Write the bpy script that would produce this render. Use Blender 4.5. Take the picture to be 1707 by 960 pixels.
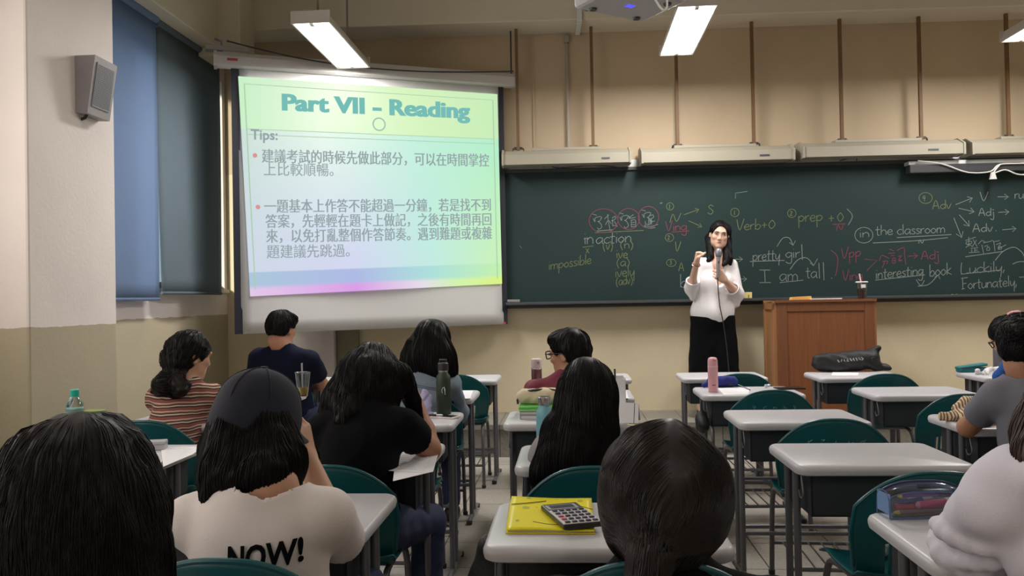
import bpy, bmesh, math, random
import numpy as np
from mathutils import Vector, Matrix

for _o in list(bpy.data.objects):
    bpy.data.objects.remove(_o)
SC = bpy.context.scene
COL = SC.collection
PI = math.pi

# ------------------------------------------------------------------ camera
CAMH, FPX = 1.30, 1350.0
YAW, PITCH, ROLL = 0.0726, 0.0117, 0.0185
def _basis():
    F = Vector((-math.sin(YAW) * math.cos(PITCH), math.cos(YAW) * math.cos(PITCH), math.sin(PITCH)))
    R0 = Vector((math.cos(YAW), math.sin(YAW), 0))
    U0 = R0.cross(F)
    U = U0 * math.cos(ROLL) + R0 * math.sin(ROLL)
    R = R0 * math.cos(ROLL) - U0 * math.sin(ROLL)
    return R, U, F
CR, CU, CF = _basis()
CAM = Vector((0, 0, CAMH))
cam = bpy.data.cameras.new('camera'); camo = bpy.data.objects.new('camera', cam); COL.objects.link(camo)
camo.matrix_world = Matrix(((CR.x, CU.x, -CF.x, CAM.x), (CR.y, CU.y, -CF.y, CAM.y), (CR.z, CU.z, -CF.z, CAM.z), (0, 0, 0, 1)))
cam.sensor_width = 36.0; cam.lens = 36.0 * FPX / 1707.0; cam.clip_start = 0.02
SC.camera = camo

def ray(px, py):
    return CR * ((px - 853.5) / FPX) + CU * ((480 - py) / FPX) + CF
def at(px, py, Y):
    r = ray(px, py); t = Y / r.y
    return CAM + r * t
def atz(px, py, Z):
    r = ray(px, py); t = (Z - CAMH) / r.z
    return CAM + r * t

# ------------------------------------------------------------------ world, exposure, lights
SC.view_settings.view_transform = 'Standard'
try: SC.view_settings.look = 'None'
except Exception: pass
SC.view_settings.exposure = 0.0; SC.view_settings.gamma = 1.0
SC.view_settings.use_curve_mapping = False
W = bpy.data.worlds.new('sky'); SC.world = W; W.use_nodes = True
nt = W.node_tree; nt.nodes.clear()
_sky = nt.nodes.new('ShaderNodeTexSky'); _sky.sky_type = 'HOSEK_WILKIE'; _sky.turbidity = 5; _sky.sun_direction = (-0.3, -0.7, 0.6)
_bg = nt.nodes.new('ShaderNodeBackground'); _bg.inputs[1].default_value = 5.0
_wo = nt.nodes.new('ShaderNodeOutputWorld')
nt.links.new(_sky.outputs[0], _bg.inputs[0]); nt.links.new(_bg.outputs[0], _wo.inputs[0])

_sun = bpy.data.lights.new('sun', 'SUN'); _sun.energy = 14.0; _sun.angle = 0.16; _sun.color = (1.0, 0.86, 0.72)
_suno = bpy.data.objects.new('sun', _sun); COL.objects.link(_suno); _suno.rotation_euler = Vector((0.42, 0.85, -0.32)).to_track_quat('-Z', 'Y').to_euler()
def area(name, loc, sx, sy, power, col, rot=(0, 0, 0), spread=PI):
    l = bpy.data.lights.new(name, 'AREA'); l.shape = 'RECTANGLE'; l.size = sx; l.size_y = sy
    l.energy = power; l.color = col; l.spread = spread
    o = bpy.data.objects.new(name, l); COL.objects.link(o); o.location = loc; o.rotation_euler = rot
    return o
LAMP_X = (-1.74, 0.87, 3.48)
LAMP_Z, LAMP_Y0, LAMP_Y1 = 3.20, 5.40, 6.50
P_FRONT, P_MID_FILL, P_BACK_FILL = 54, 6, 8
WARM = (1.0, 0.965, 0.94)
for _x in LAMP_X:
    area('lamp_and_fill_light', (_x, 5.95, LAMP_Z - 0.012), 0.22, 1.06, P_FRONT, WARM)
    area('lamp_and_fill_light', (_x, 2.75, LAMP_Z), 0.22, 1.06, P_MID_FILL, WARM)  # added fill over the middle desks, no fixture here
    area('lamp_and_fill_light', (_x, -0.45, LAMP_Z), 0.22, 1.06, P_BACK_FILL, WARM)  # added fill behind the camera, no fixture here
# daylight through the windows of the near bays on the left (outside the frame)
area('window_daylight', (-3.02, 2.3, 2.1), 1.6, 2.0, 34, (1.0, 0.93, 0.86), (0, -PI / 2, 0))
area('window_daylight', (-3.02, -0.8, 2.1), 1.6, 2.4, 28, (1.0, 0.95, 0.90), (0, -PI / 2, 0))

# ------------------------------------------------------------------ materials
def lin(c):
    f = lambda v: v / 12.92 if v <= 0.04045 else ((v + 0.055) / 1.055) ** 2.4
    return tuple(f(v / 255.0) for v in c) + (1.0,)
_M = {}
def mat(name, rgb, rough=0.6, var=0.06, scale=6.0, bump=0.0, bscale=60.0, metal=0.0, spec=0.5, trans=0.0, alpha=1.0, coat=0.0, sheen=0.0):
    if name in _M: return _M[name]
    m = bpy.data.materials.new(name); m.use_nodes = True; _M[name] = m
    n, l = m.node_tree.nodes, m.node_tree.links
    b = n['Principled BSDF']
    c = lin(rgb)
    tc = n.new('ShaderNodeTexCoord')
    nz = n.new('ShaderNodeTexNoise'); nz.inputs['Scale'].default_value = scale; nz.inputs['Detail'].default_value = 4
    l.new(tc.outputs['Object'], nz.inputs['Vector'])
    mx = n.new('ShaderNodeMix'); mx.data_type = 'RGBA'
    mx.inputs[6].default_value = tuple(min(1, v * (1 - var)) for v in c[:3]) + (1,)
    mx.inputs[7].default_value = tuple(min(1, v * (1 + var)) for v in c[:3]) + (1,)
    l.new(nz.outputs[0], mx.inputs[0]); l.new(mx.outputs[2], b.inputs['Base Color'])
    b.inputs['Roughness'].default_value = rough; b.inputs['Metallic'].default_value = metal
    b.inputs['Specular IOR Level'].default_value = spec
    b.inputs['Transmission Weight'].default_value = trans; b.inputs['Alpha'].default_value = alpha
    b.inputs['Coat Weight'].default_value = coat
    if sheen: b.inputs['Sheen Weight'].default_value = sheen
    if bump:
        nb = n.new('ShaderNodeTexNoise'); nb.inputs['Scale'].default_value = bscale; nb.inputs['Detail'].default_value = 3
        l.new(tc.outputs['Object'], nb.inputs['Vector'])
        bp = n.new('ShaderNodeBump'); bp.inputs['Strength'].default_value = bump; bp.inputs['Distance'].default_value = 0.01
        l.new(nb.outputs[0], bp.inputs['Height']); l.new(bp.outputs[0], b.inputs['Normal'])
    return m
def emis(name, rgb, strength=1.0):
    if name in _M: return _M[name]
    m = bpy.data.materials.new(name); m.use_nodes = True; _M[name] = m
    b = m.node_tree.nodes['Principled BSDF']
    b.inputs['Base Color'].default_value = (0.0, 0.0, 0.0, 1); b.inputs['Emission Color'].default_value = lin(rgb)
    b.inputs['Emission Strength'].default_value = strength; b.inputs['Specular IOR Level'].default_value = 0.0
    return m

# ------------------------------------------------------------------ mesh helpers
class MB:
    def __init__(s): s.v = []; s.f = []
    def add(s, verts, faces, M=None):
        o = len(s.v)
        for v in verts:
            s.v.append(tuple(M @ Vector(v)) if M is not None else tuple(v))
        for f in faces: s.f.append(tuple(i + o for i in f))
        return s
    def box(s, x0, x1, y0, y1, z0, z1, bev=0.0, M=None, seg=2):
        if bev <= 0:
            v = [(x, y, z) for z in (z0, z1) for y in (y0, y1) for x in (x0, x1)]
            return s.add(v, [(0, 2, 3, 1), (4, 5, 7, 6), (0, 1, 5, 4), (2, 6, 7, 3), (0, 4, 6, 2), (1, 3, 7, 5)], M)
        bm = bmesh.new(); bmesh.ops.create_cube(bm, size=1.0)
        for v in bm.verts:
            v.co = Vector(((x0 + x1) / 2 + v.co.x * (x1 - x0), (y0 + y1) / 2 + v.co.y * (y1 - y0), (z0 + z1) / 2 + v.co.z * (z1 - z0)))
        bmesh.ops.bevel(bm, geom=list(bm.edges), offset=bev, segments=seg, profile=0.5, affect='EDGES')
        bm.verts.ensure_lookup_table()
        s.add([v.co[:] for v in bm.verts], [tuple(v.index for v in f.verts) for f in bm.faces], M); bm.free()
        return s
    def tube(s, pts, r, n=8, M=None, closed=False, caps=True):
        pts = [Vector(p) for p in pts]; k = len(pts)
        rs = r if isinstance(r, (list, tuple)) else [r] * k
        ups = None; V = []; Fs = []
        for i, p in enumerate(pts):
            if closed: t = pts[(i + 1) % k] - pts[i - 1]
            else: t = pts[min(i + 1, k - 1)] - pts[max(i - 1, 0)]
            if t.length < 1e-9: t = Vector((0, 0, 1))
            t.normalize()
            if ups is None:
                a = Vector((0, 0, 1)) if abs(t.z) < 0.9 else Vector((1, 0, 0))
                ups = t.cross(a).normalized()
            else:
                ups = (ups - t * ups.dot(t))
                ups = ups.normalized() if ups.length > 1e-6 else t.orthogonal().normalized()
            b = t.cross(ups)
            for j in range(n):
                an = 2 * PI * j / n
                V.append(p + (ups * math.cos(an) + b * math.sin(an)) * rs[i])
        m = k if closed else k - 1
        for i in range(m):
            for j in range(n):
                a, b2 = i * n + j, i * n + (j + 1) % n
                c, d = ((i + 1) % k) * n + (j + 1) % n, ((i + 1) % k) * n + j
                Fs.append((a, b2, c, d))
        if caps and not closed:
            Fs.append(tuple(range(n - 1, -1, -1))); Fs.append(tuple((k - 1) * n + j for j in range(n)))
        return s.add(V, Fs, M)
    def lathe(s, prof, n=24, M=None, cap=True):
        V = []; Fs = []; k = len(prof)
        for (r, z) in prof:
            for j in range(n):
                a = 2 * PI * j / n; V.append((r * math.cos(a), r * math.sin(a), z))
        for i in range(k - 1):
            for j in range(n):
                Fs.append((i * n + j, i * n + (j + 1) % n, (i + 1) * n + (j + 1) % n, (i + 1) * n + j))
        if cap:
            Fs.append(tuple(range(n - 1, -1, -1))); Fs.append(tuple((k - 1) * n + j for j in range(n)))
        return s.add(V, Fs, M)
    def prism(s, poly, a0, a1, axis='x', M=None):
        """polygon in the plane across the axis, extruded from a0 to a1"""
        n = len(poly)
        def P(a, p):
            return {'x': (a, p[0], p[1]), 'y': (p[0], a, p[1]), 'z': (p[0], p[1], a)}[axis]
        V = [P(a0, p) for p in poly] + [P(a1, p) for p in poly]
        F_ = [tuple(range(n - 1, -1, -1)), tuple(range(n, 2 * n))]
        F_ += [(i, (i + 1) % n, n + (i + 1) % n, n + i) for i in range(n)]
        return s.add(V, F_, M)
    def grid(s, fn, nu, nv, M=None, skip=None):
        V = [fn(i / nu, j / nv) for j in range(nv + 1) for i in range(nu + 1)]
        Fs = [(j * (nu + 1) + i, j * (nu + 1) + i + 1, (j + 1) * (nu + 1) + i + 1, (j + 1) * (nu + 1) + i)
              for j in range(nv) for i in range(nu) if not (skip and skip(i, j))]
        return s.add(V, Fs, M)
def link(o, parent=None, loc=None):
    COL.objects.link(o)
    if parent is not None: o.parent = parent
    if loc is not None: o.location = loc
    return o
def obj(name, mb, m, parent=None, smooth=False, label=None, loc=None, solid=None, fixn=True):
    me = bpy.data.meshes.new(name)
    me.from_pydata(mb.v, [], mb.f); me.update()
    if fixn:
        bm = bmesh.new(); bm.from_mesh(me); bmesh.ops.recalc_face_normals(bm, faces=list(bm.faces)); bm.to_mesh(me); bm.free()
    for mm in (m if isinstance(m, (list, tuple)) else [m]): me.materials.append(mm)
    if smooth:
        me.polygons.foreach_set('use_smooth', [True] * len(me.polygons))
        try: me.set_sharp_from_angle(angle=math.radians(40))
        except Exception: pass
    o = bpy.data.objects.new(name, me); link(o, parent, loc)
    if solid:
        md = o.modifiers.new('thick', 'SOLIDIFY'); md.thickness = solid; md.offset = 0
    if label: o['label'] = label
    return o
def tag(o, label, cat, group=None):
    o['label'] = label; o['category'] = cat
    if group: o['group'] = group
    return o
def thing(name, label, cat, loc=(0, 0, 0), rz=0.0, group=None):
    o = bpy.data.objects.new(name, None); o.empty_display_size = 0.1
    link(o); o.location = loc; o.rotation_euler = (0, 0, rz)
    return tag(o, label, cat, group)
def struct(name, mb, m, **k):
    o = obj(name, mb, m, **k); o['kind'] = 'structure'; return o
def copy_tree(o, parent=None):
    c = o.copy(); COL.objects.link(c)
    if parent is not None: c.parent = parent
    for ch in [x for x in KIDS.get(o.name, [])]: copy_tree(ch, c)
    return c
KIDS = {}
def remember(root):
    for o in bpy.data.objects:
        if o.parent is not None: KIDS.setdefault(o.parent.name, [])
    for o in list(root.children_recursive) + [root]:
        KIDS[o.name] = list(o.children)
def dup(root, loc, rz, label, group=None):
    c = copy_tree(root); c.location = loc; c.rotation_euler = (0, 0, rz); c['label'] = label
    if group: c['group'] = group
    return c
def Rz(a): return Matrix.Rotation(a, 4, 'Z')
def T(x, y, z): return Matrix.Translation((x, y, z))
def text_mb(body, size, depth=0.0, bold=0.0, shear=0.0, width=None, align='LEFT', sx=1.0):
    """built-in font lettering as a mesh in the local XY plane, scaled to a given width"""
    c = bpy.data.curves.new('lettering', 'FONT'); c.body = body; c.size = size; c.extrude = depth; c.offset = bold; c.shear = shear
    c.align_x = align; c.resolution_u = 3
    o = bpy.data.objects.new('lettering', c); COL.objects.link(o)
    dg = bpy.context.evaluated_depsgraph_get(); dg.update()
    me = bpy.data.meshes.new_from_object(o.evaluated_get(dg))
    mb = MB(); V = [v.co.copy() for v in me.vertices]
    if width and V:
        x0 = min(v.x for v in V); x1 = max(v.x for v in V); k = width / max(1e-6, x1 - x0)
        V = [Vector(((v.x - x0) * k, v.y, v.z)) for v in V]
    mb.add(V, [tuple(p.vertices) for p in me.polygons])
    bpy.data.objects.remove(o); bpy.data.meshes.remove(me); bpy.data.curves.remove(c)
    return mb

# ------------------------------------------------------------------ front-wall frame: u along the wall, v out of it, z up
TH = math.radians(2.0)
P0 = Vector((0, 7.30, 0)); UX = Vector((math.cos(TH), math.sin(TH), 0)); VN = Vector((math.sin(TH), -math.cos(TH), 0))
def fw(u, v, z): return P0 + UX * u + VN * v + Vector((0, 0, z))
FW = Matrix(((UX.x, -VN.x, 0, P0.x), (UX.y, -VN.y, 0, P0.y), (0, 0, 1, 0), (0, 0, 0, 1)))   # local x=u, y=-v
def onwall(px, py, v=0.0):
    r = ray(px, py); q = P0 + VN * v; t = (q - CAM).dot(VN) / r.dot(VN)
    p = CAM + r * t; d = p - P0
    return d.dot(UX), p.z
# ================================================================== the room
XL, XR, YB, ZC = -3.13, 5.2, -2.6, 4.15
DADO = 1.195
def wall_mat(name, low, high, zsplit, wob=0.006, bump=0.12, stain=0.10):
    m = bpy.data.materials.new(name); m.use_nodes = True
    n, l = m.node_tree.nodes, m.node_tree.links; b = n['Principled BSDF']; b.inputs['Roughness'].default_value = 0.72
    g = n.new('ShaderNodeNewGeometry'); s = n.new('ShaderNodeSeparateXYZ'); l.new(g.outputs['Position'], s.inputs[0])
    nz = n.new('ShaderNodeTexNoise'); nz.inputs['Scale'].default_value = 9; nz.inputs['Detail'].default_value = 3; l.new(g.outputs['Position'], nz.inputs['Vector'])
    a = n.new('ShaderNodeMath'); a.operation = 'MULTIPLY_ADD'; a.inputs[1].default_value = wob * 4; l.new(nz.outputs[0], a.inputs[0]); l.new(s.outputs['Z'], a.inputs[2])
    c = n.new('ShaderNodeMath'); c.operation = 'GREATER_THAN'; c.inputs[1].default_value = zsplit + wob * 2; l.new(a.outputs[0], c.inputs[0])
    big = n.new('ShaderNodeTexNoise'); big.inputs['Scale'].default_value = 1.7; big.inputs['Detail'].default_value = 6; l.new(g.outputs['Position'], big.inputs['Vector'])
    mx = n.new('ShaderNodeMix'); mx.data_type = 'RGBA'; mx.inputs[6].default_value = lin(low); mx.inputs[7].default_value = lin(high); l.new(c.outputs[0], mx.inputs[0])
    rg = n.new('ShaderNodeMapRange'); rg.inputs[1].default_value = 0.35; rg.inputs[2].default_value = 0.7; rg.inputs[3].default_value = 1.0; rg.inputs[4].default_value = 1.0 - stain; l.new(big.outputs[0], rg.inputs[0])
    mu = n.new('ShaderNodeMix'); mu.data_type = 'RGBA'; mu.blend_type = 'MULTIPLY'; mu.inputs[0].default_value = 1.0
    l.new(mx.outputs[2], mu.inputs[6]); l.new(rg.outputs[0], mu.inputs[7]); l.new(mu.outputs[2], b.inputs['Base Color'])
    fb = n.new('ShaderNodeTexNoise'); fb.inputs['Scale'].default_value = 45; fb.inputs['Detail'].default_value = 5; l.new(g.outputs['Position'], fb.inputs['Vector'])
    bp = n.new('ShaderNodeBump'); bp.inputs['Strength'].default_value = bump; bp.inputs['Distance'].default_value = 0.01; l.new(fb.outputs[0], bp.inputs['Height']); l.new(bp.outputs[0], b.inputs['Normal'])
    return m
M_FRONT = wall_mat('front_wall_shaded_paint', (216, 202, 170), (192, 172, 144), 2.47, 0.0)  # upper tone darkened to stand in for weaker lamp light up there
M_SIDE = wall_mat('side_wall_paint', (186, 175, 150), (240, 230, 225), DADO)
M_PLAIN = mat('cream_paint', (205, 196, 176), 0.75, 0.05, 2.0, 0.1, 40)
M_BEAM = mat('beam_paint', (206, 197, 178), 0.7, 0.05, 2.5, 0.1, 40)
M_CEIL = mat('ceiling_paint', (215, 208, 195), 0.8, 0.04, 2.0)

def tile_mat(name, c1, c2, grout, size, off=(0, 0)):
    m = bpy.data.materials.new(name); m.use_nodes = True
    n, l = m.node_tree.nodes, m.node_tree.links; b = n['Principled BSDF']; b.inputs['Roughness'].default_value = 0.42
    tc = n.new('ShaderNodeTexCoord'); mp = n.new('ShaderNodeMapping'); mp.inputs['Location'].default_value = (off[0], off[1], 0)
    l.new(tc.outputs['Object'], mp.inputs[0])
    br = n.new('ShaderNodeTexBrick'); br.offset = 0.0; br.inputs['Scale'].default_value = 1.0
    br.inputs['Brick Width'].default_value = size; br.inputs['Row Height'].default_value = size; br.inputs['Mortar Size'].default_value = 0.0035
    br.inputs['Color1'].default_value = lin(c1); br.inputs['Color2'].default_value = lin(c2); br.inputs['Mortar'].default_value = lin(grout)
    l.new(mp.outputs[0], br.inputs['Vector'])
    nz = n.new('ShaderNodeTexNoise'); nz.inputs['Scale'].default_value = 55; nz.inputs['Detail'].default_value = 5; l.new(tc.outputs['Object'], nz.inputs['Vector'])
    n2 = n.new('ShaderNodeTexNoise'); n2.inputs['Scale'].default_value = 2.2; n2.inputs['Detail'].default_value = 6; l.new(tc.outputs['Object'], n2.inputs['Vector'])
    ad = n.new('ShaderNodeMath'); ad.operation = 'ADD'; l.new(nz.outputs[0], ad.inputs[0]); l.new(n2.outputs[0], ad.inputs[1])
    rg = n.new('ShaderNodeMapRange'); rg.inputs[1].default_value = 0.7; rg.inputs[2].default_value = 1.3; rg.inputs[3].default_value = 0.72; rg.inputs[4].default_value = 1.15; l.new(ad.outputs[0], rg.inputs[0])
    mu = n.new('ShaderNodeMix'); mu.data_type = 'RGBA'; mu.blend_type = 'MULTIPLY'; mu.inputs[0].default_value = 1.0
    l.new(br.outputs['Color'], mu.inputs[6]); l.new(rg.outputs[0], mu.inputs[7]); l.new(mu.outputs[2], b.inputs['Base Color'])
    return m
M_FLOOR = tile_mat('terrazzo_tile', (172, 165, 154), (163, 156, 146), (62, 58, 54), 0.40, (0.29, 0.1))
M_STEP = tile_mat('step_tile', (140, 136, 128), (132, 128, 121), (70, 68, 64), 0.30)

mb = MB(); mb.add([(XL - 0.2, YB, 0), (XR + .2, YB, 0), (XR + .2, 7.7, 0), (XL - 0.2, 7.7, 0)], [(0, 1, 2, 3)]); mb.box(XL - .2, XR + .2, YB, 7.7, -0.12, -0.01)
struct('floor', mb, M_FLOOR)
mb = MB(); mb.box(XL - .2, XR + .2, YB, 7.7, ZC, ZC + .12); struct('ceiling', mb, M_CEIL)
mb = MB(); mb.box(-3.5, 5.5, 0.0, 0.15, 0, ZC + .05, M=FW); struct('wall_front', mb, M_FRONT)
mb = MB(); mb.box(XR, XR + .15, YB, 7.6, 0, ZC + .05); struct('wall_right', mb, M_PLAIN)
mb = MB(); mb.box(XL - .2, XR + .2, YB - .15, YB, 0, ZC + .05); struct('wall_back', mb, M_PLAIN)
# platform along the front wall
mb = MB(); mb.box(XL + 0.01, XR - 0.01, -0.71, -0.001, 0.225, 0.27, 0.006, M=FW)
mb.box(XL + 0.01, XR - 0.01, -0.69, -0.001, 0.0, 0.225, M=FW)
struct('floor_platform', mb, M_STEP)
# left wall with a window in the bay next to the front wall
WY0, WY1, WZ0, WZ1 = 5.0, 7.13, 1.42, 3.3
YF = 7.30 + XL * math.tan(TH)
mb = MB()
mb.box(XL - .15, XL, YB, WY0, 0, ZC); mb.box(XL - .15, XL, WY0, WY1, 0, WZ0); mb.box(XL - .15, XL, WY0, WY1, WZ1, ZC); mb.box(XL - .15, XL, WY1, YF + .04, 0, ZC)
struct('wall_left', mb, M_SIDE)
# columns on the window side
CX = -2.60
mb = MB(); mb.box(XL - .1, CX, 3.715, 4.47, 0, ZC - .01, 0.012); struct('column', mb, M_SIDE, smooth=False)
mb = MB(); mb.box(-3.1, -2.35, 6.98, YF + .02, 0, 1.0); 
# window
M_ALU = mat('aluminium_frame', (150, 150, 150), 0.4, 0.05, 8, metal=0.6)
def film(name, tint, al, rough=.12):
    m_ = bpy.data.materials.new(name); m_.use_nodes = True; n_, l_ = m_.node_tree.nodes, m_.node_tree.links; n_.remove(n_['Principled BSDF'])
    tr = n_.new('ShaderNodeBsdfTransparent'); tr.inputs[0].default_value = lin(tint); gl = n_.new('ShaderNodeBsdfGlossy'); gl.inputs['Roughness'].default_value = rough; gl.inputs[0].default_value = (.8, .85, .95, 1)
    nz_ = n_.new('ShaderNodeTexNoise'); nz_.inputs['Scale'].default_value = 14; fr = n_.new('ShaderNodeLayerWeight'); fr.inputs[0].default_value = .35
    ml = n_.new('ShaderNodeMath'); ml.operation = 'MULTIPLY_ADD'; ml.inputs[1].default_value = .5; ml.inputs[2].default_value = al; l_.new(fr.outputs['Fresnel'], ml.inputs[0])
    bp_ = n_.new('ShaderNodeBump'); bp_.inputs['Strength'].default_value = .25; l_.new(nz_.outputs[0], bp_.inputs['Height']); l_.new(bp_.outputs[0], gl.inputs['Normal'])
    mx_ = n_.new('ShaderNodeMixShader'); l_.new(ml.outputs[0], mx_.inputs[0]); l_.new(tr.outputs[0], mx_.inputs[1]); l_.new(gl.outputs[0], mx_.inputs[2]); l_.new(mx_.outputs[0], n_['Material Output'].inputs[0]); return m_
M_GLASS = film('window_glass', (240, 246, 246), .02, .03)
t = thing('window_1', 'aluminium sliding window behind the roller blinds', 'window'); t['kind'] = 'structure'
mb = MB()
mb.box(XL - .11, XL - .05, WY0, WY0 + .05, WZ0, WZ1); mb.box(XL - .11, XL - .05, WY1 - .05, WY1, WZ0, WZ1)
mb.box(XL - .11, XL - .05, WY0, WY1, WZ0, WZ0 + .05); mb.box(XL - .11, XL - .05, WY0, WY1, WZ1 - .05, WZ1); mb.box(XL - .11, XL - .05, 6.0, 6.06, WZ0, WZ1)
obj('window_frame', mb, M_ALU, t)
mb = MB(); mb.box(XL - .085, XL - .08, WY0 + .04, WY1 - .04, WZ0 + .04, WZ1 - .04); obj('window_pane', mb, M_GLASS, t)
mb = MB(); mb.box(XL - .06, XL + .03, WY0 - .04, WY1 + .04, WZ0 - .035, WZ0, 0.005); obj('window_sill', mb, mat('sill_paint', (200, 192, 182), 0.6), t)
# long beam over the windows, and the beam before the front wall
mb = MB(); mb.box(XL, -2.88, YB, 6.72, 3.42, ZC, 0.008); struct('trim_1', mb, M_BEAM)
mb = MB(); mb.box(XL, XR, -0.36, 0.0, 3.67, ZC - .005, 0.01, M=FW); struct('beam', mb, M_BEAM)
mb = MB(); mb.box(XL, -2.72, -0.70, -0.36, 3.35, ZC - .01, 0.008, M=FW); struct('trim_2', mb, M_PLAIN)
# pilaster below the screen in the corner
u0, _ = onwall(466, 590, 0.12); u1, _ = onwall(557, 590, 0.12)
mb = MB(); mb.box(u0, u1, -0.12, 0.0, 0.27, 2.9, 0.006, M=FW); struct('trim_3', mb, mat('white_board', (214, 206, 204), 0.55, 0.04, 2.0), smooth=False)
u2, _ = onwall(578, 590, 0.05); u3, _ = onwall(598, 590, 0.05)
mb = MB(); mb.box(u1 + .005, u3, -0.05, 0.0, 0.27, 2.9, 0.004, M=FW); struct('trim_4', mb, mat('grey_green_paint', (128, 122, 100), 0.6), smooth=False)

# ------------------------------------------------------------------ roller blinds
def cloth_through(m, amount):
    n, l = m.node_tree.nodes, m.node_tree.links; b = n['Principled BSDF']; out = n['Material Output']
    tr = n.new('ShaderNodeBsdfTranslucent'); l.new(b.inputs['Base Color'].links[0].from_socket, tr.inputs[0])
    mx = n.new('ShaderNodeMixShader'); mx.inputs[0].default_value = amount; l.new(b.outputs[0], mx.inputs[1]); l.new(tr.outputs[0], mx.inputs[2]); l.new(mx.outputs[0], out.inputs[0])
M_BLIND1 = mat('blue_blind_cloth', (150, 170, 200), 0.85, 0.04, 5, 0.1, 300)
M_BLIND2 = mat('green_grey_blind_cloth', (112, 128, 138), 0.85, 0.05, 5, 0.1, 300)
cloth_through(M_BLIND1, .6); cloth_through(M_BLIND2, .35)
def blind(name, label, y0, y1, z0, z1, x, m, bow):
    t = thing(name, label, 'blind', (x, (y0 + y1) / 2, z0), 0, 'roller blinds on the window wall')
    h = (y1 - y0) / 2; H = z1 - z0
    def fn(a, b):
        y = -h + 2 * h * a
        return (bow * math.sin(3.1 * a + 0.4) * (1 - b) + 0.012 * math.sin(7 * a) * (1 - b), y + (bow * 0.8 * (1 - b) * b * 3 * (a - 0.5)), b * H)
    mb = MB(); mb.grid(fn, 16, 16); obj('cloth', mb, m, t, smooth=True, solid=0.002)
    mb = MB(); mb.tube([(fn(a / 12, 0)[0], fn(a / 12, 0)[1], 0.012) for a in range(13)], 0.011, 8); obj('bottom_bar', mb, m, t, smooth=True)
    mb = MB(); mb.tube([(0, -h, H + .03), (0, h, H + .03)], 0.032, 14); obj('roller', mb, m, t, smooth=True)
    mb = MB(); mb.box(-0.03, 0.025, -h - .012, -h, H - .02, H + .07); mb.box(-0.03, 0.025, h, h + .012, H - .02, H + .07); obj('bracket', mb, M_ALU, t)
blind('roller_blind', 'blue roller blind next to the speaker column', 4.72, 5.77, 1.325, 3.38, XL + .10, M_BLIND1, 0.02)
blind('roller_blind', 'grey-green roller blind beside the projection screen', 5.80, 6.89, 1.37, 3.38, XL + .085, M_BLIND2, 0.05)

# ------------------------------------------------------------------ wall speaker on the column
M_SPK = mat('speaker_grey', (158, 152, 156), 0.55, 0.12, 12, 0.1, 60)
M_DARK = mat('dark_plastic', (42, 42, 45), 0.5)
S = thing('wall_speaker', 'grey wedge-shaped wall speaker with perforated grille on the column', 'speaker', (CX, 4.205, 2.32), 0)
mb = MB()
# plan: back on the column face, grille turned towards the class and down
A = [(0.0, -.105, 0.0), (0.0, .105, 0.0), (0.0, .105, .305), (0.0, -.105, .305)]
B = [(0.066, -.105, -.002), (0.066, .105, -.002), (0.114, .105, .303), (0.114, -.105, .305)]
mb.add(A + B, [(0, 1, 2, 3), (4, 7, 6, 5), (0, 4, 5, 1), (1, 5, 6, 2), (2, 6, 7, 3), (3, 7, 4, 0)])
cab = obj('cabinet', mb, M_SPK, S)
b0, b1, b2, b3 = [Vector(p) for p in B]
nrm = (b1 - b0).cross(b3 - b0).normalized()
def onf(a, c, e=0.0): return (b0 * (1 - a) + b1 * a) * (1 - c) + (b3 * (1 - a) + b2 * a) * c + nrm * e
mb = MB(); mb.add([onf(.12, .14, .003), onf(.88, .14, .003), onf(.88, .90, .003), onf(.12, .90, .003)], [(0, 1, 2, 3)])
obj('grille', mb, mat('grille_grey', (150, 148, 155), 0.5), S, solid=0.004)
mb = MB()
for i in range(12):
    for j in range(24):
        a, c = .16 + .68 * i / 11, .18 + .68 * j / 23
        q = [onf(a + dx, c + dz, .0062) for dx, dz in ((-.016, -.008), (.016, -.008), (.016, .008), (-.016, .008))]
        mb.add(q, [(0, 1, 2, 3)])
obj('grille_holes', mb, mat('grille_hole', (60, 62, 72), 0.8), S)
mb = MB(); mb.tube([(0.0, -.05, -.022), (.025, -.06, -.018), (.04, -.065, .001)], 0.008, 8); obj('bracket', mb, M_DARK, S)

# ------------------------------------------------------------------ blackboard
M_BOARD = mat('board_green', (30, 50, 50), 0.62, 0.10, 1.5, 0.02, 200, spec=0.3)
M_FRAME = mat('board_frame_dark', (52, 54, 56), 0.45, 0.08, 8)
M_LEDGE = mat('ledge_metal', (86, 90, 92), 0.4, 0.08, 8, metal=0.4)
BV = 0.10
BU0, _ = onwall(842, 400, BV); BU1 = 4.95
BZ0, BZ1 = 1.245, 2.405
BB = thing('blackboard', 'long dark green blackboard covered with chalk notes', 'blackboard', fw((BU0 + BU1) / 2, 0, 0), TH)
bu = lambda u: u - (BU0 + BU1) / 2
mb = MB(); mb.box(bu(BU0), bu(BU1), -BV, -0.001, BZ0, BZ1); obj('writing_surface', mb, M_BOARD, BB)
mb = MB(); mb.box(bu(BU0) - .03, bu(BU1), -BV - .02, -0.001, BZ1, BZ1 + .030, .004); obj('top_frame', mb, M_FRAME, BB)
mb = MB(); mb.box(bu(BU0) - .03, bu(BU1), -BV - .012, -0.001, BZ0 - .045, BZ0 - .002, .004); obj('bottom_frame', mb, M_FRAME, BB)
mb = MB(); mb.box(bu(BU0) - .03, bu(BU0), -BV - .02, -0.001, BZ0 - .045, BZ1 + .045, .004); obj('side_frame', mb, M_FRAME, BB)
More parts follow.
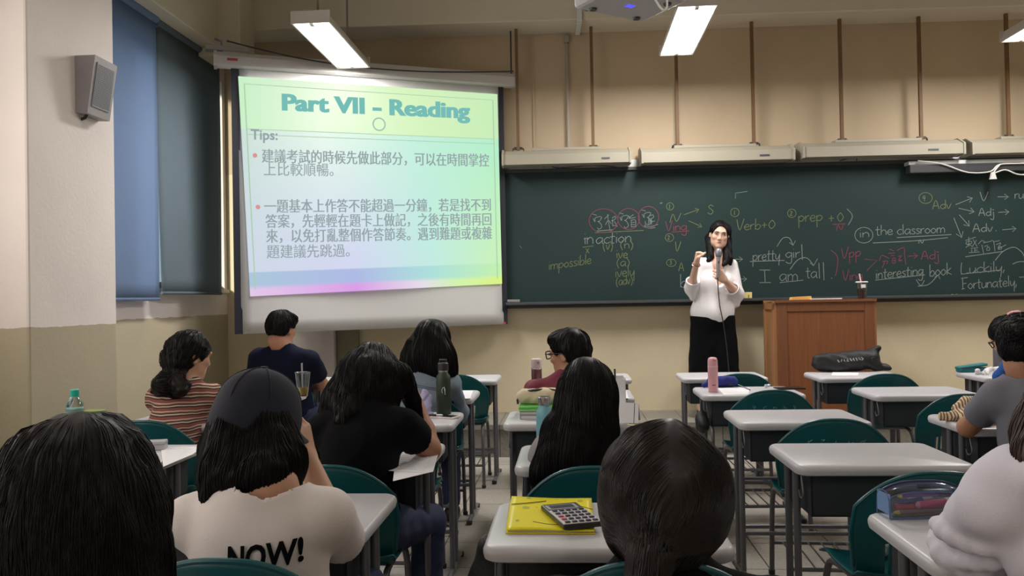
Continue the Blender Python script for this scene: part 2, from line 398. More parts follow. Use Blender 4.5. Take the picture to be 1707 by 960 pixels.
mb = MB(); mb.box(bu(BU0), bu(BU1), -BV - .10, -BV, BZ0 - .012, BZ0, .003); mb.box(bu(BU0), bu(BU1), -BV - .10, -BV - .092, BZ0 - .012, BZ0 + .012); obj('chalk_ledge', mb, M_LEDGE, BB)

# white cable trunking on top of the board
M_TRUNK = mat('white_trunking', (205, 205, 205), 0.5, 0.04, 4)
mb = MB(); mb.box(BU0 - .1, BU1, -0.09, -0.001, BZ1 + .034, BZ1 + .098, .005, M=FW)
tag(struct('trim_5', mb, M_TRUNK), 'white cable trunking above the blackboard', 'trunking')
# projector-screen-style case at the right of the board top
u0, z0 = onwall(1517, 282, 0.22); 
mb = MB(); mb.box(u0, BU1, -0.22, -0.125, 2.305, 2.378, .006, M=FW)
tag(obj('map_rail', mb, M_FRAME), 'long dark case fixed along the top right of the blackboard', 'case')
mb = MB(); mb.box(u0, BU1, -0.20, -0.105, 2.379, 2.412, .004, M=FW); tag(obj('cable_tray', mb, M_TRUNK), 'white cable tray lying on the dark case above the board', 'tray')
M_CABLE = mat('white_cable', (205, 203, 198), 0.5)
def wall_path(pts, v): return [fw(onwall(x, y, v)[0], v, onwall(x, y, v)[1]) for x, y in pts]
def smooth_path(P, k=5):
    P = [Vector(p) for p in P]; out = []
    for i in range(len(P) - 1):
        a, b, c, d = P[max(i - 1, 0)], P[i], P[i + 1], P[min(i + 2, len(P) - 1)]
        for s in range(k):
            t_ = s / k
            out.append(0.5 * ((2 * b) + (c - a) * t_ + (2 * a - 5 * b + 4 * c - d) * t_ * t_ + (3 * b - a - 3 * c + d) * t_ ** 3))
    out.append(P[-1]); return out
mb = MB(); mb.tube(smooth_path(wall_path([(1530, 268), (1570, 273), (1612, 287), (1650, 286), (1667, 274), (1707, 272), (1740, 268)], .235)), .006, 6)
tag(obj('white_cable', mb, M_CABLE, smooth=True), 'thin white cable drooping over the dark case above the board', 'cable', 'loose white cables above the board')
mb = MB(); mb.tube(smooth_path(wall_path([(1667, 274), (1657, 288), (1676, 283), (1700, 291), (1740, 289)], .245)), .006, 6)
mb.prism([(-.028, -.06), (.028, -.06), (.012, 0), (-.012, 0)], -.01, .01, 'y', T(*fw(*[(lambda a: (a[0], .245, a[1]))(onwall(1655, 287, .245))][0])))
tag(obj('pull_cord', mb, M_CABLE, smooth=False), 'white cord with a small cone-shaped end before the dark case', 'cord')
mb = MB(); mb.tube(smooth_path(wall_path([(1400, 268), (1425, 262), (1428, 268)], .12)), .004, 5); mb.tube(smooth_path(wall_path([(905, 279), (915, 274), (930, 280), (990, 276), (1040, 280)], .12)), .004, 5)
tag(obj('black_wire', mb, M_DARK), 'thin black wire straggling along the trunking above the board', 'wire')

# ------------------------------------------------------------------ blackboard lamps and their hanging rods
M_TROUGH = mat('trough_cream', (156, 150, 134), 0.5, 0.05, 4)
M_ROD = mat('brown_rod', (110, 82, 52), 0.6, 0.25, 25)
LV = 0.30
def trough(px0, px1, py, label):
    u0, z0 = onwall(px0, py, LV); u1, _ = onwall(px1, py, LV); uc = (u0 + u1) / 2; h = (u1 - u0) / 2
    t = thing('blackboard_lamp', label, 'lamp', fw(uc, 0, z0), TH, 'long trough lamps above the blackboard')
    mb = MB(); mb.prism([(-LV, 0), (-LV - .0, .085), (-LV + .10, .135), (-LV + .22, .135), (-LV + .24, .02), (-LV + .12, -.005)], -h + .004, h - .004, 'x'); obj('housing', mb, M_TROUGH, t)
    for s in (-1, 1):
        mb = MB(); mb.prism([(-LV - .012, -.008), (-LV - .012, .09), (-LV + .10, .148), (-LV + .23, .148), (-LV + .25, .01), (-LV + .12, -.012)], s * h - .008, s * h + .008, 'x'); obj('end_cap', mb, M_TROUGH, t)
    mb = MB(); mb.box(-h * .55, h * .55, -LV + .10, -LV + .2, .135, .16, .004); obj('ballast_box', mb, M_TROUGH, t)
    mb = MB(); mb.box(h * .55, h * .68, -LV - .004, -LV, .03, .045); obj('maker_plate', mb, M_LEDGE, t)
    return t, uc, h, z0
L = [trough(838, 1051, 275, 'cream trough lamp above the board next to the projection screen'),
     trough(1071, 1324, 271, 'cream trough lamp above the board over the person with the microphone'),
     trough(1340, 1608, 262, 'cream trough lamp above the board right of the lectern'),
     trough(1622, 1885, 256, 'cream trough lamp cut off by the right picture edge')]
RODS = [(863, 0, 'beside the screen'), (988, 0, 'second from the screen'), (1129, 1, 'below the bright lamp near the microphone'), (1256, 1, 'right of the bright lamp above the person with the microphone'),
        (1403, 2, 'fifth from the screen'), (1535, 2, 'sixth from the screen'), (1681, 3, 'beside the right picture edge')]
for px, li, d in RODS:
    v = LV - .13; u, _ = onwall(px, 200, v); z0 = L[li][3] + .135
    t = thing('hanging_rod', 'brown hanging rod, ' + d, 'rod', fw(u, v, z0), TH, 'brown rods carrying the board lamps')
    mb = MB(); mb.box(-.013, .013, -.013, .013, .012, 3.668 - z0); obj('rod', mb, M_ROD, t)
    mb = MB()
    for s in (-1, 1): mb.tube([(s * .012, 0, .03), (s * .045, 0, .025), (s * .05, 0, .0)], .008, 6)
    mb.box(-.035, .035, -.012, .012, .02, .04); obj('clamp', mb, M_DARK, t)
# conduits on the wall
u, _ = onwall(946, 150, .03); mb = MB(); mb.tube([fw(u, .03, BZ1 + .1), fw(u, .03, 3.66)], .013, 8)
mb.box(u - .02, u + .02, -.05, -.001, 3.58, 3.64, M=FW); tag(obj('conduit', mb, mat('conduit_grey', (160, 150, 138), 0.5)), 'grey vertical conduit on the wall between two brown rods', 'conduit')
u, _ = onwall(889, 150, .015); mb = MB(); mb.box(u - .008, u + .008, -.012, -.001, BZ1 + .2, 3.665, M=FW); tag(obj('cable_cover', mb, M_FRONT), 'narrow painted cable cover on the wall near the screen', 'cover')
# trunking crossing the beam
mb = MB(); uu, _ = onwall(966, 40, .40); mb.box(uu - .022, uu + .022, -.395, -.365, 3.64, 4.14, .003, M=FW); mb.box(uu - .022, uu + .022, -.365, -.05, 3.636, 3.666, .003, M=FW)
tag(obj('beam_trunking', mb, M_TRUNK), 'white cable trunking bent around the beam beside the projector', 'trunking')

# ------------------------------------------------------------------ ceiling lamps
M_TUBE = emis('fluorescent_tube', (255, 250, 240), 16.0)
M_DIFF = emis('lit_reflector', (255, 252, 246), 3.2)
M_FIX = mat('fixture_white', (196, 190, 184), 0.5, 0.04, 4)
def lamp(x, label):
    t = thing('ceiling_lamp', label, 'lamp', (x, 5.95, LAMP_Z), 0, 'lit fluorescent lamps hanging from the ceiling')
    w, h = .137, .55
    mb = MB(); mb.prism([(-w, 0), (-w, .012), (-w * .75, .085), (w * .75, .085), (w, .012), (w, 0), (w - .01, 0), (w * .7, .05), (-w * .7, .05), (-w + .01, 0)], -h, h, 'y'); 
    mb.box(-w, w, -h - .004, -h + .004, 0.0, .085); mb.box(-w, w, h - .004, h + .004, 0.0, .085)
    obj('housing', mb, M_FIX, t)
    mb = MB(); mb.box(-w + .012, w - .012, -h + .01, h - .01, .012, .016); obj('reflector', mb, M_DIFF, t)
    for s in (-1, 1):
        mb = MB(); mb.tube([(s * .06, -h + .05, .004), (s * .06, h - .05, .004)], .013, 10); obj('tube', mb, M_TUBE, t)
    for s in (-1, 1):
        mb = MB(); mb.box(-.012, .012, s * (h - .035) - .02, s * (h - .035) + .02, -.006, .014); obj('lamp_holder', mb, M_FIX, t)
    for s in (-1, 1):
        mb = MB(); mb.tube([(0, s * .38, .085), (0, s * .38, ZC - LAMP_Z)], .008, 8); obj('suspension_rod', mb, mat('rod_grey', (120, 112, 104), 0.5), t)
    return t
lamp(LAMP_X[0], 'lit twin-tube lamp hanging in front of the projection screen')
lamp(LAMP_X[1], 'lit twin-tube lamp hanging above the person with the microphone')
lamp(LAMP_X[2], 'lit twin-tube lamp at the right picture edge')

# ------------------------------------------------------------------ projector
M_PROJ = mat('projector_white', (190, 188, 192), 0.45, 0.04, 5)
c = at(1050, 2, 3.45)
t = thing('projector', 'white projector hanging from the ceiling at the top of the picture', 'projector', (c.x, 3.45, c.z - .02), 0.62)
mb = MB(); mb.box(-.19, .19, -.15, .15, .0, .11, .02); obj('body', mb, M_PROJ, t)
mb = MB()
for x, y in ((-.12, .1), (.12, .1), (-.12, -.1), (.12, -.1)): mb.lathe([(.016, -.008), (.018, .001)], 10, T(x, y, 0))
obj('foot', mb, M_FRAME, t)
mb = MB(); mb.box(-.02, .02, -.015, .015, -.002, .001); obj('status_light', mb, emis('blue_led', (90, 90, 230), 1.2), t)
mb = MB(); mb.tube([(-.10, .151, .055), (-.10, .175, .055)], .04, 16); obj('lens', mb, M_DARK, t)
mb = MB(); mb.tube([(0, 0, .11), (0, 0, ZC - c.z + .02)], .025, 10); mb.box(-.1, .1, -.08, .08, .11, .125); obj('mount', mb, M_FIX, t)
p0 = at(1092, -12, 3.3); mb = MB(); mb.tube(smooth_path([at(1085, -15, 3.33), at(1096, 6, 3.3), at(1106, 17, 3.29), at(1112, 10, 3.3), at(1110, -15, 3.33)]), .0045, 6)
tag(obj('power_cable', mb, M_CABLE, smooth=True), 'white cable looping below the projector', 'cable')

# ------------------------------------------------------------------ projection screen
A0 = Vector((-2.615, 6.27, 0)); A1 = Vector((-0.598, 7.12, 0))
SW = (A1 - A0).length; SA = math.atan2(A1.y - A0.y, A1.x - A0.x)
SM = T(*A0) @ Rz(SA)
SN = Vector((math.sin(SA), -math.cos(SA), 0))
def onscreen(px, py, e=0.0):
    r = ray(px, py); q = A0 + SN * e; t_ = (q - CAM).dot(SN) / r.dot(SN); p = CAM + r * t_; d = p - A0
    return d.x * math.cos(SA) + d.y * math.sin(SA), p.z
t = thing('projection_screen', 'pull-down projection screen showing a reading-tips slide', 'screen', A0, SA)
M_SW = mat('screen_white', (202, 202, 200), 0.8, 0.02, 3); M_SB = mat('screen_border', (26, 27, 40), 0.7)
SZ1 = 3.175
s_l, z_l = onscreen(395, 557); s_r, z_r = onscreen(845, 540)
def cloth(x0, x1, y, m, name, b=0.0):
    mb = MB()
    def fn(a, c):
        x = x0 + (x1 - x0) * a; zb = z_l + (z_r - z_l) * (x / SW) + b
        return (x, y - .012 * math.sin(a * 9 + c * 3) * (1 - c) * (0.4 if b else 1) * (1 if name == 'screen_cloth' else 0), zb + (SZ1 - zb) * c)
    mb.grid(fn, 24, 20); return obj(name, mb, m, t, smooth=True, solid=0.0015)
xw0, _ = onscreen(404, 500); xw1, _ = onscreen(837, 500)
cloth(xw0 - .01, xw1 + .01, 0.0, M_SW, 'screen_cloth')
xb0, _ = onscreen(388, 330); xb1, _ = onscreen(842, 330)
mb = MB(); mb.box(xb0 - .0, xw0, -.004, .002, z_l - .0, SZ1); obj('side_border', mb, M_SB, t)
mb = MB(); mb.box(xw1 - .0, xb1, -.004, .002, z_r, SZ1); obj('side_border', mb, M_SB, t)
mb = MB(); mb.box(xw1 + .005, xw1 + .03, -.007, -.004, z_r + .002, z_r + .018); obj('corner_tag', mb, mat('red_tag', (190, 60, 70), 0.6), t)
M_CASE = mat('screen_case', (198, 194, 192), 0.45, 0.04, 6)
xh0, zh = onscreen(356, 92, .05); xh1, zh1 = onscreen(861, 138, .05)
mb = MB(); mb.prism([(-.06, .0), (-.06, .07), (-.035, .105), (.05, .105), (.05, .0), (.02, -.012), (-.03, -.012)], xh0 + .02, xh1 - .015, 'x', T(0, 0, SZ1 - .0)); obj('case', mb, M_CASE, t)
for a, b in ((xh0, xh0 + .025), (xh1 - .02, xh1)):
    mb = MB(); mb.prism([(-.068, -.012), (-.068, .075), (-.038, .115), (.056, .115), (.056, -.012)], a, b, 'x', T(0, 0, SZ1)); obj('case_end', mb, M_CASE, t)
mb = MB(); mb.box(xh0 + .10, xh0 + .18, -.062, -.059, SZ1 + .035, SZ1 + .055); obj('maker_plate', mb, mat('red_plate', (170, 60, 60), 0.5), t)
mb = MB(); mb.tube([(xh0 + .06, 0, SZ1 + .1), (xh0 + .06, 0, SZ1 + .2), (xh0 + .01, .02, SZ1 + .22)], .01, 6); mb.box(xh0 - .06, xh0 + .26, -.02, .06, SZ1 + .125, SZ1 + .16); obj('hanger', mb, M_ALU, t)
mb = MB(); pts = [(xh1 - .03, 0, SZ1 + .11), (xh1 - .03, 0, 3.68)]; mb.tube(pts, .007, 6); obj('hanger', mb, M_DARK, t)
# the projected slide: the projector's light is put in as emissive colour
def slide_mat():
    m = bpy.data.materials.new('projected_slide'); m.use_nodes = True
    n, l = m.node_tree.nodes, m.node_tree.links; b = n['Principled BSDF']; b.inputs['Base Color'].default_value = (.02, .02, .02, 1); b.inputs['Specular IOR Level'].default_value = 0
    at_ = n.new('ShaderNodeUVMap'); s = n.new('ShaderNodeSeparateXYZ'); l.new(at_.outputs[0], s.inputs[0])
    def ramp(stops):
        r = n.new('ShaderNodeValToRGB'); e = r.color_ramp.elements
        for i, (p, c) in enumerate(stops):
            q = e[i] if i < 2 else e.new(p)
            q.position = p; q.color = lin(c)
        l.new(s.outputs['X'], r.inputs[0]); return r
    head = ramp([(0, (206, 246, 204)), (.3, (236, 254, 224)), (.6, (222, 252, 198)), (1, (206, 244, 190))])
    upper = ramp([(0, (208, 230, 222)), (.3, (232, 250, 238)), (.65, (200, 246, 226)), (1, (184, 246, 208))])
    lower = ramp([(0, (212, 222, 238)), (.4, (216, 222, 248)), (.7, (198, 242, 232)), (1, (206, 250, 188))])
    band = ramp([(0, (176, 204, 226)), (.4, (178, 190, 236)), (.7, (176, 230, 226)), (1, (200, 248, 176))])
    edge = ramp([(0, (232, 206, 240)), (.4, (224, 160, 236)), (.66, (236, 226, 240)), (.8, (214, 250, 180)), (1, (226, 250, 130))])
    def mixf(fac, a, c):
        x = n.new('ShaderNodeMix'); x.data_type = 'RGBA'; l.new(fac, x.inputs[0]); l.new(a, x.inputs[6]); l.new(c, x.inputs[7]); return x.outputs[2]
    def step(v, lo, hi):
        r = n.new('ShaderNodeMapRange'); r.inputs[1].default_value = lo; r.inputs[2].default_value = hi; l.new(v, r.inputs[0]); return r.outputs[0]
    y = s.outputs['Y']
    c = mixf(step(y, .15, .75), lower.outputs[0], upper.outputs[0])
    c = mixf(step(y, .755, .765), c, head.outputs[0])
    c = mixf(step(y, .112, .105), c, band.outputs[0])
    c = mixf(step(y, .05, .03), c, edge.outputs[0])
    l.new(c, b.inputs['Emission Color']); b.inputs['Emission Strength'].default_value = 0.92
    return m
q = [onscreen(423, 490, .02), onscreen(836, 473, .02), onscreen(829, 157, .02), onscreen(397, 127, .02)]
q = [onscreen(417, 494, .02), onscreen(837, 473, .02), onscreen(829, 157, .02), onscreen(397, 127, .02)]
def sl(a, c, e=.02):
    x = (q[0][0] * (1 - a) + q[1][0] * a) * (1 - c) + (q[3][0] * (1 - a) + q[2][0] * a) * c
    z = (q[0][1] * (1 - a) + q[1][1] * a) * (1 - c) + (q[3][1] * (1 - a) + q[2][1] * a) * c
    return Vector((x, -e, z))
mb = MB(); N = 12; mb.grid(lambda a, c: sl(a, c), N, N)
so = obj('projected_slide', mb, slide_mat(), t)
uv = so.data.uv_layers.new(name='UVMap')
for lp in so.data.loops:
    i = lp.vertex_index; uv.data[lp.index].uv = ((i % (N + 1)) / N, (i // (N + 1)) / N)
def slide_line(parent, name, body, p_left, p_right, hpx, m, bold=0.0, e=.024, fat=0.0):
    """a line of slide text from one baseline pixel to another, text height in pixels"""
    a = onscreen(*p_left, e); b = onscreen(*p_right, e)
    k = onscreen(p_left[0], p_left[1] - hpx, e)[1] - a[1]; k2 = onscreen(p_right[0], p_right[1] - hpx * .93, e)[1] - b[1]
    tb = text_mb(body, 1.0, bold=bold, width=1.0)
    ys = [v[1] for v in tb.v]; y1 = max(ys)
    V = []
    tv = list(tb.v); tf = list(tb.f)
    if fat:
        n0 = len(tv); tv = [(x - fat / 2, y, z) for x, y, z in tb.v] + [(x + fat / 2, y, z) for x, y, z in tb.v]; tf = tb.f + [tuple(i + n0 for i in f) for f in tb.f]
    for i_, (x, y, z) in enumerate(tv):
        V.append((a[0] + (b[0] - a[0]) * x, -e - (.0004 if fat and i_ >= len(tb.v) else 0), a[1] + (b[1] - a[1]) * x + (k * (1 - x) + k2 * x) * y / y1))
    r = MB(); r.add(V, tf); return obj(name, r, m, parent)
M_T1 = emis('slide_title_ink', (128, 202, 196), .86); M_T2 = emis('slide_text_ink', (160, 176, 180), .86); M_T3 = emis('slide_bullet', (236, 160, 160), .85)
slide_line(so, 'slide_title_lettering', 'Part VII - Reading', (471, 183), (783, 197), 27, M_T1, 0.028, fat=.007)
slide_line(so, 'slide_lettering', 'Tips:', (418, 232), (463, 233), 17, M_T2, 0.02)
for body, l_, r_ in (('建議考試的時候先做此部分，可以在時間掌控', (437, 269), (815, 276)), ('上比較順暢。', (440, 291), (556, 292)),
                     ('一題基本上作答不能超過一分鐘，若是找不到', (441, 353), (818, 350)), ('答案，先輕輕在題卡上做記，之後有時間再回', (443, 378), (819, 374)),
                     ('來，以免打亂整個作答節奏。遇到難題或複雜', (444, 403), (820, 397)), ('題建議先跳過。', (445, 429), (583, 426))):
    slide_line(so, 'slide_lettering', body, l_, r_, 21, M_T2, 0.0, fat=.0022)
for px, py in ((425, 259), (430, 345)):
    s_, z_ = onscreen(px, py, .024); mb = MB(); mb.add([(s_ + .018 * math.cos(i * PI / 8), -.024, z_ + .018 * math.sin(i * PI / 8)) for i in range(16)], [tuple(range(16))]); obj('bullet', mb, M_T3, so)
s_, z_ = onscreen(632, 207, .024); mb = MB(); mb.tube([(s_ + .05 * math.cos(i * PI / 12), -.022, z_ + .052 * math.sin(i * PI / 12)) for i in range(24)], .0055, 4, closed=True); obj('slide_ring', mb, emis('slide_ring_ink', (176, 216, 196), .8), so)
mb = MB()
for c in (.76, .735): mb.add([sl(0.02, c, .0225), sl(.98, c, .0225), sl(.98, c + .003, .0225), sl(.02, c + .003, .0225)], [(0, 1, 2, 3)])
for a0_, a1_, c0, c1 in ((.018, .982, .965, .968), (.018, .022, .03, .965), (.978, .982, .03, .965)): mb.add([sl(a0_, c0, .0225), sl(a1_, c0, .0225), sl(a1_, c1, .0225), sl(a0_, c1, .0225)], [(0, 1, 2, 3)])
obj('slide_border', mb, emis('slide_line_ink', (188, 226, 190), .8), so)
# cable slung over the case
mb = MB(); mb.tube(smooth_path([Vector(SM @ Vector((onscreen(x, y, .09)[0], -.09, onscreen(x, y, .09)[1]))) for x, y in ((378, 68), (440, 84), (510, 99), (600, 112), (700, 119), (790, 120), (856, 119))]), .006, 6)
tag(obj('black_cable', mb, M_DARK, smooth=True), 'black cable slung across the screen case from the corner', 'cable')
# ================================================================== chalk writing (hand strokes on the board)
GL = {
 'a': (1.0, [[(.85,.9),(.4,1),(.05,.5),(.35,0),(.8,.5),(.85,.95),(.85,.1),(1,0)]]),
 'b': (.9, [[(.1,2),(.12,0)],[(.12,.5),(.5,.95),(.85,.5),(.5,0),(.12,.15)]]),
 'c': (.8, [[(.8,.85),(.45,1),(.05,.5),(.4,0),(.8,.15)]]),
 'd': (.95, [[(.8,.85),(.4,1),(.05,.5),(.4,0),(.8,.4)],[(.82,2),(.82,0)]]),
 'e': (.85, [[(.08,.5),(.7,.6),(.6,.95),(.35,1),(.05,.5),(.35,0),(.8,.2)]]),
 'f': (.6, [[(.6,1.9),(.3,1.8),(.25,0)],[(0,1),(.55,1)]]),
 'g': (.9, [[(.8,.85),(.4,1),(.05,.55),(.4,.05),(.8,.6)],[(.82,1),(.78,-.8),(.4,-1),(.05,-.7)]]),
 'h': (.9, [[(.1,2),(.1,0)],[(.1,.6),(.45,1),(.75,.7),(.78,0)]]),
 'i': (.35, [[(.15,1),(.18,0)],[(.15,1.5),(.17,1.58)]]),
 'j': (.5, [[(.3,1),(.35,-.7),(.1,-1),(-.2,-.7)],[(.1,1.6),(.4,1.5)]]),
 'k': (.8, [[(.1,2),(.12,0)],[(.75,1.1),(.15,.5),(.8,0)]]),
 'l': (.35, [[(.12,2),(.18,0)]]),
 'm': (1.35, [[(.08,1),(.1,0)],[(.1,.65),(.4,1),(.62,.7),(.62,0)],[(.62,.65),(.95,1),(1.2,.7),(1.22,0)]]),
 'n': (.9, [[(.08,1),(.1,0)],[(.1,.6),(.45,1),(.75,.7),(.78,0)]]),
 'o': (.9, [[(.45,1),(.05,.5),(.42,0),(.82,.5),(.45,1)]]),
 'p': (.95, [[(.1,1),(.15,-1)],[(.12,.7),(.5,1),(.85,.6),(.5,.1),(.15,.2)]]),
 'r': (.65, [[(.08,1),(.1,0)],[(.1,.55),(.3,.9),(.6,1)]]),
 's': (.7, [[(.62,.9),(.3,1),(.15,.75),(.6,.3),(.4,0),(.05,.1)]]),
 't': (.7, [[(.3,1.7),(.32,.1),(.6,0)],[(0,1.05),(.65,1.1)]]),
 'u': (.9, [[(.1,1),(.12,.2),(.4,0),(.75,.4)],[(.78,1),(.8,0)]]),
 'v': (.8, [[(.05,1),(.35,0),(.75,1.1)]]),
 'w': (1.2, [[(.05,1),(.3,0),(.6,.9),(.85,0),(1.15,1.1)]]),
 'x': (.8, [[(.05,1),(.75,0)],[(.7,1),(.1,0)]]),
 'y': (.85, [[(.08,1),(.15,.3),(.45,.15),(.75,.8)],[(.78,1),(.72,-1)]]),
 'A': (1.2, [[(.05,0),(.55,2),(1.05,0)],[(.2,.75),(.95,.75)]]),
 'F': (1.0, [[(.15,2),(.2,0)],[(-.1,2),(1,2.1)],[(.2,1),(.8,1.05)],[(0,0),(.5,.1)]]),
 'I': (1.0, [[(.5,2),(.55,0)],[(.1,2),(.95,2)],[(.1,0),(1,0)]]),
 'L': (1.1, [[(.15,2),(.2,0),(1.1,.1)]]),
 'N': (1.3, [[(.05,0),(.3,1.8),(.8,.2),(1.2,2)]]),
 'O': (1.1, [[(.55,1.6),(.1,.8),(.5,0),(1,.8),(.55,1.6)]]),
 'S': (1.0, [[(.85,1.5),(.5,1.8),(.2,1.4),(.8,.6),(.5,0),(.05,.3)]]),
 'T': (.9, [[(0,2),(.9,2)],[(.45,2),(.5,0)]]),
 'V': (1.1, [[(.05,2),(.5,0),(1.05,2.1)]]),
 '1': (.5, [[(.25,1.4),(.25,0)]]), '2': (.8, [[(.05,1.1),(.4,1.4),(.65,1),(.05,0),(.8,.1)]]), '3': (.8, [[(.1,1.2),(.5,1.4),(.6,1),(.3,.75),(.7,.4),(.4,0),(.05,.2)]]),
 '4': (.8, [[(.3,1.4),(.05,.6),(.8,.7)],[(.6,1.4),(.5,-.2)]]),
 '(': (.6, [[(.4,1.7),(.05,.7),(.35,-.4)]]), ')': (.6, [[(.05,1.7),(.5,.7),(.2,-.4)]]), '+': (1.0, [[(.1,.7),(.85,.75)],[(.48,1.2),(.48,.2)]]),
 '.': (.4, [[(.15,.1),(.2,0)]]), ',': (.4, [[(.25,.3),(.1,-.3)]]), ' ': (.7, []), '>': (1.0, [[(.05,1.2),(.9,.7),(.2,0)]]),
}
CHALK = {'white': MB(), 'yellow': MB(), 'pink': MB()}
VB = BV + 0.003
def ribbon(mb, P, w):
    w *= .62
    """flat chalk ribbon on the board through points (u, z)"""
    n = len(P)
    if n < 2: return
    V = []; Fs = []
    for i in range(n):
        a, b = P[max(i - 1, 0)], P[min(i + 1, n - 1)]
        dx, dz = b[0] - a[0], b[1] - a[1]; L_ = math.hypot(dx, dz) or 1e-6
        nx, nz = -dz / L_ * w / 2, dx / L_ * w / 2
        u, z = P[i][0] - (BU0 + BU1) / 2, P[i][1]
        V += [(u + nx, -VB, z + nz), (u - nx, -VB, z - nz)]
    for i in range(n - 1): Fs.append((2 * i, 2 * i + 1, 2 * i + 3, 2 * i + 2))
    mb.add(V, Fs)
def curve2(P, k=4):
    Q = smooth_path([(p[0], p[1], 0) for p in P], k) if len(P) > 2 else [Vector((p[0], p[1], 0)) for p in P]
    return [(q.x, q.y) for q in Q]
def stroke(col, pts, w=.010, sm=True):
    pts = curve2(pts) if sm else pts
    ribbon(CHALK[col], [onwall(x, y, VB) for x, y in pts], w)
def write(col, s, x, y, xh, slope=0.0, lean=0.0, sx=1.0, x1=None, w=.010):
    adv = sum(GL[c][0] for c in s)
    if x1 is not None: sx = (x1 - x) / (adv * xh)
    cx = 0.0
    for c in s:
        a, st = GL[c]
        for pl in st:
            P = []
            for gx, gy in pl:
                X = x + (cx + gx) * xh * sx + gy * xh * lean; Y = y - gy * xh + ((cx + gx) * xh * sx) * slope
                P.append((X, Y))
            stroke(col, P, w)
        cx += a
def ring(col, x, y, rx, ry, w=.009):
    stroke(col, [(x + rx * math.cos(a), y + ry * math.sin(a)) for a in [i * 2 * PI / 16 + .5 for i in range(17)]], w)
def arrow(col, x0, y0, x1, y1, h=8, w=.009):
    stroke(col, [(x0, y0), (x1, y1)], w, False)
    a = math.atan2(y1 - y0, x1 - x0)
    stroke(col, [(x1 - h * math.cos(a - .6), y1 - h * math.sin(a - .6)), (x1, y1), (x1 - h * math.cos(a + .6), y1 - h * math.sin(a + .6))], w, False)
# three ringed characters
def crop(s, ox, oy, pts): return [(ox + x / s, oy + y / s) for x, y in pts]
def zi(dx, dy):
    for p in ([(150,400),(210,415)], [(160,460),(185,510),(190,455),(250,435),(280,450),(240,510),(230,500),(270,540),(280,590),(235,615),(225,590)]):
        stroke('white', crop(8.535, 970 + dx, 310 + dy, p), .008)
zi(0, 0); zi(44.5, -2); zi(82, -7)
for p in ([(320,470),(385,410)], [(365,400),(380,520),(400,620)], [(335,555),(375,490),(420,540)], [(430,460),(470,430),(480,460),(430,500),(435,480),(440,570)], [(440,570),(470,560),(510,575)], [(460,500),(490,550)]):
    stroke('white', crop(8.535, 970, 310, p), .008)
for p in ([(665,425),(690,450)], [(735,405),(665,460),(765,445)], [(700,480),(705,590)], [(700,490),(760,485),(765,580)], [(705,520),(755,515)], [(705,550),(755,548)], [(705,582),(765,578)]):
    stroke('white', crop(8.535, 970, 310, p), .008)
for p in ([(950,430),(1010,410),(1015,450),(955,470)], [(950,440),(950,550)], [(990,480),(960,500),(1005,500)], [(990,470),(990,550)], [(960,525),(1040,495)], [(900,500),(905,560),(880,570),(980,575),(1085,545)], [(890,590),(980,600),(1045,590)]):
    stroke('white', crop(8.535, 970, 310, p), .008)
ring('pink', 1006, 368, 24, 20); ring('pink', 1048, 365, 18, 17.5); ring('pink', 1081, 362, 17, 18)
stroke('white', [(995, 385), (1021, 383)]); stroke('yellow', [(992, 388), (1073, 384)])
write('white', 'in', 973, 407, 11, -.05, 0, x1=990); stroke('white', [(973, 398), (981, 397)])
write('white', 'action', 993, 406.5, 10, -.05, .05, x1=1053)
stroke('yellow', [(971, 412), (989, 410)]); write('yellow', 'x', 976, 422, 8)
write('yellow', '(v)', 1005, 416, 8, x1=1022); write('yellow', '(n)', 1034, 414, 8, x1=1056)
write('yellow', 'ive', 1027, 430, 8, x1=1047); write('yellow', '(a)', 1028, 444, 8, -.05, x1=1050)
write('yellow', 'ively', 1025, 462, 9, -.08, x1=1058); write('yellow', '(adv).', 1027, 476, 8, -.12, x1=1058)
write('yellow', 'impossible', 914, 450, 8.5, -.15, .05, x1=986)
ring('yellow', 1117, 344, 6, 6); write('yellow', '1', 1115, 348, 5)
write('yellow', 'N', 1116, 371, 8, x1=1135, lean=.1); arrow('yellow', 1140, 358, 1165, 349, 7); arrow('yellow', 1148, 368, 1170, 378, 7)
write('yellow', 'S', 1179, 357, 8.5, x1=1191)
write('pink', 'Ving', 1109, 385, 8, -.03, x1=1145); stroke('pink', [(1120, 387), (1149, 385)])
ring('yellow', 1116, 396, 7, 6.5); write('yellow', '2', 1113, 399, 4.5)
write('yellow', 'V', 1124, 419, 8, x1=1134, lean=.1)
ring('yellow', 1119, 438, 8, 6); write('yellow', '3', 1116, 441, 5)
write('yellow', 'A', 1131, 452, 7, x1=1141, lean=.0); write('white', 'b', 1133, 479, 11, x1=1146)
ring('yellow', 1225, 354, 7, 7); write('yellow', '1', 1223, 358, 5)
write('yellow', 'Verb+O', 1227, 384, 9, -.05, x1=1293, lean=.05)
ring('yellow', 1320, 355.5, 7, 7); write('yellow', '2', 1317, 359, 5)
write('yellow', 'prep', 1330, 370, 10, -.04, x1=1372); write('yellow', '+', 1380, 371, 10, x1=1392); write('yellow', 'O', 1395, 369, 9, x1=1407)
stroke('pink', [(1388, 374), (1409, 373)]); write('pink', 'N', 1394, 384, 5, x1=1407)
stroke('white', [(1412, 348), (1421, 360), (1414, 375)])
stroke('white', [(1226, 331), (1226, 322), (1246, 319)], .008, False)
arrow('white', 1226, 432, 1238, 432, 7); arrow('white', 1226, 465, 1245, 465, 7)
write('white', 'pretty', 1254, 435, 9.5, -.05, x1=1300, lean=.05); stroke('white', [(1250, 436), (1308, 434)])
write('white', 'gir', 1309, 430, 9, -.03, x1=1334); write('white', 'l', 1334, 433, 13, x1=1341)
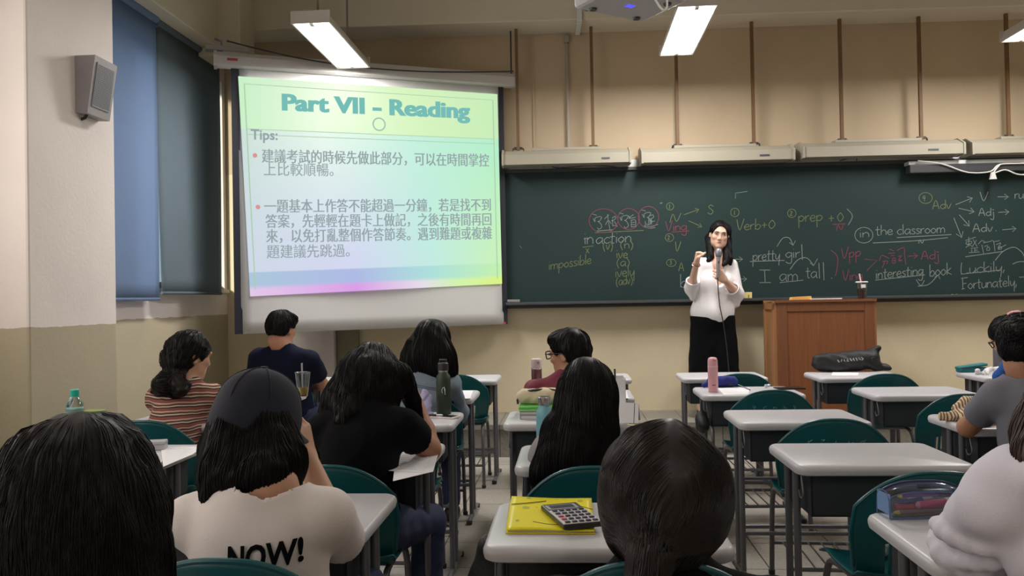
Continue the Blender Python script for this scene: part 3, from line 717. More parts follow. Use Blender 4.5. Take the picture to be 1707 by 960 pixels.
stroke('white', [(1295, 411), (1305, 397), (1316, 397), (1322, 409)]); stroke('white', [(1316, 404), (1322, 409), (1326, 401)], .009, False)
write('white', 'I', 1264, 471, 10.5, x1=1285); write('white', 'am', 1299, 468, 11, x1=1331); stroke('white', [(1300, 471), (1339, 467)])
write('white', 'ta', 1343, 463, 10, x1=1363); write('white', 'l', 1363, 464, 13, x1=1369); write('white', 'l', 1370, 467, 15, x1=1377); stroke('white', [(1386, 463), (1387, 464)])
stroke('white', [(1317, 449), (1330, 433), (1345, 430), (1356, 442)]); stroke('white', [(1350, 438), (1356, 443), (1363, 431)], .009, False)
stroke('pink', [(1385, 417), (1396, 428), (1395, 450), (1392, 460)])
write('pink', 'Vpp', 1402, 432, 9, -.15, x1=1436); write('pink', 'Ving', 1404, 468, 9, -.05, x1=1438)
stroke('pink', [(1442, 432), (1462, 434), (1445, 451)], .009, False)
for p in ([(635,550),(665,485),(755,525)], [(670,560),(735,555),(725,590)], [(700,560),(670,640)], [(755,405),(815,430)], [(745,460),(830,455)], [(780,490),(820,485)], [(790,525),(830,520),(825,580),(800,580),(795,540),(835,560)], [(850,425),(935,390),(945,480),(960,600)], [(870,500),(905,490),(870,545),(910,540),(905,555),(870,550)]):
    stroke('pink', crop(7.386, 1380, 360, p), .009)
arrow('pink', 1514, 427, 1530, 426, 8); write('pink', 'Adj', 1535, 433, 7.5, -.05, x1=1566)
ring('white', 1440, 392, 15, 13); write('white', 'in', 1432, 396, 8, -.06, x1=1450)
write('white', 'the', 1459, 392, 8.5, -.03, x1=1489); write('white', 'classroom', 1495, 391, 8.5, -.04, x1=1576)
stroke('white', [(1495, 396), (1586, 391)]); stroke('white', [(1455, 405), (1530, 401), (1580, 396)]); write('white', 'N', 1531, 406, 3.5, x1=1541)
write('white', 'interesting', 1459, 465, 9, -.09, x1=1539, lean=.05); stroke('white', [(1459, 467), (1542, 458)])
write('white', 'book', 1549, 461, 10, -.1, x1=1586); stroke('white', [(1527, 466), (1535, 476), (1541, 467)]); stroke('white', [(1530, 477), (1548, 474), (1563, 459)]); stroke('white', [(1558, 462), (1564, 458), (1567, 465)], .009, False)
ring('yellow', 1543, 330, 11, 9); write('yellow', '4', 1538, 334, 6); write('yellow', 'Adv', 1554, 349, 7.5, -.05, x1=1586)
arrow('white', 1593, 341, 1621, 330, 9); arrow('white', 1598, 347, 1624, 353, 9); arrow('white', 1599, 358, 1616, 377, 10); arrow('white', 1590, 363, 1603, 396, 11)
write('white', 'V', 1633, 335, 7.5, x1=1648); arrow('white', 1663, 328, 1681, 328, 8); write('white', 'run', 1691, 331, 8, -.02, x1=1716)
write('white', 'Adj', 1631, 360, 6.5, -.02, x1=1658); arrow('white', 1664, 354, 1682, 353, 8)
write('white', 'Adv', 1621, 387, 7, -.04, x1=1655); stroke('white', [(1660, 384), (1661, 385)]); arrow('white', 1671, 383, 1694, 381, 8)
for p in ([(500,510),(560,490)], [(530,480),(530,560)], [(510,520),(550,515),(550,535),(510,540),(510,520)], [(530,540),(505,570)], [(530,540),(560,560)], [(560,490),(590,480)], [(565,500),(600,560)], [(595,505),(560,560)], [(545,575),(610,570)], [(580,575),(580,610)], [(580,592),(605,590)], [(555,585),(555,610)], [(530,612),(620,605)],
          [(610,540),(640,510),(670,525)], [(640,545),(655,620)], [(650,530),(720,515)], [(660,560),(690,550)], [(690,560),(680,590),(705,590),(700,565),(685,562)], [(720,510),(740,520),(750,600)], [(740,520),(790,510)], [(760,545),(800,530),(775,570),(800,560),(805,580),(775,580),(845,545)]):
    stroke('white', crop(5.05, 1510, 300, p), .008)
stroke('white', [(1609, 428), (1672, 419)]); write('white', 'Luckily,', 1600, 456, 9, -.05, x1=1676, lean=.05); stroke('white', [(1602, 457), (1669, 450)])
stroke('white', [(1659, 434), (1672, 419), (1690, 412), (1703, 420), (1707, 427)]); stroke('white', [(1688, 440), (1700, 436), (1718, 437)])
write('white', 'Fortunately,', 1603, 482, 9, -.06, x1=1696, lean=.0); stroke('white', [(1699, 462), (1718, 461)])
stroke('white', [(1100, 339), (1104, 338)], .012); stroke('white', [(866, 409), (870, 414)], .006)
for cname, rgb in (('white', (122, 132, 128)), ('yellow', (104, 114, 80)), ('pink', (122, 62, 82))):
    o = obj('chalk_lettering', CHALK[cname], mat(cname + '_chalk', rgb, 0.9, 0.25, 40), BB, fixn=False, label=cname + ' chalk handwriting')
# ================================================================== lectern
M_WOOD = None
def wood_mat(name, c1, c2, scale=1.0, rough=.45):
    m = bpy.data.materials.new(name); m.use_nodes = True
    n, l = m.node_tree.nodes, m.node_tree.links; b = n['Principled BSDF']; b.inputs['Roughness'].default_value = rough
    tc = n.new('ShaderNodeTexCoord'); mp = n.new('ShaderNodeMapping'); mp.inputs['Scale'].default_value = (26 * scale, 26 * scale, 1.4 * scale); l.new(tc.outputs['Object'], mp.inputs[0])
    nz = n.new('ShaderNodeTexNoise'); nz.inputs['Scale'].default_value = 2.5; nz.inputs['Detail'].default_value = 6; nz.inputs['Distortion'].default_value = .6; l.new(mp.outputs[0], nz.inputs['Vector'])
    mx = n.new('ShaderNodeMix'); mx.data_type = 'RGBA'; mx.inputs[6].default_value = lin(c1); mx.inputs[7].default_value = lin(c2); l.new(nz.outputs[0], mx.inputs[0]); l.new(mx.outputs[2], b.inputs['Base Color'])
    return m
M_WOOD = wood_mat('lectern_wood', (110, 64, 38), (146, 92, 58)); M_WOODE = wood_mat('lectern_edge_wood', (106, 64, 40), (134, 86, 56)); M_WOODS = wood_mat('lectern_side_wood', (160, 112, 74), (182, 132, 90))
yl = 6.72
la, lb = at(1297, 600, yl), at(1461, 600, yl); lw = (lb.x - la.x) / 2; LZ0, LZ1 = 0.27, at(1380, 500, yl).z
t = thing('lectern', 'tall brown wooden lectern standing on the platform before the blackboard', 'lectern', ((la.x + lb.x) / 2, yl, LZ0), math.radians(1.0))
H = LZ1 - LZ0; D = .36
mb = MB(); mb.box(-lw + .075, lw - .075, .008, .02, .0, H - .085); obj('front_panel', mb, M_WOOD, t)
for s in (-1, 1):
    mb = MB(); mb.box(s * (lw - .04) - .04, s * (lw - .04) + .04, 0, .03, 0, H, .004); obj('front_stile', mb, M_WOODE, t)
mb = MB(); mb.box(-lw + .08, lw - .08, 0, .03, H - .09, H, .004); obj('front_rail', mb, M_WOODE, t)
for s in (-1, 1):
    mb = MB(); mb.box(s * lw - .012, s * lw + .012, .03, D, 0, H, .003); 
    mb.box(s * (lw + .016) - .006, s * (lw + .016) + .006, .03, .075, 0, H); mb.box(s * (lw + .016) - .006, s * (lw + .016) + .006, D - .045, D, 0, H); mb.box(s * (lw + .016) - .006, s * (lw + .016) + .006, .03, D, H - .07, H - .02)
    obj('side_panel', mb, M_WOODS, t)
mb = MB(); mb.add([(-lw - .012, -.012, H - .015), (lw + .012, -.012, H - .015), (lw + .012, D, H - .045), (-lw - .012, D, H - .045), (-lw - .012, -.012, H + .006), (lw + .012, -.012, H + .006), (lw + .012, D, H - .025), (-lw - .012, D, H - .025)], [(0, 3, 2, 1), (4, 5, 6, 7), (0, 1, 5, 4), (1, 2, 6, 5), (2, 3, 7, 6), (3, 0, 4, 7)])
obj('lectern_top', mb, M_WOODE, t)
LECT = t; LTOP = lambda y: LZ1 + .006 - .031 * (y + .012) / (D + .012)

# ================================================================== desks
DZ = 0.725
M_TOP = mat('desk_top_grey', (196, 194, 198), 0.38, 0.035, 3.0, 0.03, 120, spec=0.5)
M_EDGE = mat('desk_edge_grey', (176, 176, 184), 0.42, 0.03, 5)
M_STEEL = mat('steel_tube_grey', (112, 112, 118), 0.42, 0.10, 14, metal=0.35)
M_TRAY = mat('tray_dark_plastic', (46, 49, 54), 0.55, 0.08, 6, 0.05, 150)
def build_desk():
    t = thing('school_desk', 'grey school desk', 'desk', (0, 0, 0), 0, 'grey-topped school desks')
    hw, hd, rc = .29, .215, .045
    def loop(off, z):
        out = []
        for cx, cy, a0 in ((hw - rc, hd - rc, 0), (-hw + rc, hd - rc, PI / 2), (-hw + rc, -hd + rc, PI), (hw - rc, -hd + rc, 1.5 * PI)):
            for i in range(7):
                a = a0 + i * PI / 12; out.append((cx + (rc - off) * math.cos(a), cy + (rc - off) * math.sin(a), z))
        return out
    L_ = [loop(.012, DZ - .036), loop(.003, DZ - .031), loop(0, DZ - .020), loop(0, DZ - .012), loop(.004, DZ - .004), loop(.012, DZ)]
    n = len(L_[0]); V = [p for l_ in L_ for p in l_]; Fs = [tuple(range(n - 1, -1, -1)), tuple(5 * n + i for i in range(n))]
    for k in range(5):
        for i in range(n): Fs.append((k * n + i, k * n + (i + 1) % n, (k + 1) * n + (i + 1) % n, (k + 1) * n + i))
    mb = MB(); mb.add(V, Fs); obj('tabletop', mb, M_TOP, t, smooth=True)
    mb = MB()   # book tray, open towards the sitter
    x, y0, y1, z0, z1 = .235, -.165, .17, .545, DZ - .037
    mb.box(-x, x, y1 - .008, y1, z0, z1, .002); mb.box(-x, x, y0, y1, z0, z0 + .008, .002); mb.box(-x, -x + .008, y0, y1, z0, z1, .002); mb.box(x - .008, x, y0, y1, z0, z1, .002)
    mb.box(-x, x, y0, y0 + .008, z0, z1, .002)
    obj('book_tray', mb, M_TRAY, t)
    for s in (-1, 1):
        mb = MB()
        for yy in (-.075, .035): mb.tube([(s * .258, yy, .012), (s * .258, yy, DZ - .037)], .0125, 10)
        obj('leg', mb, M_STEEL, t, smooth=True)
        mb = MB(); mb.tube([(s * .258, -.20, .014), (s * .258, -.17, .02), (s * .258, .17, .02), (s * .258, .20, .014)], .0135, 8)
        f = obj('foot_bar', mb, M_STEEL, t, smooth=True)
        mb = MB()
        for yy in (-.195, .195): mb.lathe([(.016, 0), (.018, .022)], 10, T(s * .258, yy, 0))
        obj('rubber_foot', mb, M_DARK, f)
    mb = MB(); mb.tube([(-.258, .035, .20), (.258, .035, .20)], .010, 8); mb.tube([(-.258, -.075, .20), (.258, -.075, .20)], .010, 8); obj('crossbar', mb, M_STEEL, t, smooth=True)
    mb = MB(); mb.tube(smooth_path([(-.262, -.15, DZ - .04), (-.262, -.17, DZ - .10), (-.262, -.14, DZ - .12), (-.262, -.12, DZ - .10)]), .003, 5); obj('bag_hook', mb, M_STEEL, t)
    return t

# ================================================================== chairs
M_TEAL = mat('teal_plastic', (0, 80, 86), 0.38, 0.06, 4, 0.03, 200, spec=0.5)
M_CHST = mat('chair_steel', (108, 106, 110), 0.38, 0.10, 14, metal=0.45)
M_SCRIB = mat('white_scribble', (130, 150, 150), 0.8)
def build_chair():
    t = thing('student_chair', 'teal chair', 'chair', (0, 0, 0), 0, 'teal plastic student chairs')
    Z0, Z1 = .43, .775
    def back(a, c):
        u = 2 * a - 1
        hw = .195 + .03 * min(1, c * 1.6)
        zt = Z1 - .105 * abs(u) ** 2.6
        z = Z0 + (zt - Z0) * c
        x = u * hw * (1 - .04 * max(0, c - .7) * 3)
        y = -.155 - .035 * math.sin(min(1, c * 1.3) * PI / 2) - .045 * c + .05 * u * u
        return (x, y, z)
    mb = MB(); nu, nv = 41, 22
    mb.grid(back, nu, nv, skip=lambda i, j: 8 <= i <= 32 and i % 2 == 0 and 2 <= j <= 8)
    b = obj('backrest', mb, M_TEAL, t, smooth=True, solid=.007)
    mb = MB(); rim = [Vector(back(i / 40, 1.0)) for i in range(41)]; rim = [Vector(back(0, c / 10)) for c in range(2, 10)] + rim + [Vector(back(1, c / 10)) for c in range(9, 1, -1)]
    mb.tube(rim, .0065, 8); obj('backrest_rim', mb, M_TEAL, t, smooth=True)
    def seat(a, c):
        u = 2 * a - 1
        y = -.165 + .385 * c
        hw = .205 - .02 * c * c
        z = .435 + .018 * (abs(u) ** 2.2) - .010 * math.sin(c * PI) - (.035 * max(0, c - .8) / .2 if c > .8 else 0) + (.02 * (1 - c / .12) if c < .12 else 0)
        return (u * hw, y + .01 * (1 - abs(u)) * (1 if c > .5 else 0), z)
    mb = MB(); mb.grid(seat, 16, 20); obj('seat', mb, M_TEAL, t, smooth=True, solid=.007)
    for s in (-1, 1):
        P = smooth_path([(s * .185, .19, .0), (s * .183, .175, .25), (s * .18, .155, .375), (s * .175, .10, .415), (s * .172, -.08, .412), (s * .175, -.15, .375), (s * .183, -.19, .22), (s * .187, -.215, .0)], 5)
        mb = MB(); mb.tube(P, .0115, 10); l_ = obj('leg_frame', mb, M_CHST, t, smooth=True)
        mb = MB()
        for yy in (.19, -.215): mb.lathe([(.014, 0), (.0155, .02)], 10, T(s * .186, yy, 0))
        obj('rubber_foot', mb, M_DARK, l_)
    mb = MB(); mb.tube([(-.175, .06, .415), (.175, .06, .415)], .009, 8); mb.tube([(-.175, -.06, .413), (.175, -.06, .413)], .009, 8); obj('seat_support', mb, M_CHST, t, smooth=True)
    mb = MB()
    for yy, zz in ((.172, .15), (-.198, .15)): mb.tube([(-.183, yy, zz), (.183, yy, zz)], .009, 8)
    for i in range(6): 
        x = -.14 + .28 * i / 5; mb.tube([(x, .172, .155), (x, -.198, .155)], .004, 6)
    obj('book_rack', mb, M_CHST, t, smooth=True)
    return t
DESK0 = build_desk(); remember(DESK0)
CHAIR0 = build_chair(); remember(CHAIR0)
_du = {'d': False, 'c': False}
DESKS = {}
def desk(key, xc, yfar, label, rz=0.0):
    loc = (xc, yfar - .215, 0)
    if not _du['d']:
        DESK0.location = loc; DESK0.rotation_euler = (0, 0, rz); DESK0['label'] = label; _du['d'] = True; o = DESK0
    else: o = dup(DESK0, loc, rz, label)
    DESKS[key] = o; return o
def chair(xc, y, label, rz=0.0, scribble=False):
    loc = (xc, y, 0)
    if not _du['c']:
        CHAIR0.location = loc; CHAIR0.rotation_euler = (0, 0, rz); CHAIR0['label'] = label; _du['c'] = True; o = CHAIR0
    else: o = dup(CHAIR0, loc, rz, label)
    if scribble:
        mb = MB(); rnd = random.Random(int(xc * 100 + y * 10))
        for k in range(5):
            x0 = -.12 + .055 * k
            for j in range(3):
                a = (x0 + rnd.uniform(0, .025), rnd.uniform(.665, .695)); c = (x0 + rnd.uniform(0, .03), rnd.uniform(.665, .70))
                def by(x, z): return -.155 - .035 - .045 * ((z - .43) / .345) + .05 * (x / .222) ** 2 - .0055
                mb.tube([(a[0], by(*a), a[1]), (c[0], by(*c), c[1])], .0012, 4)
        obj('scribble', mb, M_SCRIB, o)
    return o
# columns of desks: A and B right of the aisle, C at the right edge, D left of the aisle, E the middle, F by the windows
AX, BX, CX2, DX, EX, FX = 1.04, 1.965, 2.97, -.825, .088, -1.875
desk('A1', 1.041, 6.040, 'grey desk before the standing person, frontmost of its column, nothing on it')
desk('A2', 1.024, 5.090, 'grey desk with the pink bottle and blue pouch on it')
desk('A3', 1.023, 4.080, 'empty grey desk right behind the desk with the pink bottle')
desk('A4', 1.025, 3.170, 'large empty grey desk in front of the chair behind the clear pencil case')
desk('A5', 1.037, 2.180, 'grey desk with the clear pencil case and white sleeve on it')
desk('B1', 1.938, 5.970, 'grey desk with the black bag on it before the lectern')
desk('B2', 1.943, 5.000, 'empty grey desk behind the desk with the black bag')
desk('B3', 1.912, 3.890, 'grey desk with the knotted striped cloth and a bare elbow on it')
desk('C1', 2.950, 5.890, 'grey desk with the teal pouch and crumpled tissues on it')
desk('D1', -0.817, 6.056, 'empty grey desk under the right lower corner of the screen')
desk('D2', -0.866, 5.046, 'grey desk of the person in the denim jacket, paper on it')
desk('D3', -0.839, 4.090, 'grey desk with the dark green flask and phone on it')
desk('D4', -0.798, 3.225, 'grey desk with sheets of paper and a propped bare elbow')
desk('D5', -0.811, 2.390, 'grey desk in front of the person with the cap, corner showing')
desk('E1', 0.119, 6.035, 'grey desk partly hidden behind the person in maroon, frontmost of the middle column')
desk('E2', 0.058, 5.000, 'grey desk with the rose metal tumbler in front of the person in maroon')
desk('E3', -0.033, 4.100, 'grey desk with the cream pouch and green folder on it')
desk('E4', 0.085, 3.163, 'grey desk with the light blue bottle in front of the long-haired person')
desk('E5', 0.073, 2.282, 'grey desk with the yellow folder and calculator on it')
desk('F1', -2.075, 6.018, 'grey desk on which the person in navy rests an arm')
desk('F2', -1.950, 5.000, 'grey desk with the half-empty iced drink cup on it')
desk('F3', -1.900, 4.150, 'grey desk in front of the person in the striped shirt')
desk('F4', -1.790, 3.214, 'grey desk by the column with green-capped bottle and paper on it')
chair(AX + .05, 5.58, 'teal chair right behind the pink bottle, nearest the standing person')
chair(AX + .025, 4.66, 'teal chair directly behind the desk with the pink bottle', .03, True)
chair(AX + .04, 3.64, 'teal chair between the two empty grey desks right of the aisle', -.04, True)
chair(AX - .015, 2.64, 'teal chair right behind the clear pencil case', .05)
chair(BX, 5.46, 'teal chair behind the desk with the black bag, before the lectern')
chair(BX - .03, 4.42, 'teal chair beside the knotted striped cloth', .08)
chair(DX + .02, 5.74, 'teal chair at the empty desk under the screen corner')
chair(DX - .02, 4.66, 'teal chair on which the person in denim sits')
chair(DX, 3.70, 'teal chair beside the black sleeve, behind the green flask')
chair(DX + .03, 2.76, 'teal chair of the person in the black short-sleeved top')
chair(DX + .10, 1.84, 'teal chair back below the printed word NOW on the white shirt')
chair(EX, 3.52, 'teal chair behind the light blue bottle, mostly hidden by long hair')
chair(EX - .02, 2.73, 'teal chair between the yellow folder and the long-haired person')
chair(EX + .07, 1.84, 'teal chair of the person with the low ponytail at the bottom edge')
chair(FX - .06, 3.74, 'teal chair of the person in the striped shirt')
chair(FX - .17, 2.86, 'teal chair at the left picture edge behind the long dark hair')
chair(BX - .095, 3.24, 'teal chair of the person in the grey t-shirt')
chair(EX - .05, 4.52, 'teal chair of the person in maroon')
chair(-2.0, 5.62, 'teal chair of the person in navy')
chair(CX2 + .02, 5.34, 'teal chair of the person in blue at the right edge')
# ================================================================== people: smooth blended solids meshed as one continuous surface
class Sculpt:
    def __init__(s): s.ops = []; s.lo = np.full(3, 1e9); s.hi = np.full(3, -1e9)
    def _ext(s, pts, r):
        for p in pts:
            p = np.array(p, float); s.lo = np.minimum(s.lo, p - r); s.hi = np.maximum(s.hi, p + r)
    def cone(s, a, b, r1, r2, k=.02, sub=False, clip=(), flat=None):
        a, b = np.array(a, float), np.array(b, float); r = max(r1, r2)
        if not sub: s._ext((a, b), r + .01)
        s.ops.append(('cone', a, b, r1, r2, k, sub, clip, np.minimum(a, b) - r, np.maximum(a, b) + r)); return s
    def ell(s, c, r, R=None, k=.02, sub=False, clip=()):
        c = np.array(c, float); r = np.array(r, float); m = float(max(r))
        R = np.eye(3) if R is None else np.array(R.to_3x3() if hasattr(R, 'to_3x3') else R, float)
        if not sub: s._ext((c,), m + .01)
        s.ops.append(('ell', c, r, R, None, k, sub, clip, c - m, c + m)); return s
    def chain(s, pts, rs, k=.02, **kw):
        for i in range(len(pts) - 1): s.cone(pts[i], pts[i + 1], rs[i], rs[i + 1], k, **kw)
        return s
    def build(s, h, noise=0.0, nfreq=30.0, seed=1, cut=(), stretch=(1, 1, 1)):
        lo = s.lo - 4 * h; n = np.ceil((s.hi + 4 * h - lo) / h).astype(int) + 1
        ax = [lo[i] + h * np.arange(n[i]) for i in range(3)]
        D = np.full(n, .2, np.float32)
        for op in s.ops:
            kind, a, b, c, d, k, sub, clip, b0, b1 = op
            m = k + 3 * h
            i0 = np.clip(np.floor((b0 - m - lo) / h).astype(int), 0, n); i1 = np.clip(np.ceil((b1 + m - lo) / h).astype(int) + 1, 0, n)
            if (i1 <= i0).any(): continue
            X = ax[0][i0[0]:i1[0]].astype(np.float32)[:, None, None]; Y = ax[1][i0[1]:i1[1]].astype(np.float32)[None, :, None]; Z = ax[2][i0[2]:i1[2]].astype(np.float32)[None, None, :]
            if kind == 'cone':
                ba = b - a; L2 = max(1e-9, float(ba @ ba))
                t = np.clip(((X - a[0]) * ba[0] + (Y - a[1]) * ba[1] + (Z - a[2]) * ba[2]) / L2, 0, 1)
                q = np.sqrt((X - a[0] - t * ba[0]) ** 2 + (Y - a[1] - t * ba[1]) ** 2 + (Z - a[2] - t * ba[2]) ** 2) - (c + (d - c) * t)
            else:
                R = c; r = b; px, py, pz = X - a[0], Y - a[1], Z - a[2]
                u = [(px * R[0, i] + py * R[1, i] + pz * R[2, i]) for i in range(3)]
                k0 = np.sqrt(sum((u[i] / r[i]) ** 2 for i in range(3))); k1 = np.sqrt(sum((u[i] / r[i] ** 2) ** 2 for i in range(3))) + 1e-6
                q = k0 * (k0 - 1) / k1
            for (pp, nn) in clip:
                q = np.maximum(q, (X - pp[0]) * nn[0] + (Y - pp[1]) * nn[1] + (Z - pp[2]) * nn[2])
            S_ = (slice(i0[0], i1[0]), slice(i0[1], i1[1]), slice(i0[2], i1[2])); A = D[S_]
            if sub:
                q = -q; hh = np.clip(.5 - .5 * (q - A) / max(k, 1e-6) * -1, 0, 1)
                hh = np.clip(.5 + .5 * (q - A) / max(k, 1e-6), 0, 1); D[S_] = A + (q - A) * hh + k * hh * (1 - hh)
            else:
                hh = np.clip(.5 + .5 * (A - q) / max(k, 1e-6), 0, 1); D[S_] = A + (q - A) * hh - k * hh * (1 - hh)
        X, Y, Z = ax[0].astype(np.float32)[:, None, None], ax[1].astype(np.float32)[None, :, None], ax[2].astype(np.float32)[None, None, :]
        if noise:
            rg = np.random.RandomState(seed); N = 0
            for _ in range(7):
                w = rg.normal(size=3) * nfreq * rg.uniform(.5, 1.4) * np.array(stretch); ph = rg.uniform(0, 6)
                N = N + np.sin(X * w[0] + Y * w[1] + Z * w[2] + ph + 1.2 * np.sin(Z * w[0] * .7 + X * w[2] * .5))
            D = D + (noise / 3.0) * N.astype(np.float32)
        for (pp, nn) in cut:
            D = np.maximum(D, (X - pp[0]) * nn[0] + (Y - pp[1]) * nn[1] + (Z - pp[2]) * nn[2])
        s.D, s.org, s.h = D, lo, h
        return s.nets()
    def nets(s):
        D, h, lo = s.D, s.h, s.org; I = D < 0
        n = np.array(D.shape)
        c = np.zeros(n - 1, np.int8)
        cs = [(i, j, k) for i in (0, 1) for j in (0, 1) for k in (0, 1)]
        sl = lambda i, j, k: (slice(i, n[0] - 1 + i), slice(j, n[1] - 1 + j), slice(k, n[2] - 1 + k))
        for q in cs: c += I[sl(*q)]
        act = np.argwhere((c > 0) & (c < 8)); idx = -np.ones(n - 1, np.int64); idx[tuple(act.T)] = np.arange(len(act))
        P = np.zeros((len(act), 3)); W_ = np.zeros(len(act))
        val = {q: D[act[:, 0] + q[0], act[:, 1] + q[1], act[:, 2] + q[2]] for q in cs}
        for p in cs:
            for a in range(3):
                if p[a]: continue
                q = list(p); q[a] = 1; q = tuple(q); A, B = val[p], val[q]; m = (A < 0) != (B < 0)
                t = np.where(m, A / np.where(m, A - B, 1), 0)
                e = np.array(p, float)[None, :] + np.eye(3)[a][None, :] * t[:, None]
                P[m] += e[m]; W_[m] += 1
        P = lo + (act + P / W_[:, None]) * h
        Q = []
        for a in range(3):
            b_, c_ = (a + 1) % 3, (a + 2) % 3
            s0 = [slice(1, n[i] - 1) for i in range(3)]; s1 = list(s0); s0[a] = slice(0, n[a] - 1); s1[a] = slice(1, n[a])
            m = I[tuple(s0)] != I[tuple(s1)]; e = np.argwhere(m)
            if not len(e): continue
            ins = I[tuple(s0)][tuple(e.T)]
            off = np.array([0 if i == a else 1 for i in range(3)]); e = e + off
            def cell(db, dc):
                x = e.copy(); x[:, b_] -= db; x[:, c_] -= dc; return idx[x[:, 0], x[:, 1], x[:, 2]]
            q = np.stack([cell(1, 1), cell(0, 1), cell(0, 0), cell(1, 0)], 1)
            q[~ins] = q[~ins][:, ::-1]; Q.append(q)
        s.P, s.Q = P, np.concatenate(Q); return s
    def sample(s, P):
        g = np.clip((P - s.org) / s.h, 1, np.array(s.D.shape) - 2.001); i = g.astype(int); f = g - i
        D = s.D; r = 0
        for dx in (0, 1):
            for dy in (0, 1):
                for dz in (0, 1):
                    w = (f[:, 0] if dx else 1 - f[:, 0]) * (f[:, 1] if dy else 1 - f[:, 1]) * (f[:, 2] if dz else 1 - f[:, 2])
                    r = r + w * D[i[:, 0] + dx, i[:, 1] + dy, i[:, 2] + dz]
        return r
    def grad(s, P):
        e = s.h; g = np.stack([s.sample(P + e * np.eye(3)[i]) - s.sample(P - e * np.eye(3)[i]) for i in range(3)], 1)
        return g / (np.linalg.norm(g, axis=1, keepdims=True) + 1e-9)
def mesh_np(name, P, Q, m, parent=None, org=(0, 0, 0), smooth=True, matidx=None):
    me = bpy.data.meshes.new(name); P = np.asarray(P, float) - np.array(org)
    me.vertices.add(len(P)); me.vertices.foreach_set('co', P.astype(np.float32).ravel())
    k = Q.shape[1]; me.loops.add(len(Q) * k); me.loops.foreach_set('vertex_index', Q.astype(np.int32).ravel())
    me.polygons.add(len(Q)); me.polygons.foreach_set('loop_start', np.arange(0, len(Q) * k, k, dtype=np.int32))
    for mm in (m if isinstance(m, (list, tuple)) else [m]): me.materials.append(mm)
    if matidx is not None: me.polygons.foreach_set('material_index', matidx.astype(np.int32))
    me.polygons.foreach_set('use_smooth', np.ones(len(Q), bool)) if smooth else None
    me.update(calc_edges=True); me.validate()
    o = bpy.data.objects.new(name, me); link(o, parent); return o
def strands(S, flow, n, steps, step, rad, seed=1, lift=.002, rootsel=None, n3=3, jit=.25):
    """hair strands that run over the surface of a solid along a flow; returns vertices and quads"""
    rg = np.random.RandomState(seed); R = S.P
    if rootsel is not None: R = R[rootsel(R)]
    p = R[rg.randint(0, len(R), n)] + rg.normal(size=(n, 3)) * S.h * .5
    path = []; lf = rg.uniform(.2, 1.0, n) * lift; dv = None; wob = rg.normal(size=(n, 3)) * jit
    for i in range(steps):
        t = i / (steps - 1)
        d = S.sample(p); g = S.grad(p); tgt = lf * (4 * t * (1 - t)) ** .5 - .0012
        pos = p - g * np.clip(d - tgt, -.012, .012)[:, None]
        path.append(pos.copy())
        f = flow(pos) + wob * .35; f = f / (np.linalg.norm(f, axis=1, keepdims=True) + 1e-9)
        tn = f - g * (f * g).sum(1, keepdims=True) * .97; ln = np.linalg.norm(tn, axis=1, keepdims=True)
        tn = np.where(ln > .2, tn / (ln + 1e-9), f)
        dv = tn if dv is None else .55 * dv + .45 * tn
        p = pos + dv * step
    path = np.stack(path, 1)                       # n, steps, 3
    tang = np.gradient(path, axis=1); tang /= (np.linalg.norm(tang, axis=2, keepdims=True) + 1e-9)
    up = np.array([.31, .52, .79]); s1 = np.cross(tang, up); s1 /= (np.linalg.norm(s1, axis=2, keepdims=True) + 1e-9); s2 = np.cross(tang, s1)
    prof = rad * np.clip(np.minimum(np.linspace(.4, 4, steps), np.linspace(5, .15, steps)), 0, 1)
    rr = prof[None, :, None] * rg.uniform(.6, 1.3, (n, 1, 1))
    V = np.stack([path + rr * (math.cos(2 * PI * j / n3) * s1 + math.sin(2 * PI * j / n3) * s2) for j in range(n3)], 2)   # n, steps, n3, 3
    base = (np.arange(n)[:, None, None] * steps + np.arange(steps - 1)[None, :, None]) * n3 + np.arange(n3)[None, None, :]
    nx = (np.arange(n)[:, None, None] * steps + np.arange(steps - 1)[None, :, None]) * n3 + (np.arange(n3)[None, None, :] + 1) % n3
    Q = np.stack([base, nx, nx + n3, base + n3], -1).reshape(-1, 4)
    return V.reshape(-1, 3), Q
def merge(*vq):
    V = []; Q = []; o = 0
    for v, q in vq: V.append(v); Q.append(q + o); o += len(v)
    return np.concatenate(V), np.concatenate(Q)
def rot(yaw=0, pitch=0, roll=0):
    """yaw + turns left, pitch + nods down, roll + tilts to the own right"""
    return (Matrix.Rotation(math.radians(yaw), 3, 'Z') @ Matrix.Rotation(-math.radians(pitch), 3, 'X') @ Matrix.Rotation(math.radians(roll), 3, 'Y'))
class Head:
    def __init__(s, c, R, k=1.0): s.c = Vector(c); s.R = R; s.k = k
    def __call__(s, x, y, z): return s.c + s.R @ (Vector((x, y, z)) * s.k)
    def e(s, S, c, r, **kw): S.ell(s(*c), [q * s.k for q in r], s.R, **kw)
    def cn(s, S, a, b, r1, r2, **kw): S.cone(s(*a), s(*b), r1 * s.k, r2 * s.k, **kw)
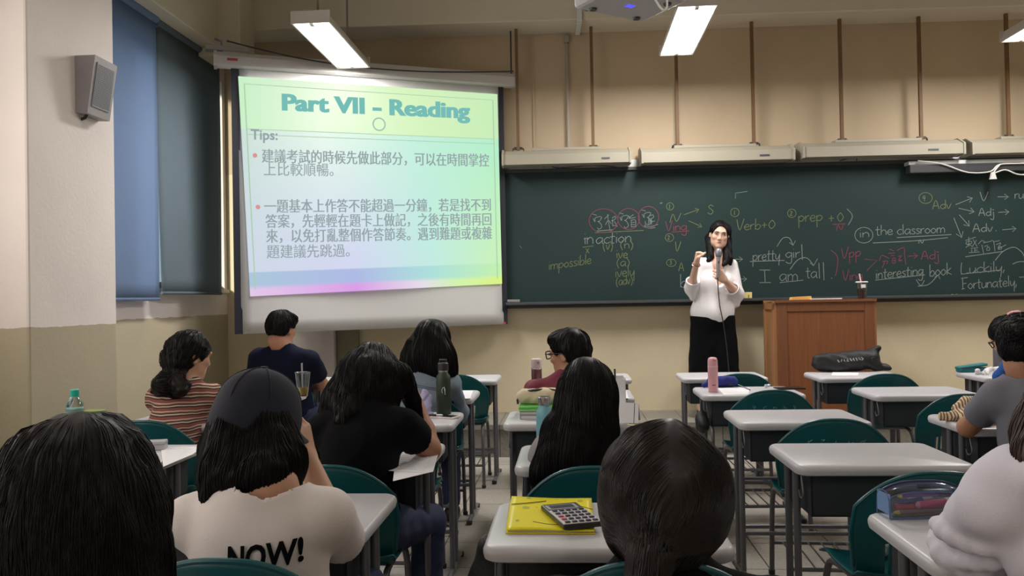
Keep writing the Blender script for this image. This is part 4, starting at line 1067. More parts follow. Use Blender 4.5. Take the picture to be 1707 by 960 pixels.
def sculpt_head(S, H, neck, detail=True, nr=.052):
    H.e(S, (0, -.014, .030), (.076, .094, .086), k=.03)
    H.e(S, (0, .026, -.030), (.060, .064, .074), k=.03)
    H.e(S, (0, .050, -.074), (.034, .036, .036), k=.03)
    for s_ in (-1, 1):
        H.e(S, (s_ * .038, .020, -.060), (.020, .040, .024), k=.03)
        H.e(S, (s_ * .038, .066, -.016), (.020, .018, .016), k=.02)
        H.e(S, (s_ * .077, -.008, -.004), (.008, .019, .031), H.R @ Matrix.Rotation(s_ * -.3, 3, 'Z') if False else None, k=.008) if False else H.e(S, (s_ * .078, -.010, -.004), (.009, .019, .031), k=.008)
        if detail: H.e(S, (s_ * .084, -.008, -.002), (.006, .010, .018), k=.006, sub=True)
    if detail:
        H.e(S, (0, .082, .030), (.050, .012, .012), k=.02)
        for s_ in (-1, 1): H.e(S, (s_ * .031, .098, .010), (.017, .012, .010), k=.012, sub=True)
        H.cn(S, (0, .086, .012), (0, .103, -.024), .007, .0095, k=.012)
        for s_ in (-1, 1): H.e(S, (s_ * .0105, .095, -.030), (.0070, .009, .007), k=.008)
        H.e(S, (0, .0875, -.053), (.019, .009, .0045), k=.006); H.e(S, (0, .0855, -.063), (.016, .009, .0055), k=.006)
        H.e(S, (0, .0975, -.0575), (.020, .006, .0016), k=.004, sub=True)
        H.e(S, (0, .078, -.088), (.018, .014, .014), k=.015)
    H.cn(S, (0, -.018, -.02), (0, -.026, -.085), .056, .052, k=.03)
    S.cone(H(0, -.026, -.085), neck, nr, nr * 1.12, k=.03)
def hand(S, wrist, d, pn, thumb, curl=.6, sc=1.0, k=.004):
    """palm, five separate fingers of unequal length with knuckle bends; thumb = direction of the thumb side"""
    wrist, d, pn = Vector(wrist), Vector(d).normalized(), Vector(pn); pn = (pn - d * pn.dot(d)).normalized()
    th = Vector(thumb); th = (th - d * th.dot(d) - pn * th.dot(pn)).normalized()
    for i in range(4):
        q = (1.5 - i)
        S.cone(wrist + th * q * .011 * sc, wrist + (d * .082 + th * q * .0215) * sc, .017 * sc, .0125 * sc, k=.012)
    for i, (L_, r) in enumerate(((.070, .0090), (.078, .0094), (.072, .0088), (.056, .0078))):
        p = wrist + (d * .084 + th * (1.5 - i) * .0222) * sc; ang = 0; c_ = curl + .06 * i
        for j, (fr, bend) in enumerate(((.46, 62), (.30, 82), (.24, 48))):
            ang += math.radians(bend) * c_
            v = d * math.cos(ang) + pn * math.sin(ang) + th * (1.5 - i) * .04 * (1 - c_)
            q = p + v * L_ * fr * sc; S.cone(p, q, r * sc * (1 - .08 * j), r * sc * (.95 - .1 * j), k=k); p = q
    curl = min(curl, .95); b = wrist + (d * .022 + th * .020 + pn * .006) * sc
    m = b + (d * .030 + th * .022 + pn * (.010 + .008 * curl)) * sc; e = m + (d * .024 + th * (.008 - .022 * curl) + pn * .016 * curl + pn * .004) * sc; f = e + (d * .020 + th * (.004 - .03 * curl) + pn * .012 * curl) * sc
    S.cone(b, m, .0145 * sc, .0115 * sc, k=.010); S.cone(m, e, .0110 * sc, .0098 * sc, k=k); S.cone(e, f, .0098 * sc, .0082 * sc, k=k)
V3 = lambda p: Vector(p)
M_SKIN = mat('skin', (198, 152, 124), 0.5, 0.06, 8, 0.05, 220)
M_SKINT = mat('skin_tan', (178, 128, 100), 0.5, 0.06, 8, 0.05, 220)
M_SKINP = mat('skin_pale', (214, 174, 152), 0.5, 0.05, 8, 0.05, 220)
M_LIP = mat('lips', (178, 118, 106), 0.45)
M_HAIR = mat('black_hair', (17, 14, 16), 0.52, 0.3, 40, spec=0.20)
M_HAIRB = mat('dark_brown_hair', (25, 19, 19), 0.52, 0.3, 40, spec=0.22)
M_EYE = mat('eye_dark', (30, 22, 20), 0.25); M_EYEW = mat('eye_white', (205, 196, 190), 0.35)
M_SHOE = mat('shoe_dark', (40, 38, 38), 0.5)
def person(label, J, skin, shirt, trousers, h=.007, sleeve=.45, hair=None, hairmat=None, extra=None, shirt_noise=.004, sfreq=26, collar=.014, loose=.016, detail=True, headk=1.0, group=None, torso=1.0, legs=True, hairlabel=None, seed=1, turtle=0.0, shirt_lab=None):
    """J: world joints: head c, R, neck, shl, shr, ell, elr, wrl, wrr, pel, knl, knr, anl, anr"""
    pel = V3(J['pel']); root = thing('person', label, 'person', (pel.x, pel.y, 0))
    if group: root['group'] = group
    org = (pel.x, pel.y, 0); H = Head(J['head'], J['R'], headk); nk = V3(J['neck'])
    sl_, sr_ = V3(J['shl']), V3(J['shr']); mid = (sl_ + sr_) / 2; ax = (sr_ - sl_).normalized(); wd = (sr_ - sl_).length / 2
    chest = mid * .72 + pel * .28 + Vector((0, -.01, 0)); waist = mid * .35 + pel * .65
    up = (mid - pel).normalized(); fwd = up.cross(ax).normalized()
    if fwd.y < 0 and not J.get('facing'): fwd = -fwd
    Rt = Matrix((ax, fwd, up)).transposed()
    def trunk(S, t, legs_):
        S.ell(chest, (wd * .80 * torso + t, .098 * torso + t, .155 + t), Rt, k=.05)
        S.ell(mid * .88 + pel * .12, (wd * .90 + t, .074 + t, .066 + t), Rt, k=.04)
        S.ell(waist, (wd * .70 * torso + t, .092 * torso + t, .13 + t), Rt, k=.06)
        S.ell(pel, (.150 * torso + t, .115 + t, .11 + t), k=.06)
        for q in (sl_, sr_): S.cone(nk + (mid - nk) * .45, q + (mid - q) * .12 + Vector((0, 0, -.012)), .046 + t, .040 + t, k=.035)
    fat = J.get('fat', 1.0)
    AR = (.050 * fat, .040 * fat, .036 * fat, .0265 * fat)
    B = Sculpt(); trunk(B, -.012, True)
    for a, b, c in ((sl_, J['ell'], J['wrl']), (sr_, J['elr'], J['wrr'])):
        a, b, c = V3(a), V3(b), V3(c)
        bf = J.get('bodyfat', 1.0); B.cone(a + Vector((0, 0, -.014)), b, AR[0] * .80 * bf, AR[1] * bf, k=.03); B.cone(b, b * .7 + c * .3, AR[1] * .98 * bf, AR[2] * 1.08 * bf, k=.02); B.cone(b * .7 + c * .3, c, AR[2] * 1.08 * bf, AR[3], k=.02)
    B.cone(mid + (nk - mid) * .1, nk, .055, .052, k=.05)
    for s_, q in ((-1, 'hl'), (1, 'hr')):
        w = V3(J['wrl' if s_ < 0 else 'wrr']); e = V3(J['ell' if s_ < 0 else 'elr']); d = (w - e).normalized()
        dd, pn, th, cu = J.get(q, (d, (0, 0, -1), (-s_ * 1.0, .2, 0), .35))
        hand(B, w, dd, pn, th, cu, J.get('hsc', .95))
    if legs:
        for a in ('l', 'r'):
            kn, an = V3(J['kn' + a]), V3(J['an' + a]); hp = pel + Vector((-.085 if a == 'l' else .085, .0, -.02))
            B.cone(hp, kn, .070, .050, k=.03); B.cone(kn, an, .050, .032, k=.03); B.cone(an, an + Vector((0, .10, -.045)), .032, .026, k=.02)
    sculpt_head(B, H, nk, detail)
    B.build(h); idx = None; mats = [skin, M_LIP]
    if detail:
        c = B.P[B.Q].mean(1); loc = (np.array(H.R.transposed()) @ (c - np.array(H.c)).T).T / H.k
        idx = ((((loc[:, 0] / .022) ** 2 + ((loc[:, 2] + .058) / .0105) ** 2) < 1) & (loc[:, 1] > .07)).astype(int)
    mesh_np('body', B.P, B.Q, mats, root, org, matidx=idx)
    # shirt
    Sh = Sculpt(); trunk(Sh, loose, False)
    for a, b, c in ((sl_, J['ell'], J['wrl']), (sr_, J['elr'], J['wrr'])):
        a, b, c = V3(a), V3(b), V3(c); r = loose * .75
        if sleeve <= 1.0:
            e = a + (b - a) * sleeve; n = (b - a).normalized(); e2 = a + (b - a) * min(1, sleeve + .15)
            Sh.cone(a - Vector((0, 0, .006)), e2, AR[0] + r * .55, AR[0] * (1 - .12 * sleeve) + r * 1.0, k=.03, clip=((e, n),))
        else:
            f = sleeve - 1.0; e = b + (c - b) * f; n = (c - b).normalized()
            Sh.cone(a - Vector((0, 0, .006)), b, AR[0] + r * .6, AR[1] + r * 1.1, k=.03); Sh.cone(b, b + (c - b) * min(1.0, f + .1), AR[1] + r * 1.15, AR[2] + r * .8, k=.025, clip=((e, n),))
    Sh.cone(mid + (nk - mid) * .2, nk + (nk - mid).normalized() * turtle, .058 + loose * .5, .056 + collar * .3, k=.05)
    up_ = (H(0, -.026, -.085) - nk).normalized()
    Sh.cone(nk + up_ * (.004 + turtle), nk + up_ * (.2 + turtle), .052 + collar, .07 + collar, k=.008, sub=True)
    if extra: extra(Sh, 'shirt', J, H)
    hem = pel + Vector((0, 0, J.get('hem', -.05)))
    Sh.build(h, shirt_noise, sfreq, seed, cut=((hem, (0, 0, -1)),))
    so_ = mesh_np('shirt', Sh.P, Sh.Q, shirt, root, org)
    if shirt_lab: so_['label'] = shirt_lab
    # trousers
    if legs and trousers is not None:
        Tr = Sculpt(); Tr.ell(pel, (.150 * torso + .012, .122, .12), k=.05)
        for a in ('l', 'r'):
            kn, an = V3(J['kn' + a]), V3(J['an' + a]); hp = pel + Vector((-.085 if a == 'l' else .085, .0, -.02)); n = (an - kn).normalized()
            Tr.cone(hp, kn, .088, .066, k=.04); Tr.cone(kn, an, .066, .050, k=.03, clip=((an - n * .01, n),))
        Tr.build(max(h, .008), .004, 30, seed + 3, cut=((pel + Vector((0, 0, .06)), (0, 0, 1)),))
        mesh_np('trousers', Tr.P, Tr.Q, trousers, root, org)
        for a in ('l', 'r'):
            an = V3(J['an' + a]); Sf = Sculpt(); Sf.cone(an + Vector((0, -.03, -.03)), an + Vector((0, .12, -.045)), .042, .034, k=.02); Sf.ell(an + Vector((0, .04, -.04)), (.042, .10, .035), k=.02)
            Sf.build(.008, cut=((an + Vector((0, 0, -.078)), (0, 0, -1)),)); mesh_np('shoe', Sf.P, Sf.Q, M_SHOE, root, org)
    if hair:
        V, Q = hair(H, J)
        mesh_np('hair', V, Q, hairmat or M_HAIR, root, org)
    return root, H, Sh, B, org
def seated(head, R, yb, px_sl, px_sr, el=None, er=None, wl=None, wr=None, neck=None, pelx=None, dz=.725, ysh=None, pely=None, Rb=None):
    """joints of a sitting figure, from points of the room"""
    ysh = ysh or yb
    sl_, sr_ = at(*px_sl, ysh), at(*px_sr, ysh); mid = (sl_ + sr_) / 2
    J = dict(head=head, R=R, shl=sl_, shr=sr_)
    J['neck'] = V3(neck) if neck else mid + Vector((0, -.005, .035)) * 1 + (V3(head) - mid) * .12
    px_ = mid.x if pelx is None else pelx; py_ = (yb - .12) if pely is None else pely
    J['pel'] = Vector((px_, py_, .545))
    J['ell'] = V3(el) if el else Vector((sl_.x - .05, ysh + .20, max(dz + .045, sl_.z - .26)))
    J['elr'] = V3(er) if er else Vector((sr_.x + .05, ysh + .20, max(dz + .045, sr_.z - .26)))
    J['wrl'] = V3(wl) if wl else Vector((J['ell'].x + .12, J['ell'].y + .20, dz + .035))
    J['wrr'] = V3(wr) if wr else Vector((J['elr'].x - .12, J['elr'].y + .20, dz + .035))
    for a, s_ in (('l', -1), ('r', 1)):
        J['kn' + a] = Vector((px_ + s_ * .11, py_ + .40, .50)); J['an' + a] = Vector((px_ + s_ * .11, py_ + .36, .085))
    return J
# hair shapes -----------------------------------------------------------------
def hair_mesh(S, H, flow, n, steps, step, rad, seed, lift=.003, rootsel=None, h=.007, noise=.004, nf=60, stretch=(1, 1, .25), cut=()):
    S.build(h, noise, nf, seed, cut=cut, stretch=stretch)
    vq = [(S.P, S.Q)]
    if n: vq.append(strands(S, flow, n, steps, step, rad, seed, lift, rootsel))
    return merge(*vq)
def down_flow(H, part=(0, -.02, .12), out=1.0):
    c = np.array(H(*part))
    def f(p):
        d = p - c; d[:, 2] *= .2; d /= (np.linalg.norm(d, axis=1, keepdims=True) + 1e-6)
        hgt = np.clip((p[:, 2:3] - float(H.c.z)) / .10, 0, 1)
        return d * out * hgt + np.array([0, 0, -1.0]) * (1.15 - hgt * .7)
    return f
def short_hair(n=900, seed=1, h=.006, vol=0.0):
    def g(H, J):
        S = Sculpt()
        H.e(S, (0, -.020, .044), (.086 + vol, .100 + vol, .084 + vol), k=.02)
        H.e(S, (0, -.052, .000), (.078 + vol, .062 + vol, .075), k=.03)
        H.e(S, (0, .050, .085), (.064, .045, .036), k=.03)
        H.e(S, (0, .100, -.045), (.09, .085, .082), k=.015, sub=True)
        for s_ in (-1, 1): H.e(S, (s_ * .085, .010, -.040), (.03, .034, .055), k=.012, sub=True)
        H.e(S, (0, -.06, -.105), (.12, .12, .055), k=.015, sub=True)
        c = np.array(H(0, -.055, .12))
        def fl(p):
            d = p - c; d /= (np.linalg.norm(d, axis=1, keepdims=True) + 1e-6); return d + np.array([0, 0, -.35])
        return hair_mesh(S, H, fl, n, 8, .008, .0016, seed, .005, h=h, noise=.0022, nf=60, stretch=(1, 1, 1))
    return g
def long_hair(fall, n=1500, seed=1, h=.007, rad=.0015, steps=14, step=.016, cap=.016, face=True, bang=False, lift=.004):
    """fall: list of (point, rx, ry, rz) world solids the length of the hair runs through"""
    def g(H, J):
        S = Sculpt(); c = cap
        H.e(S, (0, -.016, .034), (.078 + c, .096 + c, .088 + c * .8), k=.03)
        H.e(S, (0, -.045, -.02), (.080 + c, .072 + c, .09), k=.03)
        if face:
            H.e(S, (0, .115, -.035), (.066, .085, .098), k=.012, sub=True)
        for a in fall:
            if len(a) == 4: S.ell(a[0], a[1:], None, k=.05)
            else: S.cone(a[0], a[1], a[2], a[3], k=a[4])
        return hair_mesh(S, H, down_flow(H), n, steps, step, rad, seed, lift, h=h)
    return g
M_NAVY = mat('navy_cloth', (22, 25, 46), 0.9, 0.08, 10, 0.12, 260, spec=.15)
M_BLACK = mat('black_cloth', (12, 12, 15), 0.9, 0.08, 10, 0.12, 260, spec=.12)
M_WHITE = mat('white_cotton', (224, 214, 210), 0.85, 0.03, 10, 0.12, 260)
M_WHITE2 = mat('white_lilac_cotton', (216, 212, 224), 0.85, 0.03, 10, 0.12, 260)
M_DENIM = mat('denim_blue', (122, 136, 150), 0.85, 0.12, 40, 0.15, 300)
M_JEANS = mat('jeans_navy', (42, 50, 82), 0.85, 0.12, 40, 0.15, 300)
M_MAROON = mat('maroon_cloth', (112, 34, 52), 0.85, 0.08, 10, 0.12, 260)
M_GREY = mat('grey_cotton', (112, 112, 122), 0.9, 0.06, 40, 0.12, 260)
M_GREYL = mat('light_grey_cotton', (150, 146, 148), 0.9, 0.05, 40, 0.12, 260)
M_BLUE = mat('blue_cloth', (30, 84, 160), 0.85, 0.06, 10, 0.12, 260)
def stripe_mat():
    m = bpy.data.materials.new('striped_knit'); m.use_nodes = True
    n, l = m.node_tree.nodes, m.node_tree.links; b = n['Principled BSDF']; b.inputs['Roughness'].default_value = .9
    tc = n.new('ShaderNodeTexCoord'); s = n.new('ShaderNodeSeparateXYZ'); l.new(tc.outputs['Object'], s.inputs[0])
    nz = n.new('ShaderNodeTexNoise'); nz.inputs['Scale'].default_value = 7; l.new(tc.outputs['Object'], nz.inputs['Vector'])
    ad = n.new('ShaderNodeMath'); ad.operation = 'MULTIPLY_ADD'; ad.inputs[1].default_value = .03; l.new(nz.outputs[0], ad.inputs[0]); l.new(s.outputs['Z'], ad.inputs[2])
    sc = n.new('ShaderNodeMath'); sc.operation = 'MULTIPLY'; sc.inputs[1].default_value = 27.0; l.new(ad.outputs[0], sc.inputs[0])
    fr = n.new('ShaderNodeMath'); fr.operation = 'FRACT'; l.new(sc.outputs[0], fr.inputs[0])
    r = n.new('ShaderNodeValToRGB'); r.color_ramp.interpolation = 'CONSTANT'; e = r.color_ramp.elements
    e[0].position = 0; e[0].color = lin((134, 78, 68)); e[1].position = .36; e[1].color = lin((44, 34, 36))
    for p, c in ((.50, (196, 172, 152)), (.66, (44, 34, 36)), (.78, (150, 96, 84)), (.90, (206, 188, 170))): q = e.new(p); q.color = lin(c)
    l.new(fr.outputs[0], r.inputs[0]); l.new(r.outputs[0], b.inputs['Base Color']); return m
M_STRIPE = stripe_mat()
def hat(H, dx=0): return H

# ---- person with striped shirt by the window wall
yb = 3.80; hc = at(317, 594, yb + .03)
J = seated(hc, rot(-38, 12, 4), yb, (262, 662), (356, 658), pelx=at(300, 700, yb).x)
nb = at(292, 636, yb - .10); tl = at(268, 645, yb - .12)
def hair1(H, J):
    S = Sculpt(); H.e(S, (0, -.018, .036), (.086, .104, .092), k=.03); H.e(S, (0, -.05, -.02), (.078, .066, .08), k=.03)
    H.e(S, (0, .120, -.035), (.09, .105, .095), k=.012, sub=True)
    for s_ in (-1, 1): H.e(S, (s_ * .09, .02, -.03), (.03, .03, .045), k=.01, sub=True)
    S.cone(H(0, -.09, -.03), nb, .05, .036, k=.03); S.cone(nb, at(272, 640, yb - .13), .042, .044, k=.03); S.cone(at(272, 640, yb - .13), at(258, 652, yb - .11), .040, .02, k=.03); S.cone(at(300, 645, yb - .13), at(290, 655, yb - .12), .045, .03, k=.03)
    c = np.array(nb)
    def fl(p):
        d = c - p; l_ = np.linalg.norm(d, axis=1, keepdims=True); d = d / (l_ + 1e-6)
        return np.where(l_ > .05, d, np.array([[-.7, -.1, -.5]]))
    return hair_mesh(S, H, fl, 900, 12, .012, .0016, 3, .005, noise=.005, nf=80, stretch=(1, 1, 1))
person('person in a brown and cream striped shirt with a low dark bun', J, M_SKIN, M_STRIPE, M_JEANS, h=.008, sleeve=1.3, hair=hair1, hairmat=M_HAIRB, seed=2)

# ---- boy in navy at the front, under the screen
yb = 5.30; hc = at(470, 549, yb + .02)
J = seated(hc, rot(-18, 14, 3), yb, (430, 594), (518, 597), el=at(424, 645, yb + .22), er=at(537, 641, yb + .26), wr=at(512, 640, yb + .44), pelx=at(472, 650, yb).x, pely=5.42 - .1)
J['pel'].y = 5.48; J['fat'] = 1.1
person('person with short black hair in a navy t-shirt below the screen', J, M_SKINT, M_NAVY, M_JEANS, h=.008, sleeve=.62, hair=short_hair(700, 4), headk=1.02, seed=3, loose=.02)

# ---- person in the denim jacket
yb = 4.45; hc = at(722, 572, yb + .03)
J = seated(hc, rot(-22, 16, 2), yb, (672, 630), (750, 634), er=at(764, 688, yb + .16), wr=at(752, 668, yb + .36), pelx=at(705, 650, yb).x)
yh = yb - .06
def hair3(H, J):
    return long_hair([(at(725, 600, yb - .04), .115, .085, .13), (at(745, 622, yb + .0), .055, .06, .12), (at(690, 600, yb - .03), .07, .06, .12),
                      (at(680, 600, yb - .05), at(658, 628, yb - .07), .045, .012, .04), (at(748, 640, yb + .0), at(754, 660, yb + .02), .03, .01, .03)], 900, 5, .008, .0017)(H, J)
_r3, _h3, SD, _b3, _o3 = person('person in a pale denim jacket with shoulder-length dark hair beside the screen', J, M_SKIN, M_DENIM, M_JEANS, h=.008, sleeve=1.7, hair=hair3, hairmat=M_HAIR, seed=5, loose=.022, turtle=.02, shirt_noise=.006)
def on_cloth(S, pts, y0, y1, e=.002):
    out = []
    for px, py in pts:
        for yy in np.linspace(y0, y1, 160):
            q = np.array(at(px, py, yy))[None, :]
            if S.sample(q)[0] < e: out.append(Vector(q[0])); break
    return out
_rd = [o for o in bpy.data.objects if o.name.startswith('person') and 'denim' in o.get('label', '')][0]
for pts in ([(668, 634), (690, 640), (712, 645), (735, 648), (752, 646)], [(666, 637), (690, 643), (712, 648), (735, 651), (752, 649)], [(690, 645), (689, 665), (690, 690)]):
    P_ = on_cloth(SD, pts, 4.15, 4.6)
    if len(P_) > 2: mb = MB(); mb.tube([p_ - Vector((_rd.location.x, _rd.location.y, 0)) for p_ in smooth_path(P_, 4)], .0022, 5); obj('jacket_seam', mb, mat('denim_seam', (84, 98, 116), .9), _rd)

# ---- person in the black top leaning on an elbow
yb = 2.90; hc = at(618, 632, yb + .07)
J = seated(hc, rot(8, 30, 8), yb, (538, 712), (672, 706), ysh=2.78, el=at(512, 765, 3.02), er=at(714, 748, 2.98), wl=at(560, 745, 3.2), wr=at(684, 652, 3.03), neck=at(606, 668, 2.84), pelx=-.745, pely=2.70)
J['hr'] = ((-.35, -.05, .9), (-.6, .2, .1), (0, -1, 0), .3); J['fat'] = 1.12
J['knr'] = Vector((-.56, 3.04, .46)); J['anr'] = Vector((-.54, 2.92, .09))
def hair4(H, J):
    return long_hair([(at(612, 640, 2.86), .12, .10, .12), (at(590, 668, 2.80), .085, .06, .075), (at(560, 665, 2.82), at(542, 690, 2.80), .05, .025, .04),
                      (at(640, 660, 2.84), at(650, 682, 2.82), .055, .03, .04), (at(668, 625, 2.90), at(692, 680, 2.92), .045, .018, .03), (at(690, 670, 2.92), at(702, 705, 2.93), .022, .008, .03), (at(580, 690, 2.73), at(575, 700, 2.72), .055, .04, .04)], 2200, 6, .007, .0013, 16, .013)(H, J)
person('person in a black short-sleeved top with long black hair, head propped on one arm', J, M_SKINT, M_BLACK, M_JEANS, h=.007, sleeve=.52, hair=hair4, seed=7, loose=.016)

# ---- person with the cap
yb = 1.88; hc = at(431, 714, yb + .03); RC = rot(-14, 12, 2)
J = seated(hc, RC, yb, (318, 862), (545, 850), ysh=1.80, neck=at(446, 806, 1.79), er=at(566, 900, 1.98), wr=at(512, 765, 2.06), wl=at(380, 760, 2.15), pelx=-.70, pely=1.80)
J['hr'] = ((-.2, -.1, .95), (-.8, .2, .1), (0, -1, 0), .35); J['hem'] = -.10
def hair5(H, J):
    return long_hair([(at(395, 760, 1.84), .07, .07, .10), (at(370, 790, 1.79), at(352, 828, 1.76), .05, .018, .04), (at(455, 765, 1.86), .065, .06, .09), (at(470, 770, 1.86), at(478, 798, 1.84), .045, .018, .03),
                      (at(420, 770, 1.84), .085, .055, .085), (at(446, 775, 1.825), .065, .05, .045), (at(400, 785, 1.80), .06, .04, .06), (at(447, 762, 1.825), at(448, 787, 1.765), .050, .034, .04), (at(413, 762, 1.825), at(410, 792, 1.765), .050, .036, .04), (at(430, 762, 1.815), at(430, 786, 1.76), .050, .034, .04), (at(392, 800, 1.77), at(398, 832, 1.75), .04, .012, .03)], 2600, 8, .006, .0011, 18, .011, cap=.008, face=True)(H, J)
r5, H5, S5, B5, o5 = person('person in a dark cap and white shirt printed NOW!, seen from behind', J, M_SKIN, M_WHITE, M_JEANS, h=.006, sleeve=.98, hair=hair5, seed=9, loose=.020, shirt_noise=.004, sfreq=18, collar=.032)
# cap
Sc = Sculpt(); H = H5
H.e(Sc, (0, -.010, .052), (.092, .112, .092), k=.02); H.e(Sc, (0, -.012, .018), (.095, .115, .082), k=.02); H.cn(Sc, (0, -.052, .0), (0, -.052, -.05), .084, .084, k=.02); H.cn(Sc, (0, .0, .0), (0, .0, -.05), .094, .094, k=.02)
H.e(Sc, (0, -.010, .035), (.082, .102, .086), k=.01, sub=True); H.e(Sc, (0, -.150, -.020), (.042, .06, .026), k=.008, sub=True)
hb = H(0, 0, -.034); nrm_ = H.R @ Vector((0, -.10, -1))
Sc.build(.005, cut=((hb, nrm_),)); cap_o = mesh_np('cap', Sc.P, Sc.Q, mat('cap_navy', (25, 27, 43), 0.85, .12, 12, .15, 260), r5, o5)
mb = MB(); pts = []
for i in range(13):
    a = -1.15 + 2.3 * i / 12; pts.append((.092 * math.sin(a), .112 * math.cos(a) - .01, .005))
out = [(p[0] * 1.05, p[1] + .075 * math.cos((-1.15 + 2.3 * i / 12) * 1.25) + .004, -.012 - .02 * abs(math.sin(-1.15 + 2.3 * i / 12))) for i, p in enumerate(pts)]
mb.add([tuple(H(*p) - V3(o5)) for p in pts + out], [(i, i + 1, 14 + i, 13 + i) for i in range(12)]); obj('cap_brim', mb, _M['cap_navy'], cap_o, smooth=True, solid=.004)
mb = MB(); mb.tube([tuple(H(.088 * math.sin(a), -.118 * math.cos(a) - .018, -.042) - V3(o5)) for a in [-.62 + 1.24 * i / 10 for i in range(11)]], .009, 8); obj('cap_strap', mb, mat('cap_strap', (46, 48, 62), .8), cap_o, smooth=True)
mb = MB(); mb.lathe([(.0, .004), (.009, .002), (.011, -.002)], 12, Matrix.Translation(H(0, -.012, .146) - V3(o5)), cap=False); obj('cap_button', mb, _M['cap_navy'], cap_o, smooth=True)
for a in (-.9, 0, .9, 2.2, -2.2, 3.14):
    mb = MB(); mb.tube([tuple(H(.0935 * math.sin(a) * math.sin(t_), .1135 * math.cos(a) * math.sin(t_) - .010, .052 + .0935 * math.cos(t_)) - V3(o5)) for t_ in [.12 + i * .13 for i in range(11)]], .0012, 4); obj('cap_seam', mb, mat('cap_seam', (24, 25, 38), .8), cap_o)
# printing on the back of the shirt
tb = text_mb('NOW!', 1.0, bold=.035, width=1.0); ys = max(v[1] for v in tb.v)
pl, pr = at(389, 943, 1.70), at(503, 936, 1.70); hgt = 40 / FPX * 1.70
V = []
for x, y, z in tb.v: V.append((pl.x + (pr.x - pl.x) * x, 1.70, pl.z + (pr.z - pl.z) * x + hgt * y / ys))
V = np.array(V)
for yy in np.linspace(1.45, 1.98, 200)[::-1]:
    q = V.copy(); q[:, 1] = yy; m_ = S5.sample(q) < .006; V[m_, 1] = yy
bm_ = MB(); bm_.add([tuple(Vector(v) - V3(o5)) for v in V], tb.f); obj('printed_lettering', bm_, M_BLACK, r5)

# ---- long dark hair at the bottom left
yb = 1.26; hc = at(140, 842, yb)
J = seated(hc, rot(4, 6, 0), yb, (40, 1040), (245, 1040), ysh=1.24, pelx=hc.x, pely=1.12, neck=at(145, 960, 1.22), el=(hc.x - .27, 1.34, .64), er=(hc.x + .25, 1.34, .64), wl=(hc.x - .1, 1.5, .60), wr=(hc.x + .1, 1.5, .60))
def hair6(H, J):
    return long_hair([(at(136, 880, 1.22), .124, .105, .15), (at(135, 960, 1.20), .122, .095, .17), (at(140, 1040, 1.19), .13, .085, .16)], 6000, 11, .006, .0008, 22, .012, cap=.034, lift=.0035)(H, J)
person('person with long straight dark hair filling the bottom left corner', J, M_SKIN, M_WHITE2, M_JEANS, h=.008, sleeve=.9, hair=hair6, hairmat=M_HAIRB, seed=11, loose=.02)

# ---- low ponytail at the bottom middle
yb = 1.70; hc = at(1108, 822, yb + .02)
J = seated(hc, rot(2, 18, 0), yb, (985, 1003), (1222, 1000), ysh=1.68, pelx=hc.x, pely=1.68, neck=at(1100, 940, 1.66), el=(hc.x - .24, 1.80, .62), er=(hc.x + .24, 1.80, .62), wl=(hc.x - .08, 1.98, .60), wr=(hc.x + .08, 1.98, .60))
tie = at(1085, 925, 1.56)
def hair7(H, J):
    S = Sculpt()
    S.ell(at(1108, 822, 1.69), (.134, .125, .130), k=.04); S.ell(at(1108, 812, 1.69), (.116, .12, .138), k=.04)
    S.ell(at(1106, 868, 1.66), (.108, .10, .080), k=.04)
    S.cone(at(1095, 900, 1.62), tie, .075, .035, k=.05); S.cone(tie, at(1070, 1010, 1.53), .034, .05, k=.03)
    H.e(S, (0, .16, -.03), (.085, .10, .11), k=.02, sub=True)
    c = np.array(tie)
    def fl(p):
        d = c - p; l_ = np.linalg.norm(d, axis=1, keepdims=True); d = d / (l_ + 1e-6)
        top = np.clip((p[:, 2:3] - hc.z) / .1, 0, 1); side = np.sign(p[:, 0:1] - hc.x - .01)
        d = d + np.concatenate([side * 1.3 * top, -.1 + 0 * top, -.2 * top], 1)
        return np.where((l_ > .05) & (p[:, 2:3] > c[2]), d, np.array([[-.1, 0, -1.0]]))
    return hair_mesh(S, H, fl, 6500, 22, .012, .0009, 13, .0035, h=.006, noise=.003, nf=70, stretch=(1, 1, .3))
r7, *_ = person('person with dark brown hair in a low ponytail at the bottom edge', J, M_SKIN, M_BLACK, M_JEANS, h=.008, sleeve=1.8, hair=hair7, hairmat=mat('warm_brown_hair', (30, 21, 19), 0.44, 0.35, 40, spec=.42), seed=13, loose=.02)
mb = MB(); c_ = tie - Vector((r7.location.x, r7.location.y, 0)); mb.tube([c_ + Vector((.036 * math.cos(a), .036 * math.sin(a), .006 * math.sin(2 * a))) for a in [i * PI / 10 for i in range(20)]], .007, 8, closed=True); obj('hair_tie', mb, M_BLACK, r7, smooth=True)

# ---- very long black hair, middle column
yb = 2.80; hc = at(977, 660, yb + .02)
J = seated(hc, rot(0, 16, 0), yb, (915, 748), (1040, 738), ysh=2.76, pelx=at(970, 800, yb).x, pely=2.74, neck=at(976, 704, 2.76), el=at(900, 775, 2.98), er=at(1060, 765, 2.98))
def hair8(H, J):
    return long_hair([(at(977, 680, 2.76), .098, .09, .13), (at(972, 730, 2.71), .105, .07, .13), (at(955, 770, 2.67), .11, .055, .10), (at(928, 720, 2.72), at(905, 785, 2.68), .05, .035, .05), (at(1008, 712, 2.73), at(1022, 745, 2.72), .034, .014, .04),
                      (at(900, 790, 2.68), at(893, 800, 2.68), .035, .02, .03)], 3600, 15, .006, .0011, 22, .015, cap=.014)(H, J)
person('person with very long black hair behind the light blue bottle', J, M_SKIN, M_GREYL, M_JEANS, h=.007, sleeve=.6, hair=hair8, hairmat=M_HAIR, seed=15, loose=.02)

